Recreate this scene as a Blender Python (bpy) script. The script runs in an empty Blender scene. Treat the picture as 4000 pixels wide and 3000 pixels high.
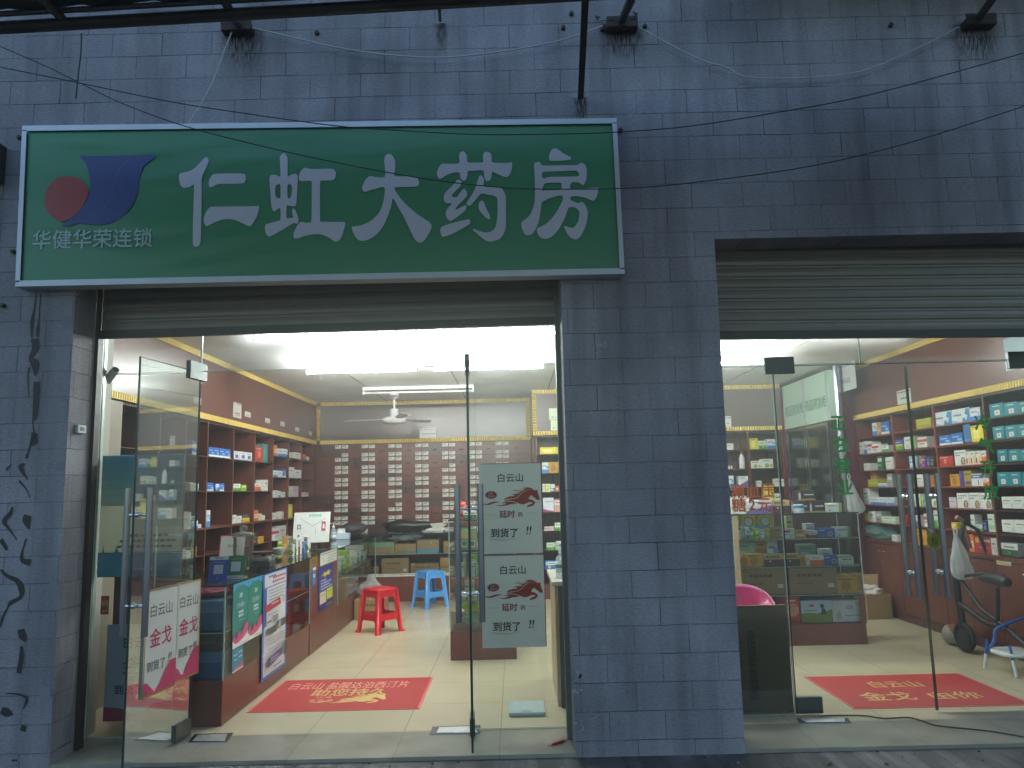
import bpy, bmesh, math, random
from mathutils import Vector, Matrix

# ------------------------------------------------------------------ camera, sky, sun, exposure
sc = bpy.context.scene
COL = sc.collection
R = math.radians
PITCH, ROLL, FPX = R(7.85), R(1.31), 3002.0
CAM = Vector((0.0, -4.55, 1.47))
_fw = Vector((0, math.cos(PITCH), math.sin(PITCH)))
_r0 = Vector((1, 0, 0)); _u0 = _r0.cross(_fw)
_r = math.cos(ROLL) * _r0 - math.sin(ROLL) * _u0
_u = math.sin(ROLL) * _r0 + math.cos(ROLL) * _u0
cam = bpy.data.cameras.new('camera'); cam_o = bpy.data.objects.new('camera', cam); COL.objects.link(cam_o)
cam.sensor_fit = 'HORIZONTAL'; cam.sensor_width = 36.0; cam.lens = 36.0 * FPX / 4000.0
cam.clip_start = 0.05; cam.clip_end = 500.0
m3 = Matrix((_r, _u, -_fw)).transposed()
cam_o.matrix_world = Matrix.Translation(CAM) @ m3.to_4x4()
sc.camera = cam_o

w = bpy.data.worlds.new('World'); sc.world = w; w.use_nodes = True
nt = w.node_tree; bg = nt.nodes['Background']
sky = nt.nodes.new('ShaderNodeTexSky'); sky.sky_type = 'NISHITA'; sky.sun_disc = False
SUN_EL, SUN_ROT = R(9.0), R(25)
sky.sun_elevation = SUN_EL; sky.sun_rotation = SUN_ROT
sky.air_density = 1.0; sky.ozone_density = 2.0; sky.dust_density = 3.0
nt.links.new(sky.outputs[0], bg.inputs[0]); bg.inputs[1].default_value = 0.15
sun = bpy.data.lights.new('sun', 'SUN'); sun.energy = 0.02; sun.angle = R(20); sun.color = (1, .93, .85)
sun_o = bpy.data.objects.new('sun', sun); COL.objects.link(sun_o)
_sd = Vector((math.sin(SUN_ROT) * math.cos(SUN_EL), math.cos(SUN_ROT) * math.cos(SUN_EL), math.sin(SUN_EL)))
sun_o.rotation_euler = (-_sd).to_track_quat('-Z', 'Y').to_euler()
sc.view_settings.view_transform = 'Standard'; sc.view_settings.look = 'None'
sc.view_settings.exposure = 1.8; sc.view_settings.gamma = 1.0
sc.cycles.use_denoising = True
sc.cycles.max_bounces = 10; sc.cycles.transparent_max_bounces = 24; sc.cycles.diffuse_bounces = 4
sc.cycles.glossy_bounces = 4; sc.cycles.transmission_bounces = 6
sc.cycles.caustics_reflective = False; sc.cycles.caustics_refractive = False
sc.cycles.sample_clamp_indirect = 6.0
TUBE = 62.0            # radiance of the fluorescent tubes

# ------------------------------------------------------------------ pixel -> real place helpers (photo pixels, 4000 x 3000)
def _ray(px, py): return _fw * FPX + _r * (px - 2000.0) + _u * (1500.0 - py)
def AY(px, py, y): d = _ray(px, py); return CAM + d * ((y - CAM.y) / d.y)
def AX(px, py, x): d = _ray(px, py); return CAM + d * ((x - CAM.x) / d.x)
def AZ(px, py, z): d = _ray(px, py); return CAM + d * ((z - CAM.z) / d.z)

# ------------------------------------------------------------------ materials
def lin(h):
    if not isinstance(h, str): return tuple(h)
    h = h.lstrip('#'); o = []
    for i in (0, 2, 4):
        c = int(h[i:i + 2], 16) / 255
        o.append(c / 12.92 if c <= .04045 else ((c + .055) / 1.055) ** 2.4)
    return tuple(o)
_mats = {}
def pm(col, rough=.5, metal=0.0, var=.10, scale=9.0, bump=0.0, bscale=60.0, spec=.5, coat=0.0, name=None, trans=0.0):
    key = (col if isinstance(col, str) else tuple(col), rough, metal, var, scale, bump, bscale, spec, coat, trans)
    if key in _mats: return _mats[key]
    m = bpy.data.materials.new(name or 'paint'); m.use_nodes = True; t = m.node_tree
    b = t.nodes['Principled BSDF']; c = lin(col)
    b.inputs['Roughness'].default_value = rough; b.inputs['Metallic'].default_value = metal
    b.inputs['Specular IOR Level'].default_value = spec; b.inputs['Coat Weight'].default_value = coat
    b.inputs['Base Color'].default_value = (*c, 1)
    if var > 0:
        tc = t.nodes.new('ShaderNodeTexCoord'); n = t.nodes.new('ShaderNodeTexNoise')
        n.inputs['Scale'].default_value = scale; n.inputs['Detail'].default_value = 4
        t.links.new(tc.outputs['Object'], n.inputs['Vector'])
        mx = t.nodes.new('ShaderNodeMix'); mx.data_type = 'RGBA'
        mx.inputs[6].default_value = (*[max(0, x * (1 - var)) for x in c], 1)
        mx.inputs[7].default_value = (*[min(1, x * (1 + var)) for x in c], 1)
        t.links.new(n.outputs[0], mx.inputs[0]); t.links.new(mx.outputs[2], b.inputs['Base Color'])
        if bump > 0:
            n2 = t.nodes.new('ShaderNodeTexNoise'); n2.inputs['Scale'].default_value = bscale; n2.inputs['Detail'].default_value = 3
            t.links.new(tc.outputs['Object'], n2.inputs['Vector'])
            bp = t.nodes.new('ShaderNodeBump'); bp.inputs['Strength'].default_value = bump; bp.inputs['Distance'].default_value = .01
            t.links.new(n2.outputs[0], bp.inputs['Height']); t.links.new(bp.outputs[0], b.inputs['Normal'])
    if trans > 0:                       # paper: lets light through
        tr = t.nodes.new('ShaderNodeBsdfTranslucent'); tr.inputs[0].default_value = (*c, 1)
        mix = t.nodes.new('ShaderNodeMixShader'); mix.inputs[0].default_value = trans
        t.links.new(b.outputs[0], mix.inputs[1]); t.links.new(tr.outputs[0], mix.inputs[2])
        t.links.new(mix.outputs[0], t.nodes['Material Output'].inputs[0])
    _mats[key] = m; return m

def new_mat(name):
    m = bpy.data.materials.new(name); m.use_nodes = True
    return m, m.node_tree, m.node_tree.nodes['Principled BSDF']

def tile_wall_mat():
    m, t, b = new_mat('split_stone_tile'); L = t.links.new; N = t.nodes.new
    uv = N('ShaderNodeUVMap')
    br = N('ShaderNodeTexBrick'); br.offset = .5; br.squash = 1
    mp = N('ShaderNodeMapping'); mp.inputs['Location'].default_value = (.12, .0865, 0); L(uv.outputs[0], mp.inputs[0])
    nz0 = N('ShaderNodeTexNoise'); nz0.inputs['Scale'].default_value = 2.3; L(uv.outputs[0], nz0.inputs[0])
    ad = N('ShaderNodeVectorMath'); ad.operation = 'MULTIPLY_ADD'; ad.inputs[1].default_value = (.012, .012, 0)
    L(nz0.outputs['Color'], ad.inputs[0]); L(mp.outputs[0], ad.inputs[2]); L(ad.outputs[0], br.inputs['Vector'])
    br.inputs['Scale'].default_value = 1; br.inputs['Brick Width'].default_value = .316; br.inputs['Row Height'].default_value = .1553
    br.inputs['Mortar Size'].default_value = .0026; br.inputs['Mortar Smooth'].default_value = .35; br.inputs['Bias'].default_value = -.1
    br.inputs['Color1'].default_value = (.345, .330, .374, 1); br.inputs['Color2'].default_value = (.280, .273, .312, 1)
    br.inputs['Mortar'].default_value = (.075, .072, .082, 1)
    big = N('ShaderNodeTexNoise'); big.inputs['Scale'].default_value = 1.1; big.inputs['Detail'].default_value = 6; L(uv.outputs[0], big.inputs[0])
    rp = N('ShaderNodeMapRange'); rp.inputs[1].default_value = .3; rp.inputs[2].default_value = .72; rp.inputs[3].default_value = .62; rp.inputs[4].default_value = 1.18
    L(big.outputs[0], rp.inputs[0])
    fine = N('ShaderNodeTexNoise'); fine.inputs['Scale'].default_value = 1; fine.inputs['Detail'].default_value = 5; fine.inputs['Roughness'].default_value = .65
    mp2 = N('ShaderNodeMapping'); mp2.inputs['Scale'].default_value = (42, 110, 1); L(uv.outputs[0], mp2.inputs[0]); L(mp2.outputs[0], fine.inputs[0])
    rp2 = N('ShaderNodeMapRange'); rp2.inputs[1].default_value = .3; rp2.inputs[2].default_value = .7; rp2.inputs[3].default_value = .78; rp2.inputs[4].default_value = 1.18
    L(fine.outputs[0], rp2.inputs[0])
    mu = N('ShaderNodeMath'); mu.operation = 'MULTIPLY'; L(rp.outputs[0], mu.inputs[0]); L(rp2.outputs[0], mu.inputs[1])
    jn = N('ShaderNodeTexNoise'); jn.inputs['Scale'].default_value = 3.1; jn.inputs['Detail'].default_value = 4; L(uv.outputs[0], jn.inputs[0])
    jr = N('ShaderNodeMapRange'); jr.inputs[1].default_value = .36; jr.inputs[2].default_value = .62; jr.inputs[3].default_value = .0; jr.inputs[4].default_value = .85; L(jn.outputs[0], jr.inputs[0])
    jm = N('ShaderNodeMix'); jm.data_type = 'RGBA'; L(jr.outputs[0], jm.inputs[0]); L(br.outputs['Color'], jm.inputs[6]); jm.inputs[7].default_value = (.292, .283, .322, 1)
    mp3 = N('ShaderNodeMapping'); mp3.inputs['Scale'].default_value = (7, .55, 1); L(uv.outputs[0], mp3.inputs[0])
    sk = N('ShaderNodeTexNoise'); sk.inputs['Scale'].default_value = 1; sk.inputs['Detail'].default_value = 5; L(mp3.outputs[0], sk.inputs[0])
    sr = N('ShaderNodeMapRange'); sr.inputs[1].default_value = .30; sr.inputs[2].default_value = .55; sr.inputs[3].default_value = .70; sr.inputs[4].default_value = 1.04; L(sk.outputs[0], sr.inputs[0])
    mu2 = N('ShaderNodeMath'); mu2.operation = 'MULTIPLY'; L(mu.outputs[0], mu2.inputs[0]); L(sr.outputs[0], mu2.inputs[1]); mu = mu2
    vm = N('ShaderNodeVectorMath'); vm.operation = 'SCALE'; L(jm.outputs[2], vm.inputs[0]); L(mu.outputs[0], vm.inputs['Scale'])
    L(vm.outputs[0], b.inputs['Base Color']); b.inputs['Roughness'].default_value = .75; b.inputs['Specular IOR Level'].default_value = .3
    inv = N('ShaderNodeMath'); inv.operation = 'MULTIPLY'; inv.inputs[1].default_value = -.9; L(br.outputs['Fac'], inv.inputs[0])
    h = N('ShaderNodeMath'); h.operation = 'MULTIPLY_ADD'; h.inputs[1].default_value = .75; L(fine.outputs[0], h.inputs[0]); L(inv.outputs[0], h.inputs[2])
    bp = N('ShaderNodeBump'); bp.inputs['Strength'].default_value = .75; bp.inputs['Distance'].default_value = .008
    L(h.outputs[0], bp.inputs['Height']); L(bp.outputs[0], b.inputs['Normal'])
    return m

def floor_mat(c1=(.56, .49, .34), c2=(.53, .47, .33), lo=.95):
    m, t, b = new_mat('glazed_floor_tile'); L = t.links.new; N = t.nodes.new
    uv = N('ShaderNodeUVMap'); br = N('ShaderNodeTexBrick'); br.offset = 0; br.squash = 1
    mp = N('ShaderNodeMapping'); mp.inputs['Location'].default_value = (.118, .12, 0); L(uv.outputs[0], mp.inputs[0]); L(mp.outputs[0], br.inputs['Vector'])
    br.inputs['Scale'].default_value = 1; br.inputs['Brick Width'].default_value = .6; br.inputs['Row Height'].default_value = .6
    br.inputs['Mortar Size'].default_value = .0022; br.inputs['Mortar Smooth'].default_value = .2
    br.inputs['Color1'].default_value = (*c1, 1); br.inputs['Color2'].default_value = (*c2, 1); br.inputs['Mortar'].default_value = (.25, .21, .14, 1)
    n = N('ShaderNodeTexNoise'); n.inputs['Scale'].default_value = 3; n.inputs['Detail'].default_value = 6; L(uv.outputs[0], n.inputs[0])
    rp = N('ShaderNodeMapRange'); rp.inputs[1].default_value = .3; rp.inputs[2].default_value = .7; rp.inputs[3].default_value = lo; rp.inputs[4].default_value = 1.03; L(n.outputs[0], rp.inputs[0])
    vm = N('ShaderNodeVectorMath'); vm.operation = 'SCALE'; L(br.outputs['Color'], vm.inputs[0]); L(rp.outputs[0], vm.inputs['Scale'])
    L(vm.outputs[0], b.inputs['Base Color'])
    rr = N('ShaderNodeMapRange'); rr.inputs[3].default_value = .20; rr.inputs[4].default_value = .27; L(n.outputs[0], rr.inputs[0]); L(rr.outputs[0], b.inputs['Roughness'])
    return m

def ground_mat():
    m, t, b = new_mat('street_concrete'); L = t.links.new; N = t.nodes.new
    tc = N('ShaderNodeTexCoord'); n = N('ShaderNodeTexNoise'); n.inputs['Scale'].default_value = 2.2; n.inputs['Detail'].default_value = 9; n.inputs['Roughness'].default_value = .7
    L(tc.outputs['Object'], n.inputs[0]); cr = N('ShaderNodeValToRGB'); L(n.outputs[0], cr.inputs[0])
    cr.color_ramp.elements[0].position = .3; cr.color_ramp.elements[0].color = (.05, .05, .052, 1)
    cr.color_ramp.elements[1].position = .75; cr.color_ramp.elements[1].color = (.21, .20, .195, 1)
    mp = N('ShaderNodeMapping'); mp.inputs['Rotation'].default_value = (0, 0, .6); mp.inputs['Scale'].default_value = (14, 1.2, 1); L(tc.outputs['Object'], mp.inputs[0])
    s = N('ShaderNodeTexNoise'); s.inputs['Scale'].default_value = 1; s.inputs['Detail'].default_value = 3; L(mp.outputs[0], s.inputs[0])
    rp = N('ShaderNodeMapRange'); rp.inputs[1].default_value = .4; rp.inputs[2].default_value = .62; rp.inputs[3].default_value = .5; rp.inputs[4].default_value = 1.1; L(s.outputs[0], rp.inputs[0])
    vm = N('ShaderNodeVectorMath'); vm.operation = 'SCALE'; L(cr.outputs[0], vm.inputs[0]); L(rp.outputs[0], vm.inputs['Scale'])
    L(vm.outputs[0], b.inputs['Base Color']); b.inputs['Roughness'].default_value = .85
    bp = N('ShaderNodeBump'); bp.inputs['Strength'].default_value = .5; bp.inputs['Distance'].default_value = .01; L(n.outputs[0], bp.inputs['Height']); L(bp.outputs[0], b.inputs['Normal'])
    return m

def wood_mat(c0, c1, rough=.32, name='mahogany_veneer'):
    m, t, b = new_mat(name); L = t.links.new; N = t.nodes.new
    tc = N('ShaderNodeTexCoord'); mp = N('ShaderNodeMapping'); mp.inputs['Scale'].default_value = (9, 9, .9); L(tc.outputs['Object'], mp.inputs[0])
    n = N('ShaderNodeTexNoise'); n.inputs['Scale'].default_value = 2.2; n.inputs['Detail'].default_value = 7; n.inputs['Distortion'].default_value = .6; L(mp.outputs[0], n.inputs[0])
    mx = N('ShaderNodeMix'); mx.data_type = 'RGBA'; mx.inputs[6].default_value = (*c0, 1); mx.inputs[7].default_value = (*c1, 1)
    L(n.outputs[0], mx.inputs[0]); L(mx.outputs[2], b.inputs['Base Color'])
    rr = N('ShaderNodeMapRange'); rr.inputs[3].default_value = rough - .08; rr.inputs[4].default_value = rough + .12; L(n.outputs[0], rr.inputs[0]); L(rr.outputs[0], b.inputs['Roughness'])
    return m

def glass_mat(name, tint=(.90, .95, .93), dust=.03, bloom=.0, refl=1.0):
    m = bpy.data.materials.new(name); m.use_nodes = True; t = m.node_tree; t.nodes.clear(); L = t.links.new; N = t.nodes.new
    out = N('ShaderNodeOutputMaterial'); tr = N('ShaderNodeBsdfTransparent'); tr.inputs[0].default_value = (*tint, 1)
    gl = N('ShaderNodeBsdfGlossy'); gl.inputs['Roughness'].default_value = .015; gl.inputs[0].default_value = (.95, 1, .98, 1)
    fr = N('ShaderNodeFresnel'); fr.inputs[0].default_value = 1.45
    fm = N('ShaderNodeMath'); fm.operation = 'MULTIPLY'; fm.inputs[1].default_value = refl; L(fr.outputs[0], fm.inputs[0])
    m1 = N('ShaderNodeMixShader'); L(fm.outputs[0], m1.inputs[0]); L(tr.outputs[0], m1.inputs[1]); L(gl.outputs[0], m1.inputs[2])
    cur = m1
    if dust > 0:
        tc = N('ShaderNodeTexCoord'); nz = N('ShaderNodeTexNoise'); nz.inputs['Scale'].default_value = 1.6; nz.inputs['Detail'].default_value = 6; L(tc.outputs['Object'], nz.inputs[0])
        rp = N('ShaderNodeMapRange'); rp.inputs[1].default_value = .35; rp.inputs[2].default_value = .75; rp.inputs[3].default_value = dust * .3; rp.inputs[4].default_value = dust * 1.7; L(nz.outputs[0], rp.inputs[0])
        df = N('ShaderNodeBsdfTranslucent'); df.inputs[0].default_value = (.75, .8, .8, 1)
        d2 = N('ShaderNodeBsdfDiffuse'); d2.inputs[0].default_value = (.6, .65, .65, 1); ms = N('ShaderNodeMixShader'); ms.inputs[0].default_value = .35
        L(df.outputs[0], ms.inputs[1]); L(d2.outputs[0], ms.inputs[2])
        m2 = N('ShaderNodeMixShader'); L(rp.outputs[0], m2.inputs[0]); L(cur.outputs[0], m2.inputs[1]); L(ms.outputs[0], m2.inputs[2]); cur = m2
    if bloom > 0:
        g = N('ShaderNodeBsdfRefraction'); g.inputs['Roughness'].default_value = .55; g.inputs['IOR'].default_value = 1.25
        m4 = N('ShaderNodeMixShader'); m4.inputs[0].default_value = bloom; L(cur.outputs[0], m4.inputs[1]); L(g.outputs[0], m4.inputs[2]); cur = m4
    L(cur.outputs[0], out.inputs[0]); return m

def emit_mat(name, col, s):
    m = bpy.data.materials.new(name); m.use_nodes = True; t = m.node_tree; t.nodes.clear()
    o = t.nodes.new('ShaderNodeOutputMaterial'); e = t.nodes.new('ShaderNodeEmission'); e.inputs[0].default_value = (*col, 1); e.inputs[1].default_value = s
    t.links.new(e.outputs[0], o.inputs[0]); return m

def film_mat(name, col, fac=.5, rough=.18):
    m = bpy.data.materials.new(name); m.use_nodes = True; t = m.node_tree; b = t.nodes['Principled BSDF']; L = t.links.new
    b.inputs['Base Color'].default_value = (*lin(col), 1); b.inputs['Roughness'].default_value = rough
    tr = t.nodes.new('ShaderNodeBsdfTransparent'); mx = t.nodes.new('ShaderNodeMixShader'); mx.inputs[0].default_value = fac
    tl = t.nodes.new('ShaderNodeBsdfTranslucent'); tl.inputs[0].default_value = (*lin(col), 1); m2 = t.nodes.new('ShaderNodeMixShader'); m2.inputs[0].default_value = .45
    nz = t.nodes.new('ShaderNodeTexNoise'); nz.inputs['Scale'].default_value = 25; bp = t.nodes.new('ShaderNodeBump'); bp.inputs['Strength'].default_value = .5; bp.inputs['Distance'].default_value = .01
    tc = t.nodes.new('ShaderNodeTexCoord'); L(tc.outputs['Object'], nz.inputs[0]); L(nz.outputs[0], bp.inputs['Height']); L(bp.outputs[0], b.inputs['Normal'])
    L(b.outputs[0], m2.inputs[1]); L(tl.outputs[0], m2.inputs[2]); L(tr.outputs[0], mx.inputs[1]); L(m2.outputs[0], mx.inputs[2]); L(mx.outputs[0], t.nodes['Material Output'].inputs[0]); return m

M_TILE = tile_wall_mat(); M_FLOOR = floor_mat(); M_GROUND = ground_mat()
M_WOOD = wood_mat((.092, .027, .018), (.160, .048, .032))
M_WOODD = wood_mat((.055, .022, .017), (.095, .038, .028), .28)
M_RED = wood_mat((.20, .045, .035), (.30, .07, .055), .35, 'red_veneer')
M_OAK = wood_mat((.42, .30, .17), (.52, .39, .24), .45, 'pale_wood')
M_GLASS = glass_mat('shop_glass', dust=.030)
M_TRANSOM = glass_mat('dusty_transom_glass', dust=.05, bloom=.07)
M_DOOR = glass_mat('smeared_door_glass', (.87, .94, .91), dust=.12, refl=.5)
M_CASE = glass_mat('display_glass', (.93, .97, .95), dust=.010, refl=.8)
M_EDGE = pm((.012, .045, .034), .15, name='glass_edge')
M_EDGEL = pm((.35, .52, .46), .2, name='glass_edge_lit')
M_STEEL = pm((.36, .38, .42), .22, 1.0, name='brushed_steel')
M_CHROME = pm((.75, .76, .78), .10, 1.0, name='chrome')
M_ALU = pm((.50, .53, .57), .42, .35, name='aluminium_frame')
M_DARK = pm((.022, .020, .020), .45, name='dark_metal')
M_RUST = pm((.040, .030, .026), .8, var=.5, scale=30, name='rusty_steel')
M_WHITE = pm((.72, .72, .70), .5, name='white_paint')
M_GOLD = pm((.62, .44, .10), .34, .25, name='gold_trim')
M_CEIL = pm((.74, .75, .73), .55, var=.14, scale=2.5, name='ceiling_panel')
M_TUBE = emit_mat('tube_glow', (.93, 1.0, .97), TUBE * .62); M_TUBE2 = emit_mat('tube_glow_inner', (.95, 1.0, .96), TUBE * 1.5)
M_BAGW = film_mat('white_film', '#e8ecec', .72)
M_BAGC = film_mat('clear_film', '#dfe6e4', .38, .1)
INK = '#1d2220'

# ------------------------------------------------------------------ mesh builder
def crom(pts, n=3, closed=True):
    out = []; k = len(pts); g = (lambda i: pts[i % k]) if closed else (lambda i: pts[max(0, min(k - 1, i))])
    for i in range(k if closed else k - 1):
        p0, p1, p2, p3 = (Vector(g(i - 1)), Vector(g(i)), Vector(g(i + 1)), Vector(g(i + 2)))
        for j in range(n):
            t = j / n
            out.append(.5 * ((2 * p1) + (p2 - p0) * t + (2 * p0 - 5 * p1 + 4 * p2 - p3) * t * t + (3 * p1 - p0 - 3 * p2 + p3) * t ** 3))
    if not closed: out.append(Vector(pts[-1]))
    return out
_fills = {}
def fill2d(loops, key=None):
    """triangles of a flat outline with holes"""
    c = bpy.data.curves.new('tmp', 'CURVE'); c.dimensions = '2D'; c.fill_mode = 'BOTH'
    for lp in loops:
        s = c.splines.new('POLY'); s.points.add(len(lp) - 1)
        for i, p in enumerate(lp): s.points[i].co = (p[0], p[1], 0, 1)
        s.use_cyclic_u = True
    o = bpy.data.objects.new('tmp', c); COL.objects.link(o); bpy.context.view_layer.update()
    me = bpy.data.meshes.new_from_object(o.evaluated_get(bpy.context.evaluated_depsgraph_get()))
    vs = [(v.co.x, v.co.y) for v in me.vertices]; fs = [tuple(p.vertices) for p in me.polygons]
    bpy.data.objects.remove(o); bpy.data.curves.remove(c); bpy.data.meshes.remove(me)
    return vs, fs
_text = {}
def text2d(s, bold=0.0):
    k = (s, bold)
    if k in _text: return _text[k]
    c = bpy.data.curves.new('tmp', 'FONT'); c.body = s; c.resolution_u = 2; c.offset = bold
    o = bpy.data.objects.new('tmp', c); COL.objects.link(o); bpy.context.view_layer.update()
    me = bpy.data.meshes.new_from_object(o.evaluated_get(bpy.context.evaluated_depsgraph_get()))
    vs = [(v.co.x, v.co.y) for v in me.vertices]; fs = [tuple(p.vertices) for p in me.polygons]
    bpy.data.objects.remove(o); bpy.data.curves.remove(c); bpy.data.meshes.remove(me)
    if vs:
        x0, x1 = min(v[0] for v in vs), max(v[0] for v in vs); y0, y1 = min(v[1] for v in vs), max(v[1] for v in vs)
        vs = [(x - (x0 + x1) / 2, y - (y0 + y1) / 2) for x, y in vs]; dim = (x1 - x0, y1 - y0)
    else: dim = (1, 1)
    _text[k] = (vs, fs, dim); return _text[k]

class B:
    def __init__(s): s.v = []; s.f = []; s.m = []; s.sm = []; s.mats = []
    def mi(s, mat):
        if mat not in s.mats: s.mats.append(mat)
        return s.mats.index(mat)
    def add(s, vs, fs, mat, smooth=False):
        k = len(s.v); s.v += [tuple(v) for v in vs]; i = s.mi(mat)
        for f in fs: s.f.append(tuple(a + k for a in f)); s.m.append(i); s.sm.append(smooth)
    def box(s, x0, x1, y0, y1, z0, z1, mat, bev=0.0):
        s.obox(Vector((x0, y0, z0)), Vector((1, 0, 0)), Vector((0, 1, 0)), Vector((0, 0, 1)), x1 - x0, y1 - y0, z1 - z0, mat, bev)
    def obox(s, O, U, V, W, a, b, c, mat, bev=0.0):
        P = [O + U * (a * i) + V * (b * j) + W * (c * k) for k in (0, 1) for j in (0, 1) for i in (0, 1)]
        F = [(0, 2, 3, 1), (4, 5, 7, 6), (0, 1, 5, 4), (2, 6, 7, 3), (0, 4, 6, 2), (1, 3, 7, 5)]
        if U.cross(V).dot(W) * a * b * c < 0: F = [f[::-1] for f in F]
        if bev <= 0: s.add(P, F, mat); return
        bm = bmesh.new(); vv = [bm.verts.new(p) for p in P]
        for f in F: bm.faces.new([vv[i] for i in f])
        bmesh.ops.bevel(bm, geom=list(bm.edges), offset=bev, segments=2, affect='EDGES', profile=.5)
        bm.verts.index_update()
        s.add([v.co.copy() for v in bm.verts], [tuple(v.index for v in f.verts) for f in bm.faces], mat); bm.free()
    def quad(s, a, b, c, d, mat): s.add([a, b, c, d], [(0, 1, 2, 3)], mat)
    def tube(s, pts, r, mat, n=8, caps=True, closed=False):
        pts = [Vector(p) for p in pts]; k = len(pts); rs = r if isinstance(r, (list, tuple)) else [r] * k
        rings = []; prev = None
        for i, p in enumerate(pts):
            if closed: d = pts[(i + 1) % k] - pts[i - 1]
            else: d = pts[min(k - 1, i + 1)] - pts[max(0, i - 1)]
            d.normalize()
            if prev is None: a = d.orthogonal().normalized()
            else:
                a = prev - d * prev.dot(d)
                a = a.normalized() if a.length > 1e-6 else d.orthogonal().normalized()
            prev = a; b = d.cross(a)
            rings.append([p + (a * math.cos(6.28319 * j / n) + b * math.sin(6.28319 * j / n)) * rs[i] for j in range(n)])
        vs = [v for g in rings for v in g]; fs = []
        for i in range(k if closed else k - 1):
            i2 = (i + 1) % k
            for j in range(n): fs.append((i * n + j, i * n + (j + 1) % n, i2 * n + (j + 1) % n, i2 * n + j))
        s.add(vs, fs, mat, True)
        if caps and not closed:
            s.add(rings[0], [tuple(range(n))[::-1]], mat); s.add(rings[-1], [tuple(range(n))], mat)
    def lathe(s, prof, O, mat, n=20, axis=None, smooth=True):
        O = Vector(O); W = (axis or Vector((0, 0, 1))).normalized(); U = W.orthogonal().normalized(); V = W.cross(U)
        vs = []; fs = []; k = len(prof)
        for r, z in prof:
            for j in range(n): vs.append(O + W * z + (U * math.cos(6.28319 * j / n) + V * math.sin(6.28319 * j / n)) * max(r, 1e-5))
        for i in range(k - 1):
            for j in range(n): fs.append((i * n + j, i * n + (j + 1) % n, (i + 1) * n + (j + 1) % n, (i + 1) * n + j))
        s.add(vs, fs, mat, smooth)
        s.add(vs[:n], [tuple(range(n))[::-1]], mat); s.add(vs[-n:], [tuple(range(n))], mat)
    def flat(s, tri, O, U, V, mat, sx=1.0, sy=1.0, shear=0.0):
        vs, fs = tri[0], tri[1]
        s.add([O + U * (x * sx + y * shear) + V * (y * sy) for x, y in vs], fs, mat)
    def text(s, st, O, U, V, size, mat, bold=.0, maxw=None, shear=0.0):
        thick = bold > .007                 # heavier strokes: shifted copies, each a hair above the last
        vs, fs, d = text2d(st, 0.0 if thick else bold); sx = sy = size
        if maxw and d[0] * sx > maxw: sx = maxw / d[0]
        N = U.cross(V).normalized(); q = bold * size * 1.15
        for i, (a, c) in enumerate(((0, 0), (q, 0), (-q, 0), (0, q), (0, -q)) if thick else ((0, 0),)):
            s.flat((vs, fs), O + U * a + V * c + N * (.00006 * i), U, V, mat, sx, sy, shear)
    def build(s, name, parent=None, loc=None, fix=False):
        me = bpy.data.meshes.new(name)
        if parent is not None:
            org = Vector(parent['_o'])
        elif loc is not None: org = Vector(loc)
        else:
            xs = [v[0] for v in s.v]; ys = [v[1] for v in s.v]; zs = [v[2] for v in s.v]
            org = Vector(((min(xs) + max(xs)) / 2, (min(ys) + max(ys)) / 2, min(zs)))
        me.from_pydata([Vector(v) - org for v in s.v], [], s.f)
        for m in s.mats: me.materials.append(m)
        me.polygons.foreach_set('material_index', s.m); me.polygons.foreach_set('use_smooth', s.sm)
        uvl = me.uv_layers.new(name='UVMap')
        for p in me.polygons:
            n = p.normal; ax = max(range(3), key=lambda i: abs(n[i]))
            for li in p.loop_indices:
                c = me.vertices[me.loops[li].vertex_index].co + org
                uvl.data[li].uv = (c.y, c.z) if ax == 0 else ((c.x, c.z) if ax == 1 else (c.x, c.y))
        me.validate(); me.update()
        o = bpy.data.objects.new(name, me); COL.objects.link(o)
        if parent is not None: o.parent = parent
        else: o.location = org
        o['_o'] = tuple(org); return o

def thing(name, label, cat, loc, group=None):
    o = bpy.data.objects.new(name, None); COL.objects.link(o); o.location = loc; o.empty_display_size = .05
    o['_o'] = tuple(loc); o['label'] = label; o['category'] = cat
    if group: o['group'] = group
    return o
def tag(o, label, cat, group=None):
    o['label'] = label; o['category'] = cat
    if group: o['group'] = group
    return o
def struct(o): o['kind'] = 'structure'; return o
V3 = Vector
XP, YP, ZP = V3((1, 0, 0)), V3((0, 1, 0)), V3((0, 0, 1))
rng = random.Random(7)

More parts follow.
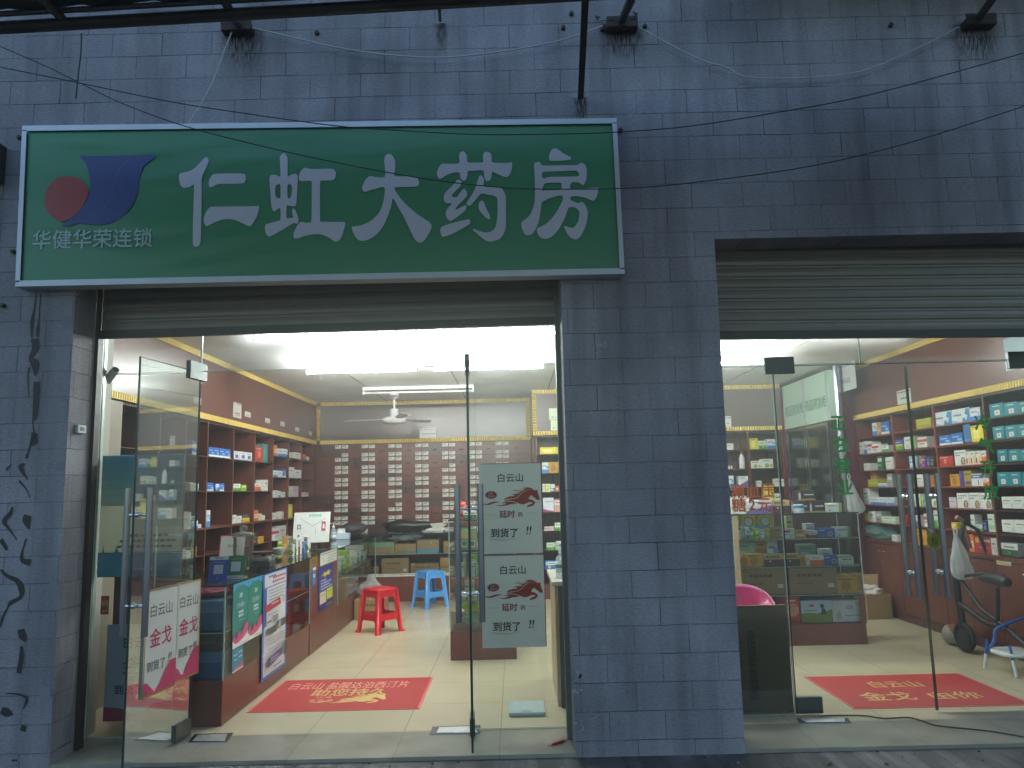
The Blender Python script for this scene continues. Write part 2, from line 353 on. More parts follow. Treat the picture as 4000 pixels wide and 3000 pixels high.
def sheet(name, label, cat, O, U, Vv, W, H, base, draws, thick=.0012, group=None, parent=None, trans=.0, rough=.45, step=.0007, wav=0.0):
    """a flat printed sheet: O bottom-left, U right, Vv up; draws in fractions of the sheet"""
    b = B(); U = U.normalized(); Vv = Vv.normalized(); N = U.cross(Vv).normalized()
    bm_ = pm(base, rough, var=.05, trans=trans) if not isinstance(base, bpy.types.Material) else base
    b.obox(O - N * thick, U, Vv, N, W, H, thick, bm_)
    paint(b, O, U, Vv, N, W, H, draws, step, trans)
    o = b.build(name, parent)
    if parent is None: tag(o, label, cat, group)
    elif label: o['label'] = label
    return o
def paint(b, O, U, Vv, N, W, H, draws, step=.0007, trans=0.0):
    for i, d in enumerate(draws):
        P = O + N * (step * (i + 1) if step > 0 else 0); k = d[0]
        c = d[-1] if k != 't' else d[5]
        mt = pm(c, .45, var=.05, trans=trans)
        if k == 'r':
            u0, u1, v0, v1 = d[1:5]
            b.quad(P + U * (W * u0) + Vv * (H * v0), P + U * (W * u1) + Vv * (H * v0), P + U * (W * u1) + Vv * (H * v1), P + U * (W * u0) + Vv * (H * v1), mt)
        elif k == 'c':
            u, v, r = d[1:4]; q = P + U * (W * u) + Vv * (H * v)
            b.add([q + (U * math.cos(6.2832 * j / 20) + Vv * math.sin(6.2832 * j / 20)) * (r * H) for j in range(20)], [tuple(range(20))], mt)
        elif k == 'l':
            b.flat(fill2d([d[1]] if not isinstance(d[1][0][0], (list, tuple)) else d[1]), P, U * W, Vv * H, mt)
        elif k == 't':      # ('t', text, u, v, size/H, col, bold, maxw/W)
            b.text(d[1], P + U * (W * d[2]) + Vv * (H * d[3]), U, Vv, H * d[4], mt, d[6] if len(d) > 6 else 0, W * d[7] if len(d) > 7 else None, d[8] * H if len(d) > 8 else 0)
        elif k == 'w':      # run of small print: u0,u1,v,h,n,col
            u0, u1, v, h, n = d[1:6]; st = (u1 - u0) / n
            for j in range(n):
                a = u0 + st * j + st * .12; e = u0 + st * (j + 1) - st * .12; hh = h * rng.uniform(.75, 1.0)
                b.quad(P + U * (W * a) + Vv * (H * (v - hh / 2)), P + U * (W * e) + Vv * (H * (v - hh / 2)), P + U * (W * e) + Vv * (H * (v + hh / 2)), P + U * (W * a) + Vv * (H * (v + hh / 2)), mt)

# ------------------------------------------------------------------ setting: street, shop floor
b = B(); b.box(-40, 40, -40, .30, -.6, -.022, M_GROUND); struct(b.build('street'))
b = B(); b.box(-3.7, 5.2, 0.466, 7.6, -.5, 0, M_FLOOR); struct(b.build('floor'))
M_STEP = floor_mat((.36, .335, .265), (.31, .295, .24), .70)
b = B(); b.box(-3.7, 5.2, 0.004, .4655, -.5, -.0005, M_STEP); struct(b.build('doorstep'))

# ------------------------------------------------------------------ the building
bld = thing('shop_building', 'two-bay pharmacy building clad in grey split stone tiles', 'building', (0, 0, 0))
LX, RX, BY, NY = -2.98, 4.10, 7.07, 6.12      # left wall face, right wall face, back wall, nearer wall
NX0, NX1 = .27, 3.75
CEIL = 2.85
P0, P1, P2 = -2.644, .3105, 1.26              # edges of the piers
LINT = 2.965
b = B()
b.box(-7.5, P0, 0, .24, -.3, LINT, M_TILE); b.box(P1, P2, 0, .24, -.3, LINT, M_TILE)
b.box(4.6, 9, 0, .24, -.3, LINT, M_TILE); b.box(-7.5, 9, 0, .24, LINT + .0005, 6.5, M_TILE)
b.build('front_wall', bld)
b = B(); b.box(-3.69, 5.0, .31, 7.49, CEIL, CEIL + .1, M_CEIL)
for x in (-1.9, -.7, .5, 1.7, 2.9): b.box(x - .006, x + .006, .7, 7.0, CEIL - .006, CEIL - .0005, pm('#8d908c', .6))
b.build('ceiling', bld)
# interior walls: upper panels
M_UP = wood_mat((.125, .046, .036), (.175, .072, .056), .30, 'wall_veneer')
b = B(); b.box(-3.6, LX, .62, BY, 2.27, CEIL - .001, M_UP); b.box(-3.7, -3.4, .26, 7.5, -.1, CEIL - .001, M_UP)
b.box(-3.6, -2.72, .30, .62, 0, CEIL - .001, pm('#b6b2a8', .6, var=.2, scale=5)); b.box(-3.39, -2.985, .6205, 1.295, 0, 2.205, pm('#958878', .5, var=.25, scale=4)); b.build('left_wall', bld)
M_UPB = pm((.175, .135, .122), .26, var=.08, scale=2, name='veneer_painted_sheen')  # upper veneer greyed and lightened: ceiling reflection and haze painted into its colour
b = B(); b.box(-3.4, NX0, BY + .06, BY + .2, 0, CEIL - .001, M_UP); b.box(LX + .001, NX0, BY - .02, BY + .06, 2.24, CEIL - .001, M_UPB); b.build('back_wall', bld)
b = B(); b.box(NX0, NX1, NY, NY + .4, 2.25, CEIL - .001, M_UPB); b.box(NX0, NX0 + .03, NY + .4, BY + .06, 0, CEIL - .001, M_UP)
b.box(NX0 + .03, RX + .6, NY + .4, NY + .5, 0, CEIL - .001, M_UP); b.build('partition_wall', bld)
b = B(); b.box(RX, RX + .5, .3, 4.68, 2.25, CEIL - .001, M_UP); b.box(RX + .38, RX + .5, .3, 6.5, 0, 2.25, M_UP)
b.build('right_wall', bld)
M_PURP = pm('#7c2c4c', .4, name='plum_panel')
b = B(); b.box(3.93, RX + .4, 4.682, 4.72, 0, CEIL - .002, M_PURP); b.build('plum_end_panel', bld)
b = B(); b.box(3.752, 3.80, 6.06, NY + .39, 0, 2.5, M_PURP); b.build('plum_corner_panel', bld)
# ribbed gold trims
def trim(O, U, N, Wd, length, mat=M_GOLD, h=.055, pitch=.035, rad=.012):
    n = max(2, int(length / pitch)); st = length / n
    Nn = N
    b = B(); sec = 6
    for i in range(n):
        o = O + U * (st * i)
        pts = [(st * .04, .001)] + [(st * (.5 - .46 * math.cos(math.pi * j / sec)), .004 + rad * math.sin(math.pi * j / sec)) for j in range(sec + 1)] + [(st * .96, .001)]
        vs = [o + U * a + Nn * c for a, c in pts] + [o + U * a + Nn * c + Wd * h for a, c in pts]
        k = len(pts); b.add(vs, [(j, j + 1, k + j + 1, k + j) for j in range(k - 1)], mat, True)
        b.add(vs[:k], [tuple(range(k))[::-1]], mat); b.add(vs[k:], [tuple(range(k))], mat)
    b.obox(O, U, Wd, Nn, length, h, .003, pm('#6d5312', .6))
    return b
for (O, U, N, Wd, ln) in [
    ((LX, .63, 2.215), YP, XP, ZP, BY - .65), ((LX, .63, 2.795), YP, XP, ZP, BY - .65),
    ((LX + .06, BY - .02, 2.215), XP, -YP, ZP, NX0 - LX - .07), ((LX + .06, BY - .02, 2.795), XP, -YP, ZP, NX0 - LX - .07),
    ((LX + .012, BY - .02, 2.275), ZP, -YP, XP, .51), ((NX0 - .065, BY - .02, 2.275), ZP, -YP, XP, .51),
    ((NX0 + .002, NY, 2.215), XP, -YP, ZP, NX1 - NX0 - .01), ((NX0 + .002, NY, 2.795), XP, -YP, ZP, NX1 - NX0 - .01),
    ((NX0 + .004, NY, 2.275), ZP, -YP, XP, .51),
    ((RX, 4.675, 2.205), -YP, -XP, ZP, 4.0), ((RX, 4.675, 2.795), -YP, -XP, ZP, 4.0)]:
    trim(V3(O), U, N, Wd, ln).build('gold_trim', bld)
# steel pipe column
b = B(); b.tube([(3.86, 4.52, 0), (3.86, 4.52, CEIL - .001)], .048, M_STEEL, 20); b.build('pipe_column', bld)

# roller shutters, half lowered behind the lintel
M_SHUT = pm('#7d776b', .42, .35, var=.12, name='shutter_slat')
def shutter(x0, x1, z0L, z0R, y, label):
    b = B(); z1 = LINT + .25; n = 15; prof = []
    ph = .072
    k = int((z1 - z0L) / ph)
    for i in range(k + 1):
        z = z0L + .045 + i * ph
        prof += [(y + .012, z), (y + .006, z + ph * .12), (y + .003, z + ph * .42), (y + .006, z + ph * .74), (y + .012, z + ph * .86)]
    for i in range(len(prof) - 1):
        (ya, za), (yb, zb) = prof[i], prof[i + 1]; dz = z0R - z0L
        b.quad(V3((x0, ya, za)), V3((x1, ya, za + dz)), V3((x1, yb, zb + dz)), V3((x0, yb, zb)), M_SHUT)
    b.add([V3(p) for p in ((x0, y - .008, z0L), (x1, y - .008, z0R), (x1, y - .008, z0R + .05), (x0, y - .008, z0L + .05), (x0, y + .03, z0L), (x1, y + .03, z0R), (x1, y + .03, z0R + .05), (x0, y + .03, z0L + .05))],
          [(0, 1, 2, 3), (5, 4, 7, 6), (4, 5, 1, 0), (3, 2, 6, 7)], pm('#3d3e3a', .5, .3))
    o = b.build('roller_shutter', bld); o['label'] = label
shutter(P0 + .025, P1 - .001, 2.487, 2.512, .262, 'shutter over the left doorway, below the green sign')
shutter(P2 + .001, 4.6, 2.392, 2.345, .262, 'shutter over the right doorway')
b = B(); b.box(P0, P0 + .024, .241, .305, 0, 2.9, pm('#241d18', .5)); b.build('shutter_track', bld)
b = B(); b.box(P1 - .03, P1, .241, .30, 0, 2.9, pm('#5f645e', .5)); b.build('shutter_track', bld)

# black brush marks and pale discs on the left pier
Z4 = (0, 1000, .45208); Z5 = (0, 1700, .45208); Z6 = (0, 2250, .45208)
def zp(T, x, y): return (T[0] + x * T[2], T[1] + y * T[2])
STROKES = [
 (Z4, [(315, 310, 8), (295, 460, 14), (275, 580, 28), (275, 710, 10)]), (Z4, [(350, 320, 8), (335, 560, 12), (325, 640, 34), (322, 700, 12)]),
 (Z4, [(300, 715, 70), (305, 800, 60), (265, 880, 34), (300, 930, 75), (305, 1035, 8)]), (Z4, [(255, 960, 14), (240, 1040, 10), (248, 1220, 6)]),
 (Z4, [(315, 1085, 50), (315, 1150, 54), (310, 1260, 50), (300, 1390, 40), (282, 1430, 10), (295, 1550, 18), (295, 1600, 60), (260, 1640, 15)]),
 (Z5, [(300, -20, 60), (265, 80, 20), (240, 150, 14), (228, 200, 26)]), (Z5, [(55, 300, 20), (95, 250, 5)]), (Z5, [(210, 250, 20), (180, 280, 44), (240, 390, 5)]),
 (Z5, [(165, 395, 22), (230, 470, 10), (255, 540, 8)]), (Z5, [(110, 620, 16), (85, 680, 34), (35, 745, 40), (70, 800, 22), (145, 905, 6)]),
 (Z5, [(240, 690, 60), (230, 740, 70), (250, 810, 14)]), (Z5, [(5, 900, 40), (60, 990, 30)]), (Z5, [(225, 895, 18), (205, 960, 12), (185, 1040, 25), (200, 1085, 42), (265, 1100, 60)]),
 (Z5, [(5, 1160, 20), (60, 1215, 30), (150, 1260, 46), (185, 1330, 55), (175, 1400, 30), (90, 1450, 36), (65, 1490, 14), (20, 1580, 20), (5, 1659, 10)]),
 (Z6, [(180, 460, 54), (195, 520, 66), (220, 570, 8)]), (Z6, [(185, 605, 20), (185, 700, 40), (160, 840, 42)]), (Z6, [(50, 1015, 10), (150, 1020, 16), (225, 1050, 25), (225, 1090, 22), (200, 1150, 6)]),
 (Z6, [(10, 1160, 60), (60, 1180, 76), (110, 1195, 10)]), (Z6, [(210, 1290, 40), (195, 1340, 50)]), (Z6, [(125, 1585, 50), (125, 1600, 50)])]
mk = pm((.012, .013, .016), .6)
for T, st in STROKES:
    b = B(); pts = crom([(x, y, wd) for x, y, wd in st], 5, False); lv = []; rv = []
    for i, p in enumerate(pts):
        a = pts[max(0, i - 1)]; c = pts[min(len(pts) - 1, i + 1)]; d = V3((c.x - a.x, c.y - a.y)); d.normalize(); n = V3((-d.y, d.x)) * (max(p.z, 5) / 2)
        lv.append(AY(*zp(T, p.x + n.x, p.y + n.y), -.004)); rv.append(AY(*zp(T, p.x - n.x, p.y - n.y), -.004))
    k = len(pts); b.add(lv + rv, [(i, k + i, k + i + 1, i + 1) for i in range(k - 1)], mk); b.build('paint_mark', bld)
for px, py, r in [(262, 1257, .036), (256, 1556, .022), (236, 1821, .028), (208, 2285, .026), (178, 2706, .033), (2530, 1895, .022)]:
    p = AY(px, py, -.003); b = B()
    b.add([p + V3((math.cos(j * .3142) * r * rng.uniform(.9, 1.05), 0, math.sin(j * .3142) * r)) for j in range(20)], [tuple(range(20))], pm((.20, .21, .25), .7)); b.build('glue_residue', bld)

for px, py, wpx, hpx in ((2258, 2700, 40, 20), (2322, 2803, 36, 18), (2252, 2825, 26, 14), (2276, 2845, 16, 16), (2355, 1345, 40, 18), (2270, 2640, 30, 50)):
    p = AY(px, py, -.003); b = B()
    for k in range(5):
        q = p + V3((rng.uniform(-1, 1) * wpx / 1500, 0, rng.uniform(-1, 1) * hpx / 1500)); n_ = 9
        b.add([q + V3((math.cos(j * .698) * rng.uniform(.2, 1) * wpx / 2600, 0, math.sin(j * .698) * rng.uniform(.2, 1) * hpx / 2200)) for j in range(n_)], [tuple(range(n_))], pm((.34, .35, .38), .8))
    b.build('scuff', bld)
def stain_mat():
    m = bpy.data.materials.new('rust_stain'); m.use_nodes = True; t = m.node_tree; N = t.nodes.new; L = t.links.new; b_ = t.nodes['Principled BSDF']; b_.inputs['Base Color'].default_value = (.030, .024, .020, 1); b_.inputs['Roughness'].default_value = .9
    tr = N('ShaderNodeBsdfTransparent'); mx = N('ShaderNodeMixShader'); g = N('ShaderNodeTexCoord'); sp = N('ShaderNodeSeparateXYZ'); L(g.outputs['Generated'], sp.inputs[0])
    def ramp(a, b0, b1):
        r = N('ShaderNodeMapRange'); r.interpolation_type = 'SMOOTHSTEP'; r.inputs[1].default_value = b0; r.inputs[2].default_value = b1; L(a, r.inputs[0]); return r.outputs[0]
    def mul(a, b1):
        q = N('ShaderNodeMath'); q.operation = 'MULTIPLY'; L(a, q.inputs[0]); L(b1, q.inputs[1]); return q.outputs[0]
    mp = N('ShaderNodeMapping'); mp.inputs['Scale'].default_value = (22, 1, 3); L(g.outputs['Object'], mp.inputs[0]); nz = N('ShaderNodeTexNoise'); nz.inputs['Detail'].default_value = 5; L(mp.outputs[0], nz.inputs[0])
    f = mul(mul(ramp(sp.outputs[0], 0, .4), ramp(sp.outputs[0], 1, .6)), mul(ramp(sp.outputs[2], 0, .9), ramp(nz.outputs[0], .3, .7)))
    L(f, mx.inputs[0]); L(tr.outputs[0], mx.inputs[1]); L(b_.outputs[0], mx.inputs[2]); L(mx.outputs[0], t.nodes['Material Output'].inputs[0]); return m
M_STAIN = stain_mat()
for px, py, w_, h_ in ((945, 118, .34, .34), (2430, 108, .36, .30), (2268, 385, .12, .30), (3810, 100, .40, .34), (1724, 96, .10, .26), (1290, 1070, .0, .0)):
    if w_ <= 0: continue
    p = AY(px, py, -.002); b = B(); b.quad(p + V3((-w_ / 2, 0, -h_)), p + V3((w_ / 2, 0, -h_)), p + V3((w_ / 2, 0, .01)), p + V3((-w_ / 2, 0, .01)), M_STAIN); b.v = [(v[0], v[1] + (0.0002 if i % 2 else 0), v[2]) for i, v in enumerate(b.v)]; b.build('stain', bld)

# ------------------------------------------------------------------ storefront glazing
def pane(b, x0, x1, z0, z1, y, t=.010, edge=M_EDGEL):
    b.quad(V3((x0, y, z0)), V3((x1, y, z0)), V3((x1, y, z1)), V3((x0, y, z1)), M_TRANSOM if z0 > 2 else M_GLASS)
    b.box(x0, x0 + .0035, y - .001, y + t, z0, z1, edge); b.box(x1 - .0035, x1, y - .001, y + t, z0, z1, edge)
    b.box(x0, x1, y - .001, y + t, z1 - .003, z1, edge); b.box(x0, x1, y - .001, y + t, z0, z0 + .003, edge)
LG, RG = .465, .62
DZ = 2.285; DZR = 2.265
hL, hR = -2.055, -.294
def glazing(rects, y, label):
    for r in rects:
        b = B(); pane(b, *r, y); o = b.build('glass_pane', bld); o['label'] = label
glazing([(-2.70, hL - .004, .005, DZ), (hR + .004, P1 - .002, .005, DZ), (-2.70, hL, DZ + .006, 2.86), (hL + .002, P1 - .002, DZ + .006, 2.86)], LG, 'clear pane of the left shopfront')
rD = [AY(3017, 1435, RG).x, AY(3560, 1700, RG).x, 3.52]
glazing([(P2 + .002, rD[0] - .004, .005, DZR), (P2 + .002, rD[1] - .3, DZR + .006, 2.86), (rD[1] - .298, 4.6, DZR + .006, 2.86), (rD[2] + .004, 4.6, .005, DZR)], RG, 'clear pane of the right shopfront')
b = B(); b.box(-2.735, -2.70, LG - .03, LG + .04, 0, 2.86, pm('#c9cfcd', .3, .3)); b.box(-2.80, -2.737, LG + .05, LG + .10, 0, 2.86, M_WHITE); b.build('side_frame', bld)

def bar_handle(b, p, off, zlo, zhi, mat=M_STEEL):
    """pair of pull bars either side of the leaf at p (x,y), off = offset vector"""
    for sgn in (-1, 1):
        q = V3((p[0], p[1], 0)) + off * (.068 * sgn)
        b.tube([q + ZP * zlo, q + ZP * zhi], .0185, mat, 16)
    for z in (zlo + (zhi - zlo) * .2, zlo + (zhi - zlo) * .815):
        b.tube([V3((p[0], p[1], z)) - off * .07, V3((p[0], p[1], z)) + off * .07], .010, M_CHROME, 10)
        b.lathe([(.019, -.012), (.019, .012)], V3((p[0], p[1], z)), M_CHROME, 12, off)
def leaf(h, e, ztop, label, zb=.012, hz=(1.02, 1.52), inset=.06, slide=None):
    """glass leaf from hinge point h to free edge e"""
    h = V3((*h, 0)); e = V3((*e, 0)); U = (e - h); L = U.length; U.normalize(); N = U.cross(ZP)
    b = B(); b.quad(h + ZP * zb, e + ZP * zb, e + ZP * ztop, h + ZP * ztop, M_DOOR if h.y < .5 else M_GLASS)
    for (a, wd) in ((0, .004), (L - .004, .004)):
        b.obox(h + U * a + ZP * zb - N * .006, U, N, ZP, wd, .012, ztop - zb, M_EDGE if wd else M_EDGEL)
    b.obox(h + ZP * (ztop - .003) - N * .006, U, N, ZP, L, .012, .003, M_EDGE)
    d = b.build('glass_door', bld); d['label'] = label
    bh = B(); q = e - U * inset; bar_handle(bh, (q.x, q.y), N, *hz); bh.build('handle', d)
    bp = B(); bp.obox(h - U * .055 + ZP * (ztop - .055) - N * .016, U, N, ZP, .20, .032, .115, pm('#39403f', .28, .7), .002); bp.build('top_patch', d)
    bq = B(); bq.obox(h + U * .002 + ZP * .012 - N * .016, U, N, ZP, .165, .032, .10, pm('#4a4f4e', .35, .7), .002); bq.build('bottom_patch', d)
    return d
fe = AZ(548, 1392, DZ); fr_ = AZ(1823, 1384, DZ)
leaf((hL, LG), (fe.x, fe.y), DZ, 'open glass door leaf at the left, pushed out towards the street', hz=(AY(560, 2495, -.2).z, AY(560, 1905, -.2).z), inset=.045)
leaf((hR, LG), (fr_.x, fr_.y), DZ, 'open glass door leaf seen edge-on beside the horse posters', hz=(AY(1820, 2462, -.2).z, AY(1820, 1888, -.2).z), inset=.05)
zt, zb_ = AY(3520, 1853, RG).z, AY(3570, 2335, RG).z
leaf((rD[0], RG), (rD[1] - .003, RG), DZR, 'closed left leaf of the right doorway', hz=(zb_, zt), inset=.075)
leaf((rD[2], RG), (rD[1] + .003, RG), DZR, 'closed right leaf of the right doorway', hz=(zb_, zt), inset=.105)
# the two patches visible at the open doors' transom and floor springs
for (p0, p1, p2, p3, lab) in [((735, 2903), (885, 2902), (912, 2866), (760, 2872), 'worn steel floor spring plate under the open left door'),
                              ((1678, 2872), (1876, 2868), (1877, 2836), (1690, 2842), 'worn steel floor spring plate in the middle of the doorway'),
                              ((3125, 2829), (3326, 2827), (3312, 2809), (3113, 2810), 'floor spring plate under the right shopfront door')]:
    q = [AZ(*p, 0) for p in (p0, p1, p2, p3)]; b = B()
    top = [v + ZP * .006 for v in q]; b.add(q + top, [(4, 5, 6, 7), (0, 1, 5, 4), (1, 2, 6, 5), (2, 3, 7, 6), (3, 0, 4, 7)], M_STEEL)
    c = sum((v for v in top), V3()) / 4
    b.add([c + (v - c) * rng.uniform(.7, .9) + ZP * .002 for v in top], [(0, 1, 2, 3)], pm('#b9bcbc', .35, .6, var=.4, scale=60, bump=.6))
    tag(b.build('floor_spring'), lab, 'door hardware')
b = B(); b.box(-7.5, 9, .241, 7.8, 3.25, 3.4, pm('#555555', .8)); b.build('light_block_slab', bld)  # unseen slab added to keep sky light out above the ceiling

# ------------------------------------------------------------------ shop sign
SY = -.10
sA, sB, sC, sD = AY(88, 492, SY), AY(2408, 462, SY), AY(2440, 1070, SY), AY(60, 1120, SY)
sg = thing('shop_sign', 'large green pharmacy sign with white characters and aluminium frame over the left doorway', 'sign', ((sA.x + sB.x) / 2, SY, sD.z))
M_SIGN = pm((.042, .235, .108), .34, var=.10, scale=1.3, name='sign_vinyl')
def bil(u, v): return (sD * (1 - u) + sC * u) * (1 - v) + (sA * (1 - u) + sB * u) * v
b = B(); nu, nv = 90, 34; vs = []
def wrinkle(u, v):
    w_ = .006 * math.exp(-((v - .93 + .10 * u) / .05) ** 2) * math.sin(u * 9 + 1) + .004 * math.sin(v * 26 + 5 * math.sin(u * 5)) * math.exp(-((u - .12) / .14) ** 2)
    w_ += .0035 * math.sin((v * 2.2 - u * 1.4) * 17) * math.exp(-((u - .30) / .12) ** 2) + .0012 * math.sin(v * 60 + 3 * math.sin(u * 14)) + .005 * math.exp(-((v - .96) / .02) ** 2) * math.sin(u * 31)
    return w_ * min(1, v * 12, (1 - v) * 12 + .25, u * 20, (1 - u) * 20)
for j in range(nv + 1):
    for i in range(nu + 1):
        u, v = i / nu, j / nv; p = bil(.008 + .984 * u, .03 + .94 * v); p.y = SY + .0125 - .55 * wrinkle(u, v); vs.append(p)
b.add(vs, [(j * (nu + 1) + i, j * (nu + 1) + i + 1, (j + 1) * (nu + 1) + i + 1, (j + 1) * (nu + 1) + i) for j in range(nv) for i in range(nu)], M_SIGN, True)
b.build('sign_face', sg)
for a, c, wd in ((sA, sB, .034), (sD, sC, .036), (sD, sA, .028), (sC, sB, .028)):
    b = B(); U = (c - a); L = U.length; U.normalize(); W = ZP if abs(U.x) > .5 else XP
    inw = -1 if (a is sA) else 1
    if abs(U.x) < .5: inw = 1 if a is sD else -1
    off = 0 if abs(U.x) > .5 else wd
    b.obox(a + U * off, U, W * inw, -YP, L - 2 * off, wd, .004, M_ALU); b.obox(a + YP * .0 + U * off, U, W * inw, YP, L - 2 * off, .004, .095, M_ALU)
    b.build('frame', sg)
b = B(); q0, q1, q2, q3 = [p + YP * .06 for p in (sD, sC, sB, sA)]; b.quad(q0, q1, q2, q3, M_ALU); b.build('back_panel', sg)
SA = (650, 550, .31646); SB = (1300, 540, .31646); SC = (1700, 540, .31646); SD = (100, 550, .27125)
def trace(T, loops, n=3):
    o = []
    for lp in loops: o.append([(p.x, p.z) for p in (AY(*zp(T, x, y), SY) for x, y in [tuple(q) for q in crom(lp, n)])])
    return o
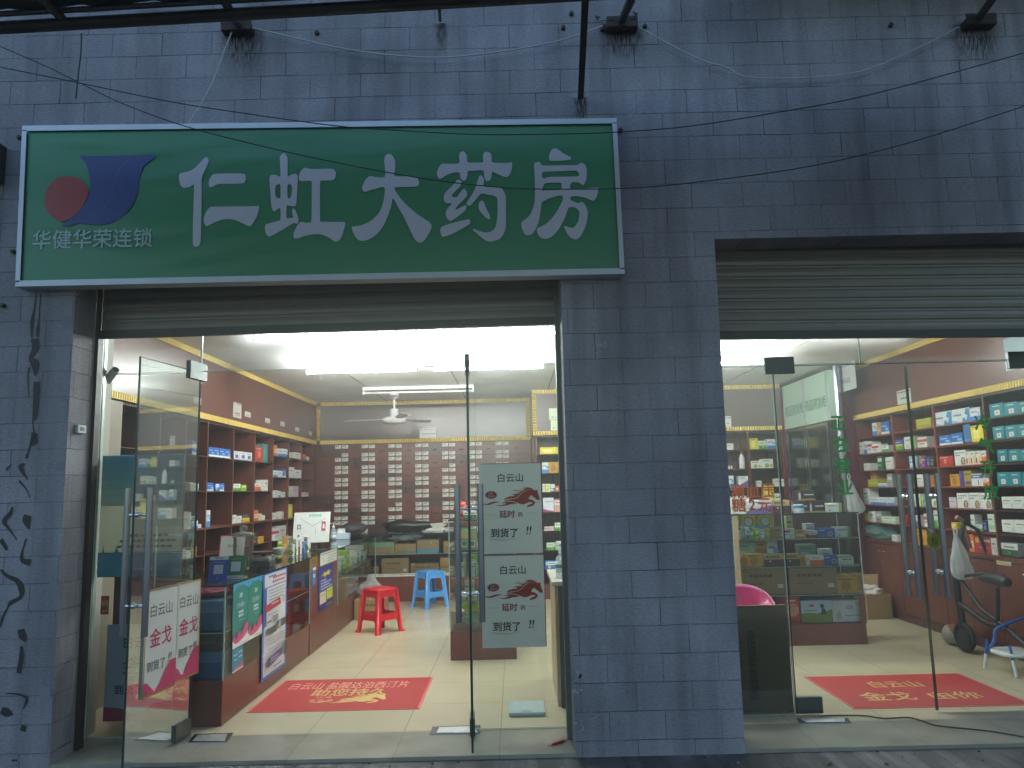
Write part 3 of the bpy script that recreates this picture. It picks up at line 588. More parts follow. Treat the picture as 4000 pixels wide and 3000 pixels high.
CH = [
 [(SA, [[(147,430),(155,405),(185,388),(250,375),(310,352),(370,305),(430,240),(470,200),(492,197),(512,225),(510,265),(480,335),(450,395),(432,450),(428,520),(428,750),(422,1050),(416,1230),(395,1285),(360,1305),(330,1290),(320,1230),(322,1000),(330,750),(332,545),(290,560),(240,575),(200,572),(172,545),(155,500)]]),
  (SA, [[(515,510),(525,470),(550,425),(590,403),(700,397),(830,395),(950,403),(970,430),(975,470),(960,510),(935,520),(800,525),(640,527),(590,548),(545,568),(522,553)]]),
  (SA, [[(455,975),(465,920),(490,865),(520,825),(560,808),(700,808),(850,804),(1000,804),(1100,800),(1130,795),(1137,815),(1130,870),(1110,930),(1070,1000),(1035,1045),(1000,1043),(930,1010),(850,975),(780,962),(715,962),(640,980),(570,1010),(510,1043),(485,1045),(463,1015)]])],
 [(SA, [[(1395,215),(1400,185),(1420,155),(1440,147),(1465,157),(1485,195),(1492,230),(1494,425),(1530,415),(1580,402),(1605,412),(1617,450),(1612,560),(1605,680),(1598,770),(1580,802),(1545,800),(1490,792),(1478,810),(1478,945),(1520,945),(1560,940),(1548,880),(1550,840),(1575,835),(1605,890),(1625,955),(1622,1000),(1600,1022),(1570,1010),(1500,1050),(1400,1110),(1300,1165),(1262,1178),(1230,1150),(1212,1090),(1212,1050),(1235,1022),(1300,1005),(1360,985),(1402,965),(1402,830),(1370,840),(1325,865),(1300,835),(1288,770),(1280,650),(1270,530),(1267,450),(1285,420),(1320,412),(1370,425),(1403,428),(1400,320)],
   [(1340,570),(1350,545),(1375,532),(1402,540),(1404,690),(1380,703),(1352,692),(1338,650)], [(1490,560),(1510,530),(1535,540),(1545,575),(1540,650),(1525,695),(1505,705),(1490,670)]]),
  (SA, [[(1630,440),(1640,400),(1665,355),(1710,325),(1760,340),(1850,342),(2000,337),(2060,345),(2085,380),(2085,430),(2065,472),(2020,483),(1930,485),(1900,490),(1893,520),(1893,960),(1905,990),(1980,995),(2100,997),(2190,995),(2203,1010),(2195,1060),(2160,1180),(2110,1235),(2075,1237),(2010,1195),(1940,1162),(1870,1147),(1790,1152),(1700,1170),(1630,1195),(1590,1202),(1565,1180),(1568,1140),(1590,1080),(1625,1020),(1660,995),(1720,1008),(1770,1000),(1787,960),(1790,520),(1780,497),(1750,487),(1690,492),(1650,490),(1632,470)]])],
 [(SB, [[(637,240),(650,205),(690,185),(725,200),(755,245),(768,300),(765,400),(762,460),(900,465),(1030,475),(1050,500),(1063,545),(1050,580),(1010,592),(850,597),(765,602),(760,625),(800,690),(900,810),(1020,915),(1120,985),(1200,1040),(1217,1085),(1195,1150),(1140,1240),(1095,1280),(1045,1275),(1000,1225),(940,1100),(860,940),(790,820),(740,735),(720,820),(680,950),(620,1075),(540,1180),(440,1245),(360,1262),(300,1240),(250,1165),(230,1100),(245,1085),(340,1070),(440,1030),(540,950),(600,850),(630,730),(635,602),(540,615),(460,635),(400,655),(365,635),(362,595),(385,535),(430,475),(470,462),(540,475),(640,467),(640,350),(632,290)]])],
 [(SC, [[(20,430),(30,385),(60,330),(95,305),(180,308),(292,300),(293,220),(300,180),(330,155),(365,170),(390,215),(400,290),(500,292),(588,290),(588,220),(600,175),(640,160),(680,180),(697,225),(703,288),(800,298),(900,298),(940,292),(950,320),(940,390),(910,455),(870,472),(800,450),(710,408),(697,440),(685,500),(645,524),(615,505),(603,450),(590,392),(500,395),(405,400),(398,440),(380,500),(350,518),(320,500),(305,450),(298,415),(220,420),(150,445),(90,480),(55,493),(28,470)]]),
  (SC, [[(245,545),(262,515),(295,508),(325,535),(310,580),(260,635),(210,690),(212,718),(265,720),(310,660),(350,618),(385,645),(392,690),(370,730),(300,800),(250,860),(262,873),(320,845),(372,822),(385,845),(370,885),(290,950),(220,1000),(185,1012),(150,990),(128,930),(140,880),(170,840),(205,800),(150,798),(115,775),(103,730),(120,670),(180,610)]]),
  (SC, [[(62,1130),(75,1095),(110,1075),(250,1030),(370,1003),(415,995),(430,1030),(415,1060),(330,1110),(200,1180),(95,1212),(70,1180)]]),
  (SC, [[(540,470),(560,450),(590,475),(602,520),(598,585),(680,598),(790,600),(830,625),(865,690),(873,760),(873,900),(873,1050),(855,1150),(800,1235),(700,1268),(640,1265),(570,1220),(500,1155),(465,1130),(475,1112),(530,1135),(620,1158),(690,1145),(740,1100),(762,1000),(770,900),(770,800),(765,740),(735,710),(650,690),(570,677),(520,730),(450,810),(415,825),(388,810),(395,780),(440,710),(490,620),(515,540)]]),
  (SC, [[(535,840),(540,795),(570,765),(600,780),(620,840),(660,920),(680,965),(668,993),(625,975),(570,920),(540,870)]])],
 [(SC, [[(1405,230),(1415,180),(1440,135),(1475,118),(1510,125),(1560,165),(1630,205),(1675,230),(1670,255),(1600,268),(1500,273),(1415,270)]]),
  (SC, [[(1220,330),(1235,295),(1270,285),(1305,300),(1325,330),(1500,328),(1700,325),(1760,320),(1800,297),(1840,310),(1865,350),(1873,430),(1862,510),(1830,570),(1800,555),(1760,537),(1700,538),(1675,555),(1677,615),(1850,615),(2005,603),(2010,640),(2000,710),(1960,762),(1920,755),(1850,728),(1760,710),(1690,712),(1665,735),(1690,765),(1770,795),(1810,778),(1850,815),(1880,890),(1880,980),(1855,1080),(1810,1180),(1760,1238),(1710,1240),(1650,1200),(1610,1130),(1592,1085),(1608,1078),(1670,1100),(1720,1090),(1765,1020),(1780,930),(1770,885),(1730,850),(1670,845),(1640,865),(1600,980),(1530,1110),(1450,1200),(1380,1235),(1310,1225),(1270,1180),(1255,1120),(1275,1100),(1370,1050),(1460,960),(1530,850),(1575,750),(1570,708),(1540,703),(1430,730),(1340,770),(1312,800),(1300,900),(1270,1050),(1210,1160),(1150,1193),(1100,1170),(1070,1100),(1065,1045),(1090,1010),(1160,955),(1210,850),(1230,740),(1232,600),(1228,450)],
   [(1320,430),(1345,408),(1500,402),(1720,395),(1755,405),(1770,460),(1600,468),(1400,473),(1345,490),(1322,475)], [(1325,620),(1340,570),(1380,547),(1530,542),(1558,560),(1560,620),(1530,632),(1380,640),(1345,638),(1325,655)]])]]
M_LET = pm((.58, .57, .63), .35, var=.06, name='sign_white')
for ci, parts_ in enumerate(CH):
    b = B()
    for T, lp in parts_: b.flat(fill2d(trace(T, lp)), V3((0, SY + .0075, 0)), XP, ZP, M_LET)
    o = b.build('lettering', sg); o['label'] = 'large white character ' + '仁虹大药房'[ci]
b = B()
b.flat(fill2d(trace(SD, [[(775,210),(1000,208),(1300,205),(1600,198),(1870,190),(1800,270),(1700,350),(1650,450),(1625,570),(1605,720),(1540,900),(1420,1050),(1280,1150),(1100,1200),(950,1205),(850,1190),(750,1180),(620,1215),(500,1210),(590,1150),(700,1070),(800,960),(880,830),(920,680),(910,520),(880,370),(830,280)]])), V3((0, SY + .0075, 0)), XP, ZP, pm((.030, .055, .22), .35, name='logo_blue'))
b.flat(fill2d(trace(SD, [[(1480,230),(1495,230),(1400,350),(1310,480),(1270,620),(1235,760),(1180,900),(1060,1020),(900,1150),(890,1145),(1050,1000),(1160,880),(1220,740),(1255,620),(1290,480),(1370,345)]])), V3((0, SY + .0068, 0)), XP, ZP, pm((.055, .085, .25), .35))
b.flat(fill2d(trace(SD, [[(270,830),(290,720),(370,590),(480,515),(600,505),(710,515),(810,580),(880,670),(895,740),(860,850),(780,980),(670,1090),(520,1160),(430,1125),(330,1040),(270,930)]])), V3((0, SY + .0068, 0)), XP, ZP, pm((.36, .040, .040), .35, name='logo_red'))
b.build('logo', sg)['label'] = 'red disc and blue leaf emblem'
b = B(); q = AY(361, 932, SY + .0075); b.text('华健华荣连锁', q, (sC - sD).normalized(), ZP, .126, pm((.36, .50, .48), .4), .009, AY(595, 935, SY).x - AY(128, 935, SY).x); b.build('lettering', sg)['label'] = 'small chain name under the emblem'

# ------------------------------------------------------------------ canopy over the pavement, its struts, cables on the wall
cn = thing('street_canopy', 'dark sheet canopy on a pipe frame above the pavement', 'canopy', (-1, -1, 3.8))
pA, pB = AY(-900, 160, -1.0), AY(4700, -160, -1.0)
b = B(); b.tube([pA + (pB - pA) * (i / 12) for i in range(13)], .031, pm((.075, .07, .07), .45, .6, var=.4), 14); b.build('pipe', cn)
b = B(); b.tube([pA + V3((0, -.035, .05)), pB + V3((0, -.035, .05))], .014, pm((.12, .125, .13), .4, .6), 10); b.build('purlin', cn)
b = B(); n = 60; vs = []
for i in range(n + 1):
    p = pA + (pB - pA) * (i / n); z = .075 + .014 * math.sin(i * 2.1)
    vs += [p + V3((0, -.02, z)), p + V3((0, -4.6, z + .10))]
b.add(vs, [(2 * i, 2 * i + 2, 2 * i + 3, 2 * i + 1) for i in range(n)], pm((.040, .045, .050), .6, .2, var=.3), True)
b.build('roof_sheet', cn)
for px, py in ((250, 40), (900, 20), (1755, 10), (2700, 0)):
    p = AY(px, py + 60, -1.0); p = pA + (pB - pA) * ((p.x - pA.x) / (pB.x - pA.x)); b = B(); b.tube([p + V3((0, .02, .02)), p + V3((-.25, -4.5, .14))], .022, pm((.05, .05, .05), .6), 10); b.build('rafter', cn)
# wall anchored struts
def strut(px, py, wpx, to, label, w0=.02, plate=True, leaves=False):
    p = AY(px, py, 0); t = thing('canopy_strut', label, 'bracket', p, 'struts between wall and canopy')
    if plate:
        b = B(); hw = wpx / 2 / 600
        b.box(p.x - hw, p.x + hw, -.075, -.001, p.z - .022, p.z + .022, M_RUST, .004); b.box(p.x - hw, p.x + hw, -.075, -.069, p.z + .0225, p.z + .05, M_RUST)
        b.build('wall_plate', t)
    b = B(); q = V3(to); s = p + V3((0, -.04, .02))
    d = (q - s); L = d.length; d.normalize(); side = XP; n = d.cross(side).normalized()
    b.obox(s - side * w0, d, side, n, L, 2 * w0, .03, M_RUST, .003); b.build('bar', t)
    return t
def onpipe(x): return pA + (pB - pA) * ((x - pA.x) / (pB.x - pA.x))
strut(937, 130, 115, onpipe(AY(905, 75, -1).x) + V3((0, 0, -.02)), 'rusty strut anchored by a wall plate above the sign emblem')
strut(2425, 118, 118, onpipe(AY(2480, 5, -1).x) + V3((0, 0, -.02)), 'rusty strut and wall plate with dry twigs caught in it')
strut(3808, 108, 115, onpipe(AY(3960, -60, -1).x) + V3((0, 0, -.02)), 'rusty forked strut at the upper right corner')
strut(2267, 412, 40, onpipe(AY(2288, 10, -1).x) + V3((0, 0, -.02)), 'long dark flat strut rising from the sign\'s right end', .018, False)
strut(1722, 112, 40, onpipe(AY(1716, 30, -1).x) + V3((0, 0, -.02)), 'short pale strut stub above the middle of the sign', .009, False)
b = B()
for k in range(9):
    a = AY(2415 + rng.uniform(-30, 40), 100 + rng.uniform(-10, 20), -.06); e = a + V3((rng.uniform(-.10, .12), rng.uniform(-.03, .02), rng.uniform(-.01, .13)))
    b.tube([a, (a + e) / 2 + V3((.01, 0, .012)), e], [.004, .003, .001], pm((.04, .032, .02), .9), 5)
    if k % 2: b.add([e, e + V3((.02, 0, .03)), e + V3((-.015, .01, .05))], [(0, 1, 2)], pm((.05, .04, .025), .9))
tag(b.build('dry_twigs'), 'dry twigs and leaves caught on the wall plate right of the long strut', 'twigs')
# unseen second sheet added to shade the right-hand part of the wall
b = B(); b.box(AY(3000, 0, -.5).x, 9, -1.02, -.02, 4.78, 4.80, pm((.05, .05, .055), .7)); b.build('shade_sheet', cn)
def cable(pts, y, r, mat, label, cat='cable', name='cable'):
    P = [AY(px, py, y - (q[2] if len(q) > 2 else 0)) for q in pts for px, py in [q[:2]]]
    b = B(); b.tube(crom(P, 6, False), r, mat, 7); tag(b.build(name), label, cat, 'cables strung across the wall')
M_WCAB = pm((.42, .43, .45), .5); M_BCAB = pm((.020, .022, .028), .6)
cable([(985, 108), (1120, 140), (1300, 182), (1500, 212), (1720, 224), (1950, 202), (2180, 160), (2352, 102)], -.06, .0045, M_WCAB, 'white cable sagging between the two strut plates over the sign')
cable([(912, 108), (880, 190), (835, 310), (790, 400), (738, 482)], -.05, .0045, M_WCAB, 'white cable dropping from the strut plate to the sign\'s top edge')
cable([(2478, 95), (2600, 165), (2740, 235), (2835, 262), (2915, 300), (3100, 305), (3300, 290), (3420, 260), (3600, 180), (3745, 105)], -.05, .0042, M_WCAB, 'white cable looping low to the right of the long strut')
cable([(-60, 250), (300, 322), (640, 392), (870, 430), (1300, 490), (1600, 512), (1870, 525), (2140, 524), (2407, 516), (2700, 492), (3060, 435), (3423, 364), (4060, 190)], -.26, .0032, M_BCAB, 'upper thin black cable crossing the whole wall and the sign\'s top')
cable([(-60, 155), (160, 250), (300, 318), (480, 405), (720, 492), (1000, 565), (1300, 632), (1640, 695), (1880, 725), (2080, 738), (2450, 735), (2750, 708), (3160, 650), (3560, 555), (4060, 395)], -.26, .0032, M_BCAB, 'lower thin black cable crossing the sign\'s big characters')
cable([(318, 130), (316, 200), (306, 290), (296, 384)], -.30, .0042, M_BCAB, 'short black cable end dangling from the canopy pipe')
b = B(); p = AY(8, 640, -.01); b.box(p.x - .10, p.x + .02, -.12, -.001, p.z - .13, p.z + .11, M_DARK, .006); b.tube([(p.x - .04, -.06, p.z - .13), (p.x - .04, -.06, p.z - .4)], .01, M_BCAB)
tag(b.build('junction_box'), 'dark junction box on the wall left of the sign', 'electrical box')
for px, py, lb in ((2200, 112, 'left of the long flat strut, lower one'), (2232, 57, 'left of the long flat strut, upper one'), (2518, 106, 'just right of the plate with twigs'), (2352, 118, 'just left of the plate with twigs'), (3477, 102, 'above the low white cable loop'), (1240, 132, 'right of the plate above the emblem'), (2423, 512, 'at the sign\'s upper right corner'), (80, 540, 'at the sign\'s upper left corner'), (55, 985, 'at the sign\'s lower left edge'), (15, 1195, 'below the sign\'s lower left corner')):
    b = B(); p = AY(px, py, 0); b.lathe([(.014, 0), (.014, .02), (.006, .022)], p, M_DARK, 10, -YP); tag(b.build('wall_plug'), 'small dark wall plug ' + lb, 'wall plug', 'dark plugs in the stone wall')
# socket on the left reveal
b = B(); p = AX(308, 1677, P0 + .001); b.box(P0 + .0005, P0 + .022, p.y - .045, p.y + .045, p.z - .026, p.z + .026, pm('#b9c0bb', .5), .004); b.box(P0 + .0222, P0 + .024, p.y - .02, p.y + .02, p.z - .010, p.z + .012, pm('#55605c', .5))
tag(b.build('wall_socket'), 'small pale socket on the left pier\'s inner face', 'socket')

# ------------------------------------------------------------------ fluorescent tubes and fan
def lamp(x0, x1, y, lit, label):
    t = thing('tube_light', label, 'light', ((x0 + x1) / 2, y, CEIL - .1), 'fluorescent tube lights')
    b = B(); b.box(x0, x1, y - .022, y + .022, CEIL - .05, CEIL - .0065, M_WHITE, .004)
    for x in (x0, x1 - .02): b.box(x, x + .02, y - .018, y + .018, CEIL - .105, CEIL - .0505, M_WHITE, .003)
    b.build('fitting', t)
    b = B(); b.tube([(x0 + .021, y, CEIL - .085), (x1 - .021, y, CEIL - .085)], .0135, (M_TUBE if y < 3 else M_TUBE2) if lit else pm('#d5dad8', .3), 12); b.build('tube', t)
YA = 1.75; k = 0
for (x0, x1, y, lb) in [(-2.15, -.95, YA, 'lit tube light nearest the left wall, front row'), (-.80, .40, YA, 'lit tube light above the open right-hand door leaf, front row'), (.75, 1.95, 1.9, 'lit tube light behind the middle stone pier, front row'), (2.08, 3.35, 2.15, 'lit tube light above the right doorway, front row'),
                       (-2.2, -1.0, 3.55, 'lit tube light nearest the left wall, second row'), (-.85, .35, 3.55, 'lit tube light in the middle of the left bay, second row'), (1.50, 2.72, 3.62, 'lit tube light over the glass display counter, second row')]:
    lamp(x0, x1, y, True, lb)
lamp(-1.95, -.50, 5.4, False, 'unlit tube light fitting in front of the ceiling fan')
f = AY(1540, 1590, 5.85); FX = f.x; FZ = 2.47
fn = thing('ceiling_fan', 'white three-blade ceiling fan near the drawer wall', 'fan', (FX, 5.85, FZ - .1), None)
b = B(); b.lathe([(.03, CEIL - .12), (.06, CEIL - .10), (.065, CEIL - .02), (.05, CEIL - .007)], (FX, 5.85, 0), M_WHITE, 20); b.tube([(FX, 5.85, CEIL - .12), (FX, 5.85, FZ + .12)], .014, M_WHITE, 10); b.build('rod', fn)
b = B(); b.lathe([(.045, FZ + .13), (.055, FZ + .12), (.06, FZ + .03), (.10, FZ + .02), (.155, FZ), (.165, FZ - .02), (.15, FZ - .055), (.10, FZ - .075), (.03, FZ - .08)], (FX, 5.85, 0), M_WHITE, 28); b.build('motor', fn)
for a in (172, 52, -68):
    d = V3((math.cos(R(a)), math.sin(R(a)), 0)); s = V3((-d.y, d.x, 0)); o = V3((FX, 5.85, FZ - .01)); b = B()
    b.obox(o + d * .13 - s * .02, d, s, ZP, .08, .04, .004, M_WHITE)
    pts = [o + d * .2 - s * .045 + ZP * .012, o + d * .68 - s * .065 + ZP * .016, o + d * .70 + s * .05 - ZP * .010, o + d * .2 + s * .045 - ZP * .008]
    b.add(pts + [p - ZP * .003 for p in pts], [(0, 1, 2, 3), (7, 6, 5, 4), (0, 4, 5, 1), (1, 5, 6, 2), (2, 6, 7, 3), (3, 7, 4, 0)], pm('#c9cbc8', .4)); b.build('blade', fn)

# ------------------------------------------------------------------ built-in furniture
Z7 = (700, 1500, .36166); Z8 = (700, 2000, .36166); Z2A = (1200, 1500, .36166); Z2B = (1200, 2000, .36166); ZQ = (1600, 1750, .36166); ZF = (1600, 2300, .36166)
R1 = (2750, 1300, .31646); R2 = (3300, 1300, .31646); R3 = (2750, 1700, .31646); R4 = (3300, 1700, .31646); R5 = (2750, 2150, .31646); R6 = (3300, 2150, .31646)
LS = thing('wall_shelf', 'mahogany pigeonhole shelf along the left wall behind the counter', 'shelf unit', (-3.2, 4, 0))
DYL = [1.31, 1.98, 2.50, 3.008, 3.711, 4.395, 5.07, 5.747, 6.38, 7.04]
b = B(); b.box(-3.39, -3.37, 1.297, 7.05, 0, 2.20, M_WOOD); b.build('back_panel', LS)
b = B(); b.box(-3.368, -3.0, 1.297, 7.05, 2.192, 2.213, M_WOODD); b.build('top_board', LS)
for y in DYL: b = B(); b.box(-3.369, -3.002, y - .011, y + .011, 0.0, 2.191, M_WOOD, .002); b.build('divider', LS)
LL_A = [(1.868, 0), (1.527, 0), (1.178, 1), (.913, 0), (.45, 1)]; LL_B = [(1.968, 0), (1.70, 0), (1.443, 0), (1.168, 1), (.913, 0), (.45, 1)]
for i in range(len(DYL) - 1):
    for z, wd in (LL_A if i < 6 else LL_B):
        b = B(); b.box(-3.368, -3.004, DYL[i] + .0115, DYL[i + 1] - .0115, z - (.022 if wd else .009), z - .0005, M_WOOD if wd else M_CASE if False else (M_WOODD if not wd else M_WOOD)); b.build('shelf', LS)
RS = thing('wall_shelf', 'red-backed shelf with cupboard base along the right wall', 'shelf unit', (4.3, 3, 0))
DYR = [4.66, 3.775, 2.943, 2.13, 1.32, .50]; RZ = [1.99, 1.795, 1.60, 1.41, 1.21, 1.01]
b = B(); b.box(4.455, 4.475, 2.13, 4.66, .82, 2.20, M_RED); b.box(4.455, 4.475, .5, 2.129, .82, 2.20, M_WOODD); b.build('back_panel', RS)
b = B(); b.box(4.10, 4.454, .49, 4.672, 2.182, 2.204, M_WOODD); b.build('top_board', RS)
for i, y in enumerate(DYR): b = B(); b.box(4.102, 4.454, y - .011, y + .011, .82, 2.181, M_RED if i in (0, 1, 2) else M_WOOD, .002); b.build('divider', RS)
for i in range(5):
    for z in RZ:
        b = B(); b.box(4.106, 4.454, DYR[i + 1] + .0115, DYR[i] - .0115, z - .012, z - .0005, M_RED if i < 3 else M_WOODD); b.build('shelf', RS)
b = B(); b.box(4.085, 4.474, .49, 4.672, .785, .8195, M_WOOD, .003); b.build('counter_top', RS)
b = B(); b.box(4.112, 4.474, .49, 4.672, .0, .784, M_WOODD); b.box(4.104, 4.1115, .49, 4.672, 0, .085, M_WOODD); b.build('cupboard_base', RS)
for i in range(10):
    y1 = 4.655 - i * .415; y0 = y1 - .408; b = B(); b.box(4.096, 4.1115, y0, y1, .095, .775, M_WOOD, .003); d = b.build('cupboard_door', RS)
    b = B(); yy = y0 + .05 if i % 2 == 0 else y1 - .05; b.tube([(4.098, yy - .02, .70), (4.078, yy - .012, .70), (4.078, yy + .012, .70), (4.098, yy + .02, .70)], .005, M_CHROME, 8); b.build('handle', d)
NS = thing('wall_shelf', 'mahogany shelf on the nearer back wall behind the stone pier', 'shelf unit', (2, 6.3, 0))
DXN = [.315, 1.0, 1.75, 2.5, 3.259, 3.73]; NZ = [1.953, 1.69, 1.432, 1.159, .906, .644, .389]
b = B(); b.box(.303, 3.745, NY + .375, NY + .395, .09, 2.21, M_WOODD); b.build('back_panel', NS)
b = B(); b.box(.303, 3.745, NY + .002, NY + .374, 2.19, 2.212, M_WOODD); b.build('top_board', NS)
for x in DXN: b = B(); b.box(x - .012, x + .012, NY + .005, NY + .374, .20, 2.189, M_WOOD, .002); b.build('divider', NS)
for i in range(5):
    for z in NZ: b = B(); b.box(DXN[i] + .0125, DXN[i + 1] - .0125, NY + .012, NY + .374, z - .012, z - .0005, M_WOODD); b.build('shelf', NS)
b = B(); b.box(.303, 3.745, NY + .002, NY + .374, 0, .199, M_WOOD); b.build('plinth', NS)

# medicine drawer wall
DW = thing('drawer_cabinet', 'wall of herbal medicine drawers with white name cards', 'cabinet', (-1.4, BY, 0))
b = B(); b.box(-3.366, NX0 - .004, BY + .012, BY + .058, 0, 2.213, M_WOODD); b.build('carcass', DW)
bx = [-2.993 + 0.0] + [-2.592 + .4035 * k for k in range(7)] + [NX0 - .006]
bz = [2.205, 2.013, 1.826, 1.640, 1.452, 1.262, 1.073, .884, .69]
cream = pm('#d8d9cf', .6, var=.04); dk = pm('#23221f', .6)
for r in range(8):
    for c in range(8):
        x0, x1, z1, z0 = bx[c] + .003, bx[c + 1] - .003, bz[r] - .002, bz[r + 1] + .002
        oy = rng.choice((0, 0, .001, .002, .004, .007)); b = B(); b.box(x0, x1, BY - .006 - oy, BY + .0115, z0, z1, M_WOOD if (r * 5 + c * 3) % 4 else M_WOODD, .0015); d = b.build('drawer', DW)
        b = B(); xm = (x0 + x1) / 2 + rng.uniform(-.01, .01); zm = z0 + (z1 - z0) * .45
        b.tube([(xm - .032, BY - .005 - oy, zm), (xm - .026, BY - .024, zm - .003), (xm + .026, BY - .024, zm - .003), (xm + .032, BY - .008, zm)], .0042, M_STEEL, 6); b.build('handle', d)
        if True:
            for cx in ([x0 + .050] if c else []) + ([x1 - .050] if c < 7 or True else []):
                for cz in ([z1 - .033] if True else []) + [z0 + .033]:
                    if rng.random() < .03: continue
                    if c == 0 and cx < x0 + .08: continue
                    b = B(); ww, hh = .046, .0255; zz = cz + rng.uniform(-.002, .002); a = rng.uniform(-.03, .03)
                    if abs(x1 - cx) < .06 and c == 7: continue
                    u = V3((math.cos(a), 0, math.sin(a))); q = V3((cx, BY - .0075 - oy, zz))
                    b.quad(q - u * ww - ZP * hh, q + u * ww - ZP * hh, q + u * ww + ZP * hh, q - u * ww + ZP * hh, cream)
                    q = q - YP * .0006; nn = rng.choice((2, 3, 3, 4))
                    for j in range(nn):
                        p = q + u * (-.012 + .016 * (j - 1)) + ZP * .010; b.quad(p - u * .006 - ZP * .006, p + u * .006 - ZP * .006, p + u * .006 + ZP * .006, p - u * .006 + ZP * .006, dk)
                    p = q - u * .033 - ZP * .004; b.quad(p - u * .004 - ZP * .012, p + u * .004 - ZP * .012, p + u * .004 + ZP * .012, p - u * .004 + ZP * .012, pm('#8d8f86', .6))
                    p = q + u * .008 - ZP * .012; b.quad(p - u * .022 - ZP * .002, p + u * .022 - ZP * .002, p + u * .022 + ZP * .002, p - u * .022 + ZP * .002, pm('#9a9c93', .6))
                    b.build('name_card', d)

# glass counters
def glass_counter(name, label, x0, x1, y0, y1, zb, zt, mids, faces='', panel=None, posts=()):
    t = thing(name, label, 'display counter', ((x0 + x1) / 2, (y0 + y1) / 2, 0))
    b = B(); b.box(x0 + .002, x1 - .002, y0 + .002, y1 - .002, 0.0, zb, M_WOOD, .003); b.build('base', t)
    b = B(); b.box(x0 - .008, x1 + .008, y0 - .008, y1 + .008, zt - .010, zt, M_CASE); b.build('glass_top', t)
    e = B()
    for (ax, ay) in ((x0, y0), (x1, y0), (x0, y1), (x1, y1)):
        e.box(ax - .004, ax + .004, ay - .004, ay + .004, zb + .001, zt - .011, M_EDGEL)
    for f in (x0 - .0085, x1 + .0035): e.box(f, f + .005, y0 - .008, y1 + .008, zt - .0095, zt - .0005, M_EDGE)
    for f in (y0 - .0085, y1 + .0035): e.box(x0 - .003, x1 + .003, f, f + .005, zt - .0095, zt - .0005, M_EDGE)
    e.build('glass_edges', t)
    if 'E' in faces: b = B(); b.quad(V3((x1, y0, zb)), V3((x1, y1, zb)), V3((x1, y1, zt - .01)), V3((x1, y0, zt - .01)), M_CASE); b.build('glass_front', t)
    if 'W' in faces: b = B(); b.quad(V3((x0, y1, zb)), V3((x0, y0, zb)), V3((x0, y0, zt - .01)), V3((x0, y1, zt - .01)), M_CASE); b.build('glass_side', t)
    if 'S' in faces: b = B(); b.quad(V3((x0, y0, zb)), V3((x1, y0, zb)), V3((x1, y0, zt - .01)), V3((x0, y0, zt - .01)), M_CASE); b.build('glass_front' if 'E' not in faces else 'glass_end', t)
    if 'N' in faces: b = B(); b.box(x0 + .01, x1 - .01, y1 - .012, y1 - .002, zb + .001, zt - .011, M_WOODD); b.build('back_panel', t)
    if 'B' in faces: b = B(); b.box(x0 + .002, x0 + .012, y0 + .01, y1 - .01, zb + .001, zt - .011, M_WOODD); b.build('back_panel', t)
    for z in mids:
        b = B(); b.box(x0 + .014, x1 - .012, y0 + .012, y1 - .014, z - .007, z, M_CASE); b.box(x1 - .0115, x1 - .008, y0 + .012, y1 - .014, z - .007, z, M_EDGEL); b.box(x0 + .014, x1 - .012, y0 + .008, y0 + .0115, z - .007, z, M_EDGEL); b.build('glass_shelf', t)
    return t
FX0, FX1 = -2.44, -1.925
c1 = glass_counter('glass_counter', 'glass counter with wooden base nearest the open left door', FX0, FX1, .66, 2.785, .285, .888, [.585], 'ESB')
cab = thing('wood_counter', 'solid mahogany counter section carrying the dark blue poster', 'counter', ((FX0 + FX1) / 2, 3.35, 0))
b = B(); b.box(FX0, FX1 + .002, 2.797, 3.915, 0, .876, M_WOOD, .003); b.build('body', cab); b = B(); b.box(FX0 - .008, FX1 + .008, 2.794, 3.917, .8765, .888, M_CASE); b.build('glass_top', cab)
c2 = glass_counter('glass_counter', 'glass counter behind the red stool, running to the back counter', FX0, FX1, 3.93, 6.185, .285, .888, [.60], 'EB')
c3 = glass_counter('glass_counter', 'long glass counter full of cartons in front of the drawer wall', -2.44, .255, 6.20, 6.70, .335, .908, [.635], 'SN')
c4 = glass_counter('glass_counter', 'tall glass display counter in the right bay stacked with medicine', 2.03, 3.20, 2.74, 3.22, .19, 1.194, [.96, .708, .449], 'SWEN')
b = B(); b.box(2.03, 2.075, 2.729, 2.738, .19, 1.18, M_OAK); b.box(3.145, 3.2, 2.729, 2.738, .19, .45, M_WOOD); b.build('corner_post', c4)
# shelf island seen end-on between the doors
gi = glass_counter('glass_counter', 'narrow glass display island behind the upright door edge', -.595, -.01, 2.45, 3.6, .245, 1.215, [.957, .708, .505], 'SWE')
# small desk inside the fixed pane
dk_ = thing('side_desk', 'small pale wooden desk beside the middle pier', 'desk', (.5, 1.1, 0))
p = AY(2158, 2265, 1.0); DX, DZT = p.x, p.z
b = B(); b.box(DX - .01, DX + .75, .88, 1.72, DZT - .03, DZT, pm('#b8b2a4', .4), .003); b.build('desk_top', dk_)
b = B(); b.box(DX + .012, DX + .035, .95, 1.70, 0, DZT - .031, M_OAK); b.build('side_panel', dk_)
b = B(); b.box(DX + .036, DX + .74, .90, 1.68, 0, DZT - .031, M_DARK); b.build('cupboard', dk_)

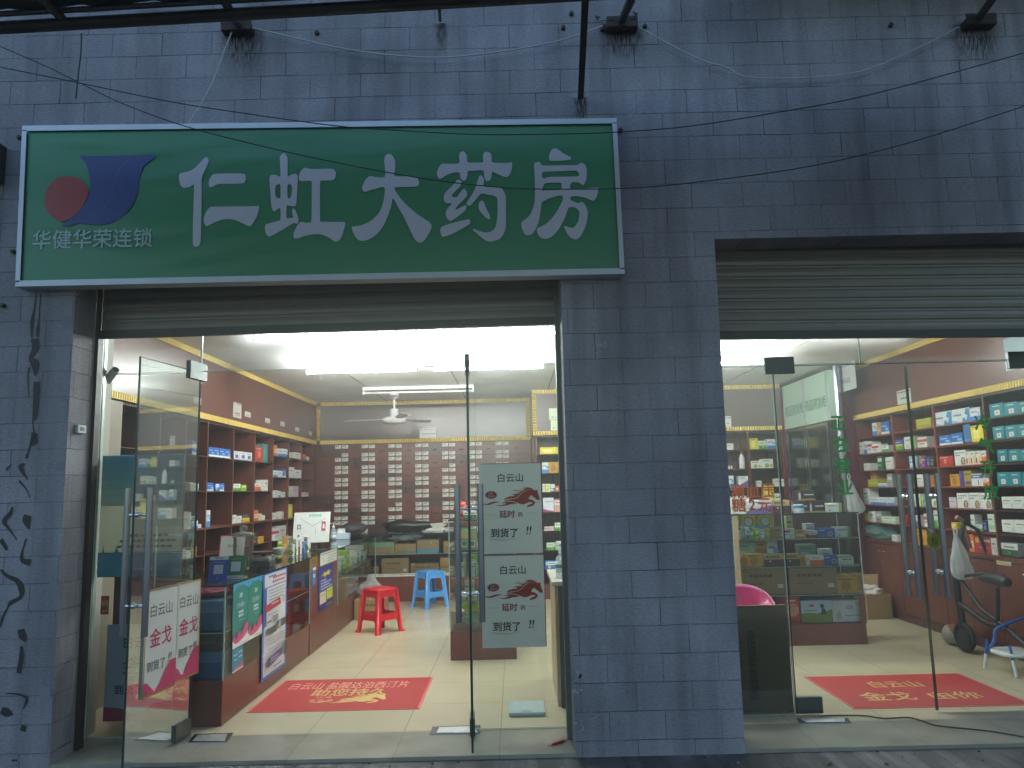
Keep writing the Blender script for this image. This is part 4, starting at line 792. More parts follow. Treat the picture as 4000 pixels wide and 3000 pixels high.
# cool cabinet in the right corner
cc = thing('cool_cabinet', 'dark medicine cool cabinet with pale green lit header in the corner', 'cabinet', (3.9, 5.2, 0))
b = B(); b.box(3.768, 3.90, 4.56, 6.05, 0, 2.205, pm('#2c3130', .4)); b.build('body', cc)
for y0, y1 in ((4.60, 5.30), (5.32, 6.02)):
    b = B(); b.box(3.752, 3.767, y0, y1, .1, 2.19, pm('#1a2422', .1, var=.05)); d = b.build('door', cc)
    b = B()
    for (a0, a1, c0, c1_) in ((y0, y1, 2.15, 2.19), (y0, y0 + .04, .1, 2.1495), (y1 - .04, y1, .1, 2.1495)): b.box(3.742, 3.7515, a0, a1, c0, c1_, M_STEEL)
    b.build('frame', d)
b = B(); b.box(3.748, 3.90, 4.50, 6.05, 2.2055, 2.80, pm('#b9d2c2', .35, var=.04))
for yy in (4.52, 5.25, 5.98): b.box(3.742, 3.7475, yy, yy + .05, 2.21, 2.79, M_ALU)
for yc in (4.92, 5.64): b.text('药品阴凉柜', V3((3.7465, yc, 2.44)), -YP, ZP, .15, pm('#4f8570', .5), .006, .66)
b.build('header', cc)

# ------------------------------------------------------------------ merchandise
DKT, GRY = '#3a3d42', '#9aa0a0'
def wd(v, c=DKT, h=.10, u0=.12, u1=.72, n=5): return ('w', u0, u1, v, h, n, c)
ST = {   # style: (words, body colour, front print)
 'white': ('white', '#dcddd8', [wd(.66), wd(.42, GRY, .05, .12, .6, 7), ('r', .78, .92, .15, .45, '#b9c4c4')]),
 'whiteblue': ('white and blue', '#d9dee0', [('r', 0, 1, 0, .34, '#3f7fc4'), wd(.68, '#2b4f86'), ('c', .82, .55, .12, '#6aa2d8')]),
 'blue': ('blue', '#2868b8', [('r', 0, 1, 0, .20, '#dfe6ea'), wd(.66, '#dfe8f2'), ('r', .55, .92, .28, .5, '#8fc0ea')]),
 'bluesq': ('white pouch-like blue-square', '#dfe0de', [('r', .25, .75, .18, .58, '#2a5fb0'), wd(.78, '#55606c', .08)]),
 'bluewhite': ('blue and white', '#3a78c2', [('r', .08, .92, .5, .92, '#e0e4e4'), wd(.7, '#2b4f86'), ('c', .3, .25, .16, '#e8d37a')]),
 'bluelime': ('blue, yellow and green', '#3d52b8', [('r', 0, 1, .38, .55, '#d9d24a'), ('r', 0, 1, 0, .38, '#5fa82c'), wd(.75, '#d9deea')]),
 'greenwhite': ('white and green', '#dadfd6', [('r', 0, 1, 0, .42, '#4f9a3a'), wd(.72, '#39503a'), ('c', .6, .3, .18, '#8cc56a')]),
 'palegreen': ('pale green', '#cfdccb', [('r', 0, 1, .15, .4, '#9cc9a0'), wd(.72, '#4a5a4c')]),
 'lime': ('lime green', '#9cc23a', [('r', .2, .8, .55, .8, '#e3e8d2'), wd(.35, '#2f4a1a')]),
 'green': ('dark green', '#2f6b48', [('r', .1, .9, .6, .85, '#d4dcd4'), wd(.35, '#cfe0d0')]),
 'whitegreen': ('white herb-print', '#dfe1d8', [('c', .45, .3, .24, '#7fae6a'), ('c', .82, .28, .18, '#c9b24a'), wd(.8, '#3c423c', .09)]),
 'yellow': ('bright yellow', '#e3d43c', [('r', .2, .65, .2, .75, '#efe58a'), wd(.88, '#6c5a1a', .07), ('r', .86, 1, 0, 1, '#d6c838')]),
 'paleyellow': ('pale yellow', '#dfe0a0', [wd(.7, '#5c6a3a'), ('c', .5, .35, .2, '#b8c86a')]),
 'amber': ('amber yellow', '#c9952c', [('c', .45, .42, .30, '#a8701c'), wd(.82, '#5a3c10', .09)]),
 'orange': ('orange', '#cf6a34', [('r', .15, .85, .3, .62, '#f0dccb'), wd(.46, '#a83a1c', .12)]),
 'orangewhite': ('white and orange', '#e0dcd4', [('r', 0, 1, 0, .55, '#d9663f'), wd(.75, '#8a4a34')]),
 'red': ('red', '#b23430', [('c', .48, .5, .26, '#d98a6c'), wd(.85, '#ecd6cc', .08)]),
 'redwhite': ('white and red', '#dedcd8', [('r', 0, 1, .55, .78, '#b8343a'), wd(.36, '#6c2c2c')]),
 'teal': ('teal', '#3d8f88', [('r', .3, .5, .2, .8, '#5fb0a6')]),
 'tealsq': ('teal cling-wrapped', '#1f7f8c', [('r', .34, .72, .14, .50, '#dfe0da'), ('c', .53, .32, .10, '#d29a54'), wd(.8, '#bfe0e0', .10, .25, .75)]),
 'cream': ('cream', '#cfc9b4', [wd(.6, '#6a6450', .08)]),
 'kraft': ('brown', '#8f744e', [wd(.72, '#4a3a26', .12, .15, .7), wd(.42, '#5a4830', .05, .15, .5), ('r', .80, .93, .25, .40, '#c8c3bb')]),
 'black': ('black', '#25272c', [wd(.55, '#d8d8d8', .14, .38, .92, 5), ('r', .05, .18, .12, .92, '#c9ced0'), ('r', .05, .18, .7, .92, '#b8425a'), ('r', 0, 1, 0, .14, '#a78a58')]),
 'blackyellow': ('black and yellow', '#2a2c30', [('r', 0, 1, 0, .55, '#d2aa34'), wd(.75, '#d8d2b8')]),
 'purple': ('purple', '#7c3590', [wd(.68, '#e6d6ea', .16), ('r', .2, .8, .1, .3, '#a05ab0')]),
 'whitepurple': ('white and purple', '#dedde2', [('l', [(0, 0), (1, 0), (1, .62), (0, .18)], '#6a5a9c'), wd(.82, '#55507a', .08)]),
 'lilac': ('pale lilac', '#c9bcc8', [wd(.6, '#7a6a80')]),
 'pink': ('pink and white', '#e2d4d2', [('r', 0, 1, 0, .5, '#dc9c96'), ('r', 0, 1, .92, 1, '#c8445a'), wd(.72, '#a04a50', .07)]),
 'magenta': ('white magenta-edged', '#d6d8e0', [('l', [(0, 0), (1, 0), (1, .06), (.5, .12), (0, .22)], '#a23a84'), wd(.72, '#55587a', .05, .15, .9)]),
 'maroon': ('cream and maroon', '#b79a6c', [('r', 0, 1, 0, .56, '#55282a'), wd(.78, '#6a4824', .18, .1, .75), ('r', .25, .36, .36, .46, '#d8cfc4')]),
 'yellowblue': ('yellow-to-blue', '#e0cc2e', [('r', 0, 1, 0, .50, '#3f9ccc'), ('r', 0, 1, .42, .56, '#a8cbb8'), ('c', .5, .66, .20, '#3c4a52'), ('c', .5, .66, .175, '#e6e8e4')]),
 'sage': ('sage green', '#8fa592', [('r', .1, .5, .3, .6, '#a9bba9'), wd(.8, '#5c6c5e', .06)]),
 'cyan': ('sky blue', '#4ea3d0', [('c', .5, .6, .16, '#2c6aa8'), wd(.25, '#d6e8f2')]),
 'steel': ('steel blue', '#3c6c9c', [('r', .1, .9, .1, .2, '#5a88b4')]),
 'olive': ('olive yellow', '#a8a33c', [('r', .1, .9, .4, .6, '#bab552')]),
 'tan': ('tan', '#b8864c', [('r', .2, .8, .2, .5, '#d2a86c')]),
 'peach': ('peach orange', '#c08a52', [('r', .08, .92, .25, .5, '#d9b88a'), wd(.75, '#6c4422')]),
 'grey': ('grey', '#8f9190', [('r', .15, .85, .55, .8, '#c2c4c2'), wd(.3, '#4a4c4c')]),
 'dark': ('dark brown', '#3a2a26', [wd(.6, '#c9b8a0'), ('r', .2, .5, .15, .4, '#b89a5a')]),
 'navy': ('navy', '#2c3a6a', [wd(.7, '#d2b86a'), ('c', .5, .35, .18, '#5a8ac0')]),
 'navywhite': ('white navy-banded', '#dfe0de', [('r', 0, 1, .62, .92, '#2c3f86'), wd(.77, '#dfe3ee', .12), ('r', .55, .62, .1, .5, '#4a4c50')]),
 'figure': ('white with a yellow mascot-free figure', '#e0e0dc', [wd(.82, '#3a3c44', .07, .08, .9), wd(.66, '#55585e', .08, .08, .5), ('l', [(.58, .06), (.9, .06), (.96, .3), (.86, .52), (.66, .52), (.55, .3)], '#4a4a8c'), ('l', [(.66, .12), (.86, .12), (.84, .46), (.68, .46)], '#d8b02c')]),
 'whiteyr': ('white, yellow and red', '#e0ded6', [('r', .55, .85, .12, .6, '#e2c83a'), ('r', 0, .28, .12, .5, '#c23a34'), wd(.82, '#5a5850', .07)]),
 'wave': ('white and blue wave-print', '#d5dce2', [('l', [(.55, 0), (1, 0), (1, .9), (.8, .95), (.72, .6), (.9, .4), (.6, .3)], '#3f86b8'), ('c', .78, .3, .14, '#bcd6e6'), wd(.55, '#44586c', .12, .1, .55), ('l', [(0, 0), (.5, 0), (.3, .12), (0, .22)], '#8fb8d4')]),
 'goldy': ('gold and purple', '#b29a3c', [('r', 0, .4, 0, 1, '#4a3f8c'), ('r', .5, .95, .12, .32, '#5a4a90'), wd(.78, '#3c3460', .12, .45, .95)]),
 'landscape': ('sky-and-meadow printed', '#b8c8d8', [('l', [(0, 0), (1, 0), (1, .62), (.75, .45), (.5, .42), (.2, .45), (0, .40)], '#6f8f3c'), ('l', [(.62, .36), (.82, .36), (.78, .58), (.74, .66), (.66, .62)], '#2c3038'), ('c', .68, .74, .10, '#26262c'), ('r', .26, .42, .72, .82, '#c2486a'), wd(.55, '#7c8a9a', .08, .1, .5)]),
 'logo': ('white', '#cfd0d2', [('r', .48, .70, .62, .76, '#a8506a'), wd(.69, '#e4dfe4', .08, .5, .68, 3), ('l', [(.12, .14), (.28, .14), (.3, .45), (.2, .5), (.12, .4)], '#a9adb2'), wd(.3, '#7f858c', .05, .42, .9, 8)]),
 'redgold': ('red and white', '#a83038', [('r', .03, .25, .62, .9, '#d8b43a'), wd(.76, '#e8dcd8', .16, .30, .95, 5), wd(.35, '#d8a8a4', .05, .2, .9, 8)]),
 'greencap': ('white over dark green', '#dcdfd8', [('r', 0, 1, 0, .52, '#2f5636'), wd(.72, '#3a423c', .14, .25, .85, 5), ('c', .55, .26, .14, '#5c8660')]),
 'maroonw': ('white and maroon', '#d5d0c8', [('r', 0, 1, 0, .58, '#7a2c38'), ('r', .25, .9, .38, .52, '#cfc4c0'), wd(.8, '#6c5a54', .10)]),
 'bluegold': ('royal blue', '#2f58ac', [('c', .72, .4, .26, '#c9a84a'), ('c', .72, .4, .17, '#3a5a9a'), wd(.78, '#dfe4ee', .12, .06, .4, 3)]),
 'green2': ('white green-edged', '#d3d8d0', [('r', .8, 1, 0, 1, '#8aa85a'), wd(.72, '#3f4a42', .10, .15, .72, 6), ('l', [(.18, .1), (.34, .1), (.3, .38), (.2, .3)], '#9aa39a')]),
 'topgreen': ('white green-topped', '#c9cfc4', [('r', 0, 1, .8, 1, '#9ab05a'), wd(.6, '#3a4440', .14, .22, .85, 4), wd(.3, '#8a948c', .06, .2, .7, 6)]),
 'kraftteal': ('brown teal-topped', '#94794f', [('r', 0, .62, .62, .95, '#5f9a7c'), ('r', .66, 1, .62, .95, '#5f9a7c')]),
 'kraftblue': ('brown blue-banded', '#8f7a58', [('r', 0, 1, .04, .28, '#3f8aa8'), ('c', .66, .78, .05, '#c8c0b0')]),
 'kraftprint': ('brown teal-printed', '#97794d', [('r', .40, .54, .12, .42, '#3a8a86'), ('r', .58, .88, .30, .52, '#5a9a94'), wd(.25, '#6c5436', .06)]),
 'krafttape': ('brown taped', '#a5804c', [('l', [(0, .38), (1, .45), (1, .56), (0, .52)], '#8a6034')]),
 'kraftred': ('brown red-printed', '#9a7a4c', [wd(.4, '#a8402c', .14, .1, .7, 3)]),
 'cartonblue': ('blue', '#4a6c84', [('r', 0, 1, 0, .6, '#264e6c'), wd(.78, '#8a6a86', .10, .05, .7, 7), ('l', [(.5, .14), (.72, .10), (.62, .2)], '#1c4258')]),
 'trayd': ('dull brown', '#4a3e34', [('r', .1, .9, .4, .6, '#5c4e40')]),
 'gypot': ('light blue', '#9ab8cc', [('r', .2, .8, .2, .7, '#dfe4e8'), wd(.5, '#4a5c80', .12)]),
}
ST['figure'] = ('white figure-print',) + ST['figure'][1:]
FRAMES = {}
class Frame:
    def __init__(s, ax, val, sgn): s.ax, s.val, s.sgn = ax, val, sgn
    def at(s, px, py): return AX(px, py, s.val) if s.ax == 'x' else AY(px, py, s.val)
    def uvn(s):
        if s.ax == 'y': return XP, -YP
        return (YP, XP) if s.sgn > 0 else (-YP, -XP)
FL, FR_, FN, FK, FG, FB = Frame('x', -3.012, 1), Frame('x', 4.122, -1), Frame('y', 6.14, -1), Frame('y', 2.79, -1), Frame('y', 2.50, -1), Frame('y', 6.245, -1)
ORD = ['first', 'second', 'third', 'fourth', 'fifth', 'sixth', 'seventh', 'eighth', 'ninth', 'tenth', 'eleventh', 'twelfth', 'thirteenth']
def carton(O, U, N, W, H, D, style, name, label, cat='box', group=None, yaw=0.0, open_top=False):
    dsc, col, pr = ST[style]
    if yaw:
        c, s_ = math.cos(yaw), math.sin(yaw); rot = lambda v: V3((v.x * c - v.y * s_, v.x * s_ + v.y * c, v.z)); U, N = rot(U), rot(N)
    b = B(); m = pm(col, .42, var=.06)
    O = V3(O)
    if open_top:
        th = .004
        b.obox(O, U, -N, ZP, W, th, H, m); b.obox(O - N * (D - th), U, -N, ZP, W, th, H, m); b.obox(O - N * th, U, -N, ZP, th, D - 2 * th, H, m); b.obox(O - N * th + U * (W - th), U, -N, ZP, th, D - 2 * th, H, m)
        b.obox(O - N * th + U * th, U, -N, ZP, W - 2 * th, D - 2 * th, th, m)
    else: b.obox(O, U, -N, ZP, W, D, H, m, min(.0025, H * .06, W * .06))
    paint(b, O, U, ZP, N, W, H, pr, .0006)
    e = .0009
    if 'brown' in dsc:
        b.obox(O + U * (W * .47) + ZP * (H + .0002), U, -N, ZP, W * .06, D, .0006, pm('#b89c6a', .3))
    return tag(b.build(name), label, cat, group)
USED = {}
def row(fr, T, z, items, where, group, noun='box', depth=.11, name='medicine_box', cat='medicine box', dz=0.0):
    """items: (x0, x1, ytop, style[, options]) in the coordinates of view T; boxes stand on height z"""
    U, N = fr.uvn(); n = len(items)
    for i, it in enumerate(items):
        x0, x1, yt, stl = it[:4]; opt = it[4] if len(it) > 4 else {}
        (a, c), (e, _) = zp(T, x0, yt), zp(T, x1, yt)
        p, q = fr.at(a, c), fr.at(e, c); Wd = abs((q - p).dot(U)) - .002
        zz = opt.get('z', z); H = max(.025, (p.z + q.z) / 2 - zz)
        O = V3((p.x, p.y, zz + .0008)) - N * opt.get('back', 0.0); D = opt.get('d', min(depth, max(.035, Wd * 1.1 if Wd < .1 else depth)))
        nn = opt.get('noun', noun); dsc = ST[stl][0]
        if 'label' in opt: lab = opt['label']
        else:
            pos = 'only one' if n == 1 else (ORD[i] + ' from left' if i <= (n - 1) / 2 else ('rightmost' if i == n - 1 else ORD[n - 1 - i] + ' from right'))
            lab = f'{dsc} {nn}, {pos}, {where}' if n > 1 else f'{dsc} {nn}, {where}'
        if lab in USED: lab = lab + ', set behind'
        USED[lab] = 1
        carton(O, U, N, Wd, H, D, stl, opt.get('name', name), lab, opt.get('cat', cat), group, opt.get('yaw', rng.uniform(-.03, .03)))
GL = 'medicine boxes on the left wall shelf'
w1, w2, w3, w4, w5, w6, w0 = ('left wall bay facing the mahogany panel', 'left wall bay behind the glass jar', 'left wall bay beside the white monitor', 'left wall bay left of the monitor top', 'left wall bay above the monitor', 'far corner bay of the left wall', 'left wall behind open door')
row(FL, Z7, 1.868, [(320, 378, 681, 'blue'), (378, 437, 688, 'blue'), (437, 495, 696, 'blue'), (495, 553, 704, 'blue')], 'top shelf with the four blue packs', GL)
row(FL, Z7, 1.527, [(305, 376, 1068, 'blue'), (392, 440, 1077, 'bluewhite'), (440, 487, 1075, 'blue')], 'middle shelf above the green bags', GL)
row(FL, Z7, 1.178, [(297, 338, 1366, 'whiteblue')], 'beside the two green-bottomed bags', GL)
row(FL, Z7, 1.868, [(142, 190, 612, 'blue')], 'top shelf, ' + w0, GL)
row(FL, Z7, 1.527, [(122, 150, 1060, 'cream'), (152, 215, 1075, 'white')], 'middle shelf, ' + w0, GL)
row(FL, Z7, 1.178, [(55, 105, 1380, 'cream'), (107, 134, 1382, 'white'), (140, 203, 1480, 'whiteblue'), (205, 243, 1515, 'white')], 'lower shelf, ' + w0, GL)
row(FL, Z7, .913, [(20, 70, 1780, 'cream'), (75, 130, 1800, 'white'), (136, 190, 1760, 'tan')], 'lowest shelf, ' + w0, GL)
row(FL, Z7, 1.868, [(593, 655, 727, 'bluesq'), (660, 721, 733, 'bluesq'), (725, 785, 741, 'bluesq')], 'top shelf beside the blue packs', GL, 'box')
row(FL, Z7, 1.527, [(590, 660, 1078, 'greenwhite'), (672, 728, 1090, 'lime')], 'middle shelf behind the glass jar', GL)
row(FL, Z7, 1.178, [(570, 622, 1415, 'white'), (624, 680, 1425, 'white'), (682, 768, 1402, 'blackyellow')], 'shelf just above the glass jar lid', GL)
row(FL, Z7, 1.868, [(830, 900, 677, 'red', {'noun': 'binder', 'name': 'binder', 'cat': 'binder'}), (903, 960, 650, 'teal', {'noun': 'binder', 'name': 'binder', 'cat': 'binder'})], 'top shelf, ' + w3, GL)
row(FL, Z7, 1.527, [(815, 888, 1075, 'orangewhite'), (891, 920, 1082, 'white'), (922, 962, 1035, 'white')], 'middle shelf, bay right of the jar', GL)
row(FL, Z7, 1.178, [(805, 855, 1362, 'orange'), (857, 895, 1400, 'cream'), (897, 928, 1417, 'white')], 'wooden shelf, bay right of the jar', GL)
row(FL, Z7, .913, [(800, 850, 1605, 'dark'), (852, 910, 1650, 'amber')], 'lowest shelf right of the glass jar', GL)
row(FL, Z7, 1.968, [(1025, 1062, 660, 'orange'), (1064, 1118, 700, 'whiteblue'), (1119, 1172, 702, 'whiteblue')], 'top shelf, bay left of the monitor', GL)
row(FL, Z7, 1.70, [(1018, 1068, 935, 'whiteblue'), (1070, 1120, 938, 'white'), (1122, 1154, 921, 'blue')], 'second shelf, bay left of the monitor', GL)
row(FL, Z7, 1.443, [(1014, 1030, 1182, 'white'), (1031, 1068, 1150, 'white'), (1070, 1098, 1156, 'whiteblue'), (1100, 1147, 1166, 'white')], 'third shelf, bay left of the monitor', GL)
row(FL, Z7, 1.168, [(1005, 1038, 1402, 'white'), (1040, 1078, 1390, 'whitegreen'), (1080, 1110, 1406, 'white'), (1112, 1130, 1377, 'pink')], 'wooden shelf left of the white monitor', GL)
row(FL, Z7, .913, [(1000, 1080, 1562, 'redwhite'), (1085, 1155, 1532, 'white'), (1010, 1075, 1620, 'white', {'back': -.03, 'd': .03})], 'stack on the lowest shelf left of the monitor', GL)
row(FL, Z7, 1.965, [(1200, 1240, 745, 'cream'), (1248, 1308, 742, 'white')], 'top shelf, bay above the white monitor', GL)
row(FL, Z7, 1.70, [(1184, 1248, 898, 'white'), (1251, 1315, 928, 'white')], 'second shelf, bay above the white monitor', GL)
row(FL, Z7, 1.443, [(1180, 1220, 1110, 'cream'), (1223, 1294, 1103, 'lilac')], 'third shelf, bay above the white monitor', GL)
row(FL, Z7, 1.168, [(1184, 1222, 1302, 'yellow')], 'just above the monitor\'s left corner', GL)
row(FL, Z7, 1.963, [(1335, 1372, 760, 'red'), (1376, 1410, 786, 'white')], 'top shelf of the far corner bay', GL)
row(FL, Z7, 1.443, [(1326, 1400, 1172, 'redwhite')], 'third shelf of the far corner bay', GL)

GN = 'medicine boxes on the back shelf'
row(FN, ZQ, 1.953, [(1408, 1600, -8, 'yellow'), (1602, 1650, -6, 'yellow')], 'top shelf behind the fixed pane', GN)
row(FN, ZQ, 1.69, [(1430, 1500, 157, 'whiteblue'), (1503, 1603, 153, 'amber'), (1605, 1656, 141, 'paleyellow')], 'second shelf right of the upper horse poster', GN)
row(FN, ZQ, 1.432, [(1434, 1462, 388, 'white'), (1465, 1521, 388, 'paleyellow'), (1523, 1570, 386, 'bluewhite'), (1572, 1610, 412, 'orange'), (1613, 1663, 410, 'orange')], 'third shelf right of the upper horse poster', GN)
row(FN, ZQ, 1.159, [(1440, 1557, 538, 'magenta'), (1562, 1668, 550, 'pink')], 'fourth shelf right of the upper horse poster', GN)
row(FN, ZQ, .906, [(1456, 1563, 852, 'redwhite'), (1568, 1672, 808, 'greenwhite')], 'fifth shelf right of the upper horse poster', GN)
row(FN, ZQ, .644, [(1480, 1577, 1026, 'greenwhite'), (1579, 1680, 1008, 'palegreen')], 'shelf above the sanitizer bottle', GN)
row(FN, ZQ, .389, [(1462, 1620, 1220, 'bluewhite')], 'low shelf left of the sanitizer bottle', GN)
row(FN, R1, 1.953, [(270, 364, 1366, 'white'), (560, 668, 1302, 'yellow', {'yaw': .12}), (672, 768, 1332, 'greenwhite', {'yaw': .15}), (772, 880, 1312, 'whiteblue')], 'top shelf in the right bay', GN)
row(FN, R3, 1.687, [(575, 705, 316, 'whitegreen'), (708, 852, 293, 'whitegreen')], 'second shelf beside the white spray bottle', GN)
row(FN, R3, 1.434, [(300, 366, 500, 'whiteblue'), (422, 545, 505, 'whitepurple'), (652, 714, 562, 'white'), (868, 936, 536, 'white'), (939, 1003, 539, 'white')], 'third shelf in the right bay', GN)
row(FN, R3, 1.159, [(330, 420, 755, 'white'), (430, 560, 750, 'whiteblue'), (735, 860, 612, 'yellow'), (870, 960, 720, 'greenwhite')], 'shelf behind the orange window letters', GN)

GK = 'medicine packs on the tall display counter'; GKI = 'medicine packs inside the tall display counter'
row(FK, R3, 1.195, [(340, 512, 790, 'white'), (515, 835, 800, 'whitepurple'), (840, 1054, 802, 'maroon'), (1062, 1285, 812, 'black'), (1290, 1488, 812, 'black'), (1492, 1698, 842, 'green2')], 'on top of the tall display counter', GK, 'carton', .15)
p = FK.at(*zp(R3, 1150, 806)); row(FK, R3, p.z + .001, [(1150, 1366, 680, 'black', {'label': 'black carton lying on top of the two other black cartons'})], '', GK)
row(FK, R3, .961, [(395, 518, 978, 'yellowblue', {'back': .2}), (522, 723, 974, 'yellowblue', {'back': .2}), (727, 945, 970, 'yellowblue', {'back': .2})], 'back row under the counter\'s glass top', GKI, 'carton', .12)
row(FK, R3, .961, [(1065, 1150, 1000, 'paleyellow', {'back': .12}), (1312, 1428, 1098, 'white', {'back': .12})], 'standing behind the front row, upper counter shelf', GKI)
row(FK, R3, .961, [(420, 462, 1180, 'white'), (466, 508, 1140, 'sage'), (511, 555, 1136, 'whiteblue'), (558, 614, 1182, 'lime'), (620, 685, 1152, 'lime'), (690, 753, 1162, 'gypot'), (756, 818, 1150, 'olive'), (821, 970, 1137, 'kraft'), (985, 1054, 1147, 'redwhite'), (1057, 1115, 1148, 'palegreen')], 'front row left half, upper counter shelf', GKI)
row(FK, R3, .961, [(1120, 1245, 1172, 'peach'), (1250, 1404, 1176, 'maroonw'), (1407, 1610, 1150, 'bluegold'), (1614, 1803, 1135, 'green2')], 'front row right half, upper counter shelf', GKI)
row(FK, R3, .709, [(436, 703, 1332, 'sage', {'back': .18}), (706, 844, 1316, 'amber', {'back': .18}), (847, 985, 1302, 'whiteblue', {'back': .18}), (1255, 1475, 1366, 'sage', {'back': .18}), (1545, 1685, 1422, 'white', {'back': .18})], 'back row, middle counter shelf', GKI)
row(FK, R3, .709, [(470, 512, 1462, 'amber'), (516, 733, 1466, 'amber'), (737, 990, 1470, 'maroon'), (1002, 1180, 1466, 'maroon'), (1184, 1258, 1502, 'amber'), (1262, 1304, 1492, 'white'), (1307, 1480, 1486, 'orangewhite'), (1483, 1650, 1486, 'bluegold'), (1653, 1845, 1490, 'topgreen')], 'front row, middle counter shelf', GKI)
row(FK, R5, .45, [(470, 1010, 226, 'kraft'), (1042, 1630, 216, 'kraft'), (1616, 1905, 322, 'amber')], 'lower shelf of the tall display counter', GKI, 'shipping carton', .3, 'shipping_carton', 'carton')
row(FK, R5, .193, [(990, 1180, 575, 'red'), (1190, 1576, 618, 'landscape'), (1580, 1940, 620, 'logo')], 'bottom of the tall display counter', GKI, 'carton', .25, 'carton', 'carton')

GR = 'medicine boxes on the right wall shelf'
ra, rb, rc, rd_ = 'right wall beside the pipe column', 'right wall behind first handle', 'right wall above shopping bag', 'right wall bay at the picture\'s right edge'
row(FR_, R2, 1.99, [(332, 388, 1112, 'whiteblue'), (390, 440, 1106, 'tan'), (442, 540, 1102, 'blue')], 'top shelf, ' + ra, GR)
row(FR_, R2, 1.795, [(158, 223, 1352, 'white'), (225, 268, 1342, 'whiteblue'), (270, 328, 1345, 'redwhite'), (332, 413, 1376, 'redwhite'), (416, 452, 1372, 'white'), (458, 535, 1392, 'greenwhite')], 'second shelf, ' + ra, GR)
row(FR_, R4, 1.60, [(230, 303, 348, 'white'), (395, 455, 262, 'green'), (497, 588, 272, 'white')], 'third shelf, ' + ra, GR)
row(FR_, R4, 1.41, [(246, 320, 453, 'peach', {'back': .06}), (280, 412, 546, 'olive'), (414, 510, 594, 'whiteblue'), (514, 578, 478, 'grey')], 'fourth shelf, ' + ra, GR)
row(FR_, R4, 1.21, [(222, 300, 650, 'white'), (305, 418, 768, 'whiteblue'), (421, 512, 768, 'whiteblue'), (516, 604, 768, 'whiteblue')], 'fifth shelf, ' + ra, GR)
row(FR_, R4, 1.01, [(229, 290, 962, 'yellow'), (294, 372, 942, 'white'), (378, 448, 940, 'grey'), (452, 618, 1006, 'palegreen')], 'sixth shelf, ' + ra, GR)
row(FR_, R4, .82, [(576, 645, 1232, 'white')], 'cupboard top beside the teal bag', GR)
row(FR_, R2, 1.99, [(872, 1065, 1060, 'olive')], 'top shelf, ' + rb, GR)
row(FR_, R2, 1.80, [(617, 720, 1322, 'bluelime'), (725, 862, 1282, 'green2'), (892, 1014, 1288, 'redwhite')], 'second shelf, ' + rb, GR)
row(FR_, R4, 1.60, [(788, 886, 257, 'gypot'), (897, 944, 257, 'goldy'), (948, 998, 262, 'purple'), (1002, 1044, 264, 'navy'), (1047, 1103, 252, 'dark')], 'third shelf, ' + rb, GR)
row(FR_, R4, 1.41, [(787, 848, 497, 'dark'), (872, 966, 487, 'white'), (969, 1050, 492, 'purple'), (1054, 1120, 500, 'amber')], 'fourth shelf, ' + rb, GR)
row(FR_, R4, 1.21, [(810, 866, 727, 'palegreen'), (869, 928, 727, 'cream'), (942, 964, 727, 'lime'), (968, 1063, 730, 'cyan'), (1066, 1150, 740, 'whitegreen')], 'fifth shelf, ' + rb, GR)
row(FR_, R4, 1.01, [(706, 760, 987, 'red'), (840, 914, 992, 'whitepurple'), (970, 1022, 972, 'redwhite'), (1025, 1085, 977, 'grey'), (1090, 1170, 930, 'greenwhite')], 'sixth shelf, ' + rb, GR)
row(FR_, R4, .82, [(868, 965, 1160, 'amber', {'yaw': .25}), (1022, 1138, 1242, 'yellow')], 'cupboard top behind the round sticker', GR)
row(FR_, R2, 1.99, [(1093, 1306, 976, 'wave'), (1310, 1530, 937, 'wave'), (1534, 1672, 927, 'whiteblue')], 'top shelf, ' + rc, GR, depth=.16)
row(FR_, R2, 1.80, [(1160, 1302, 1268, 'blue'), (1305, 1448, 1240, 'blue'), (1452, 1540, 1130, 'steel'), (1546, 1708, 1142, 'yellow')], 'second shelf, ' + rc, GR)
row(FR_, R4, 1.60, [(1146, 1328, 260, 'red'), (1346, 1484, 186, 'figure'), (1490, 1545, 203, 'whiteyr'), (1548, 1603, 200, 'whiteyr'), (1607, 1672, 192, 'whiteyr'), (1676, 1738, 190, 'orangewhite')], 'third shelf, ' + rc, GR)
row(FR_, R4, 1.41, [(1292, 1405, 482, 'amber'), (1410, 1553, 442, 'goldy'), (1556, 1698, 477, 'navywhite'), (1702, 1780, 532, 'orangewhite')], 'fourth shelf, ' + rc, GR)
row(FR_, R4, 1.21, [(1282, 1374, 767, 'lilac'), (1378, 1520, 716, 'figure'), (1525, 1658, 713, 'figure'), (1662, 1800, 716, 'figure')], 'fifth shelf, ' + rc, GR)
row(FR_, R4, 1.015, [(1312, 1382, 1080, 'yellow'), (1500, 1544, 1102, 'white'), (1546, 1598, 982, 'white'), (1601, 1692, 1107, 'greenwhite'), (1695, 1752, 1052, 'navy'), (1757, 1840, 977, 'palegreen')], 'sixth shelf, ' + rc, GR)
row(FR_, R4, .82, [(1518, 1590, 1224, 'orange'), (1600, 1790, 1252, 'redgold'), (1796, 1868, 1272, 'white')], 'cupboard top right of the plastic bag', GR)
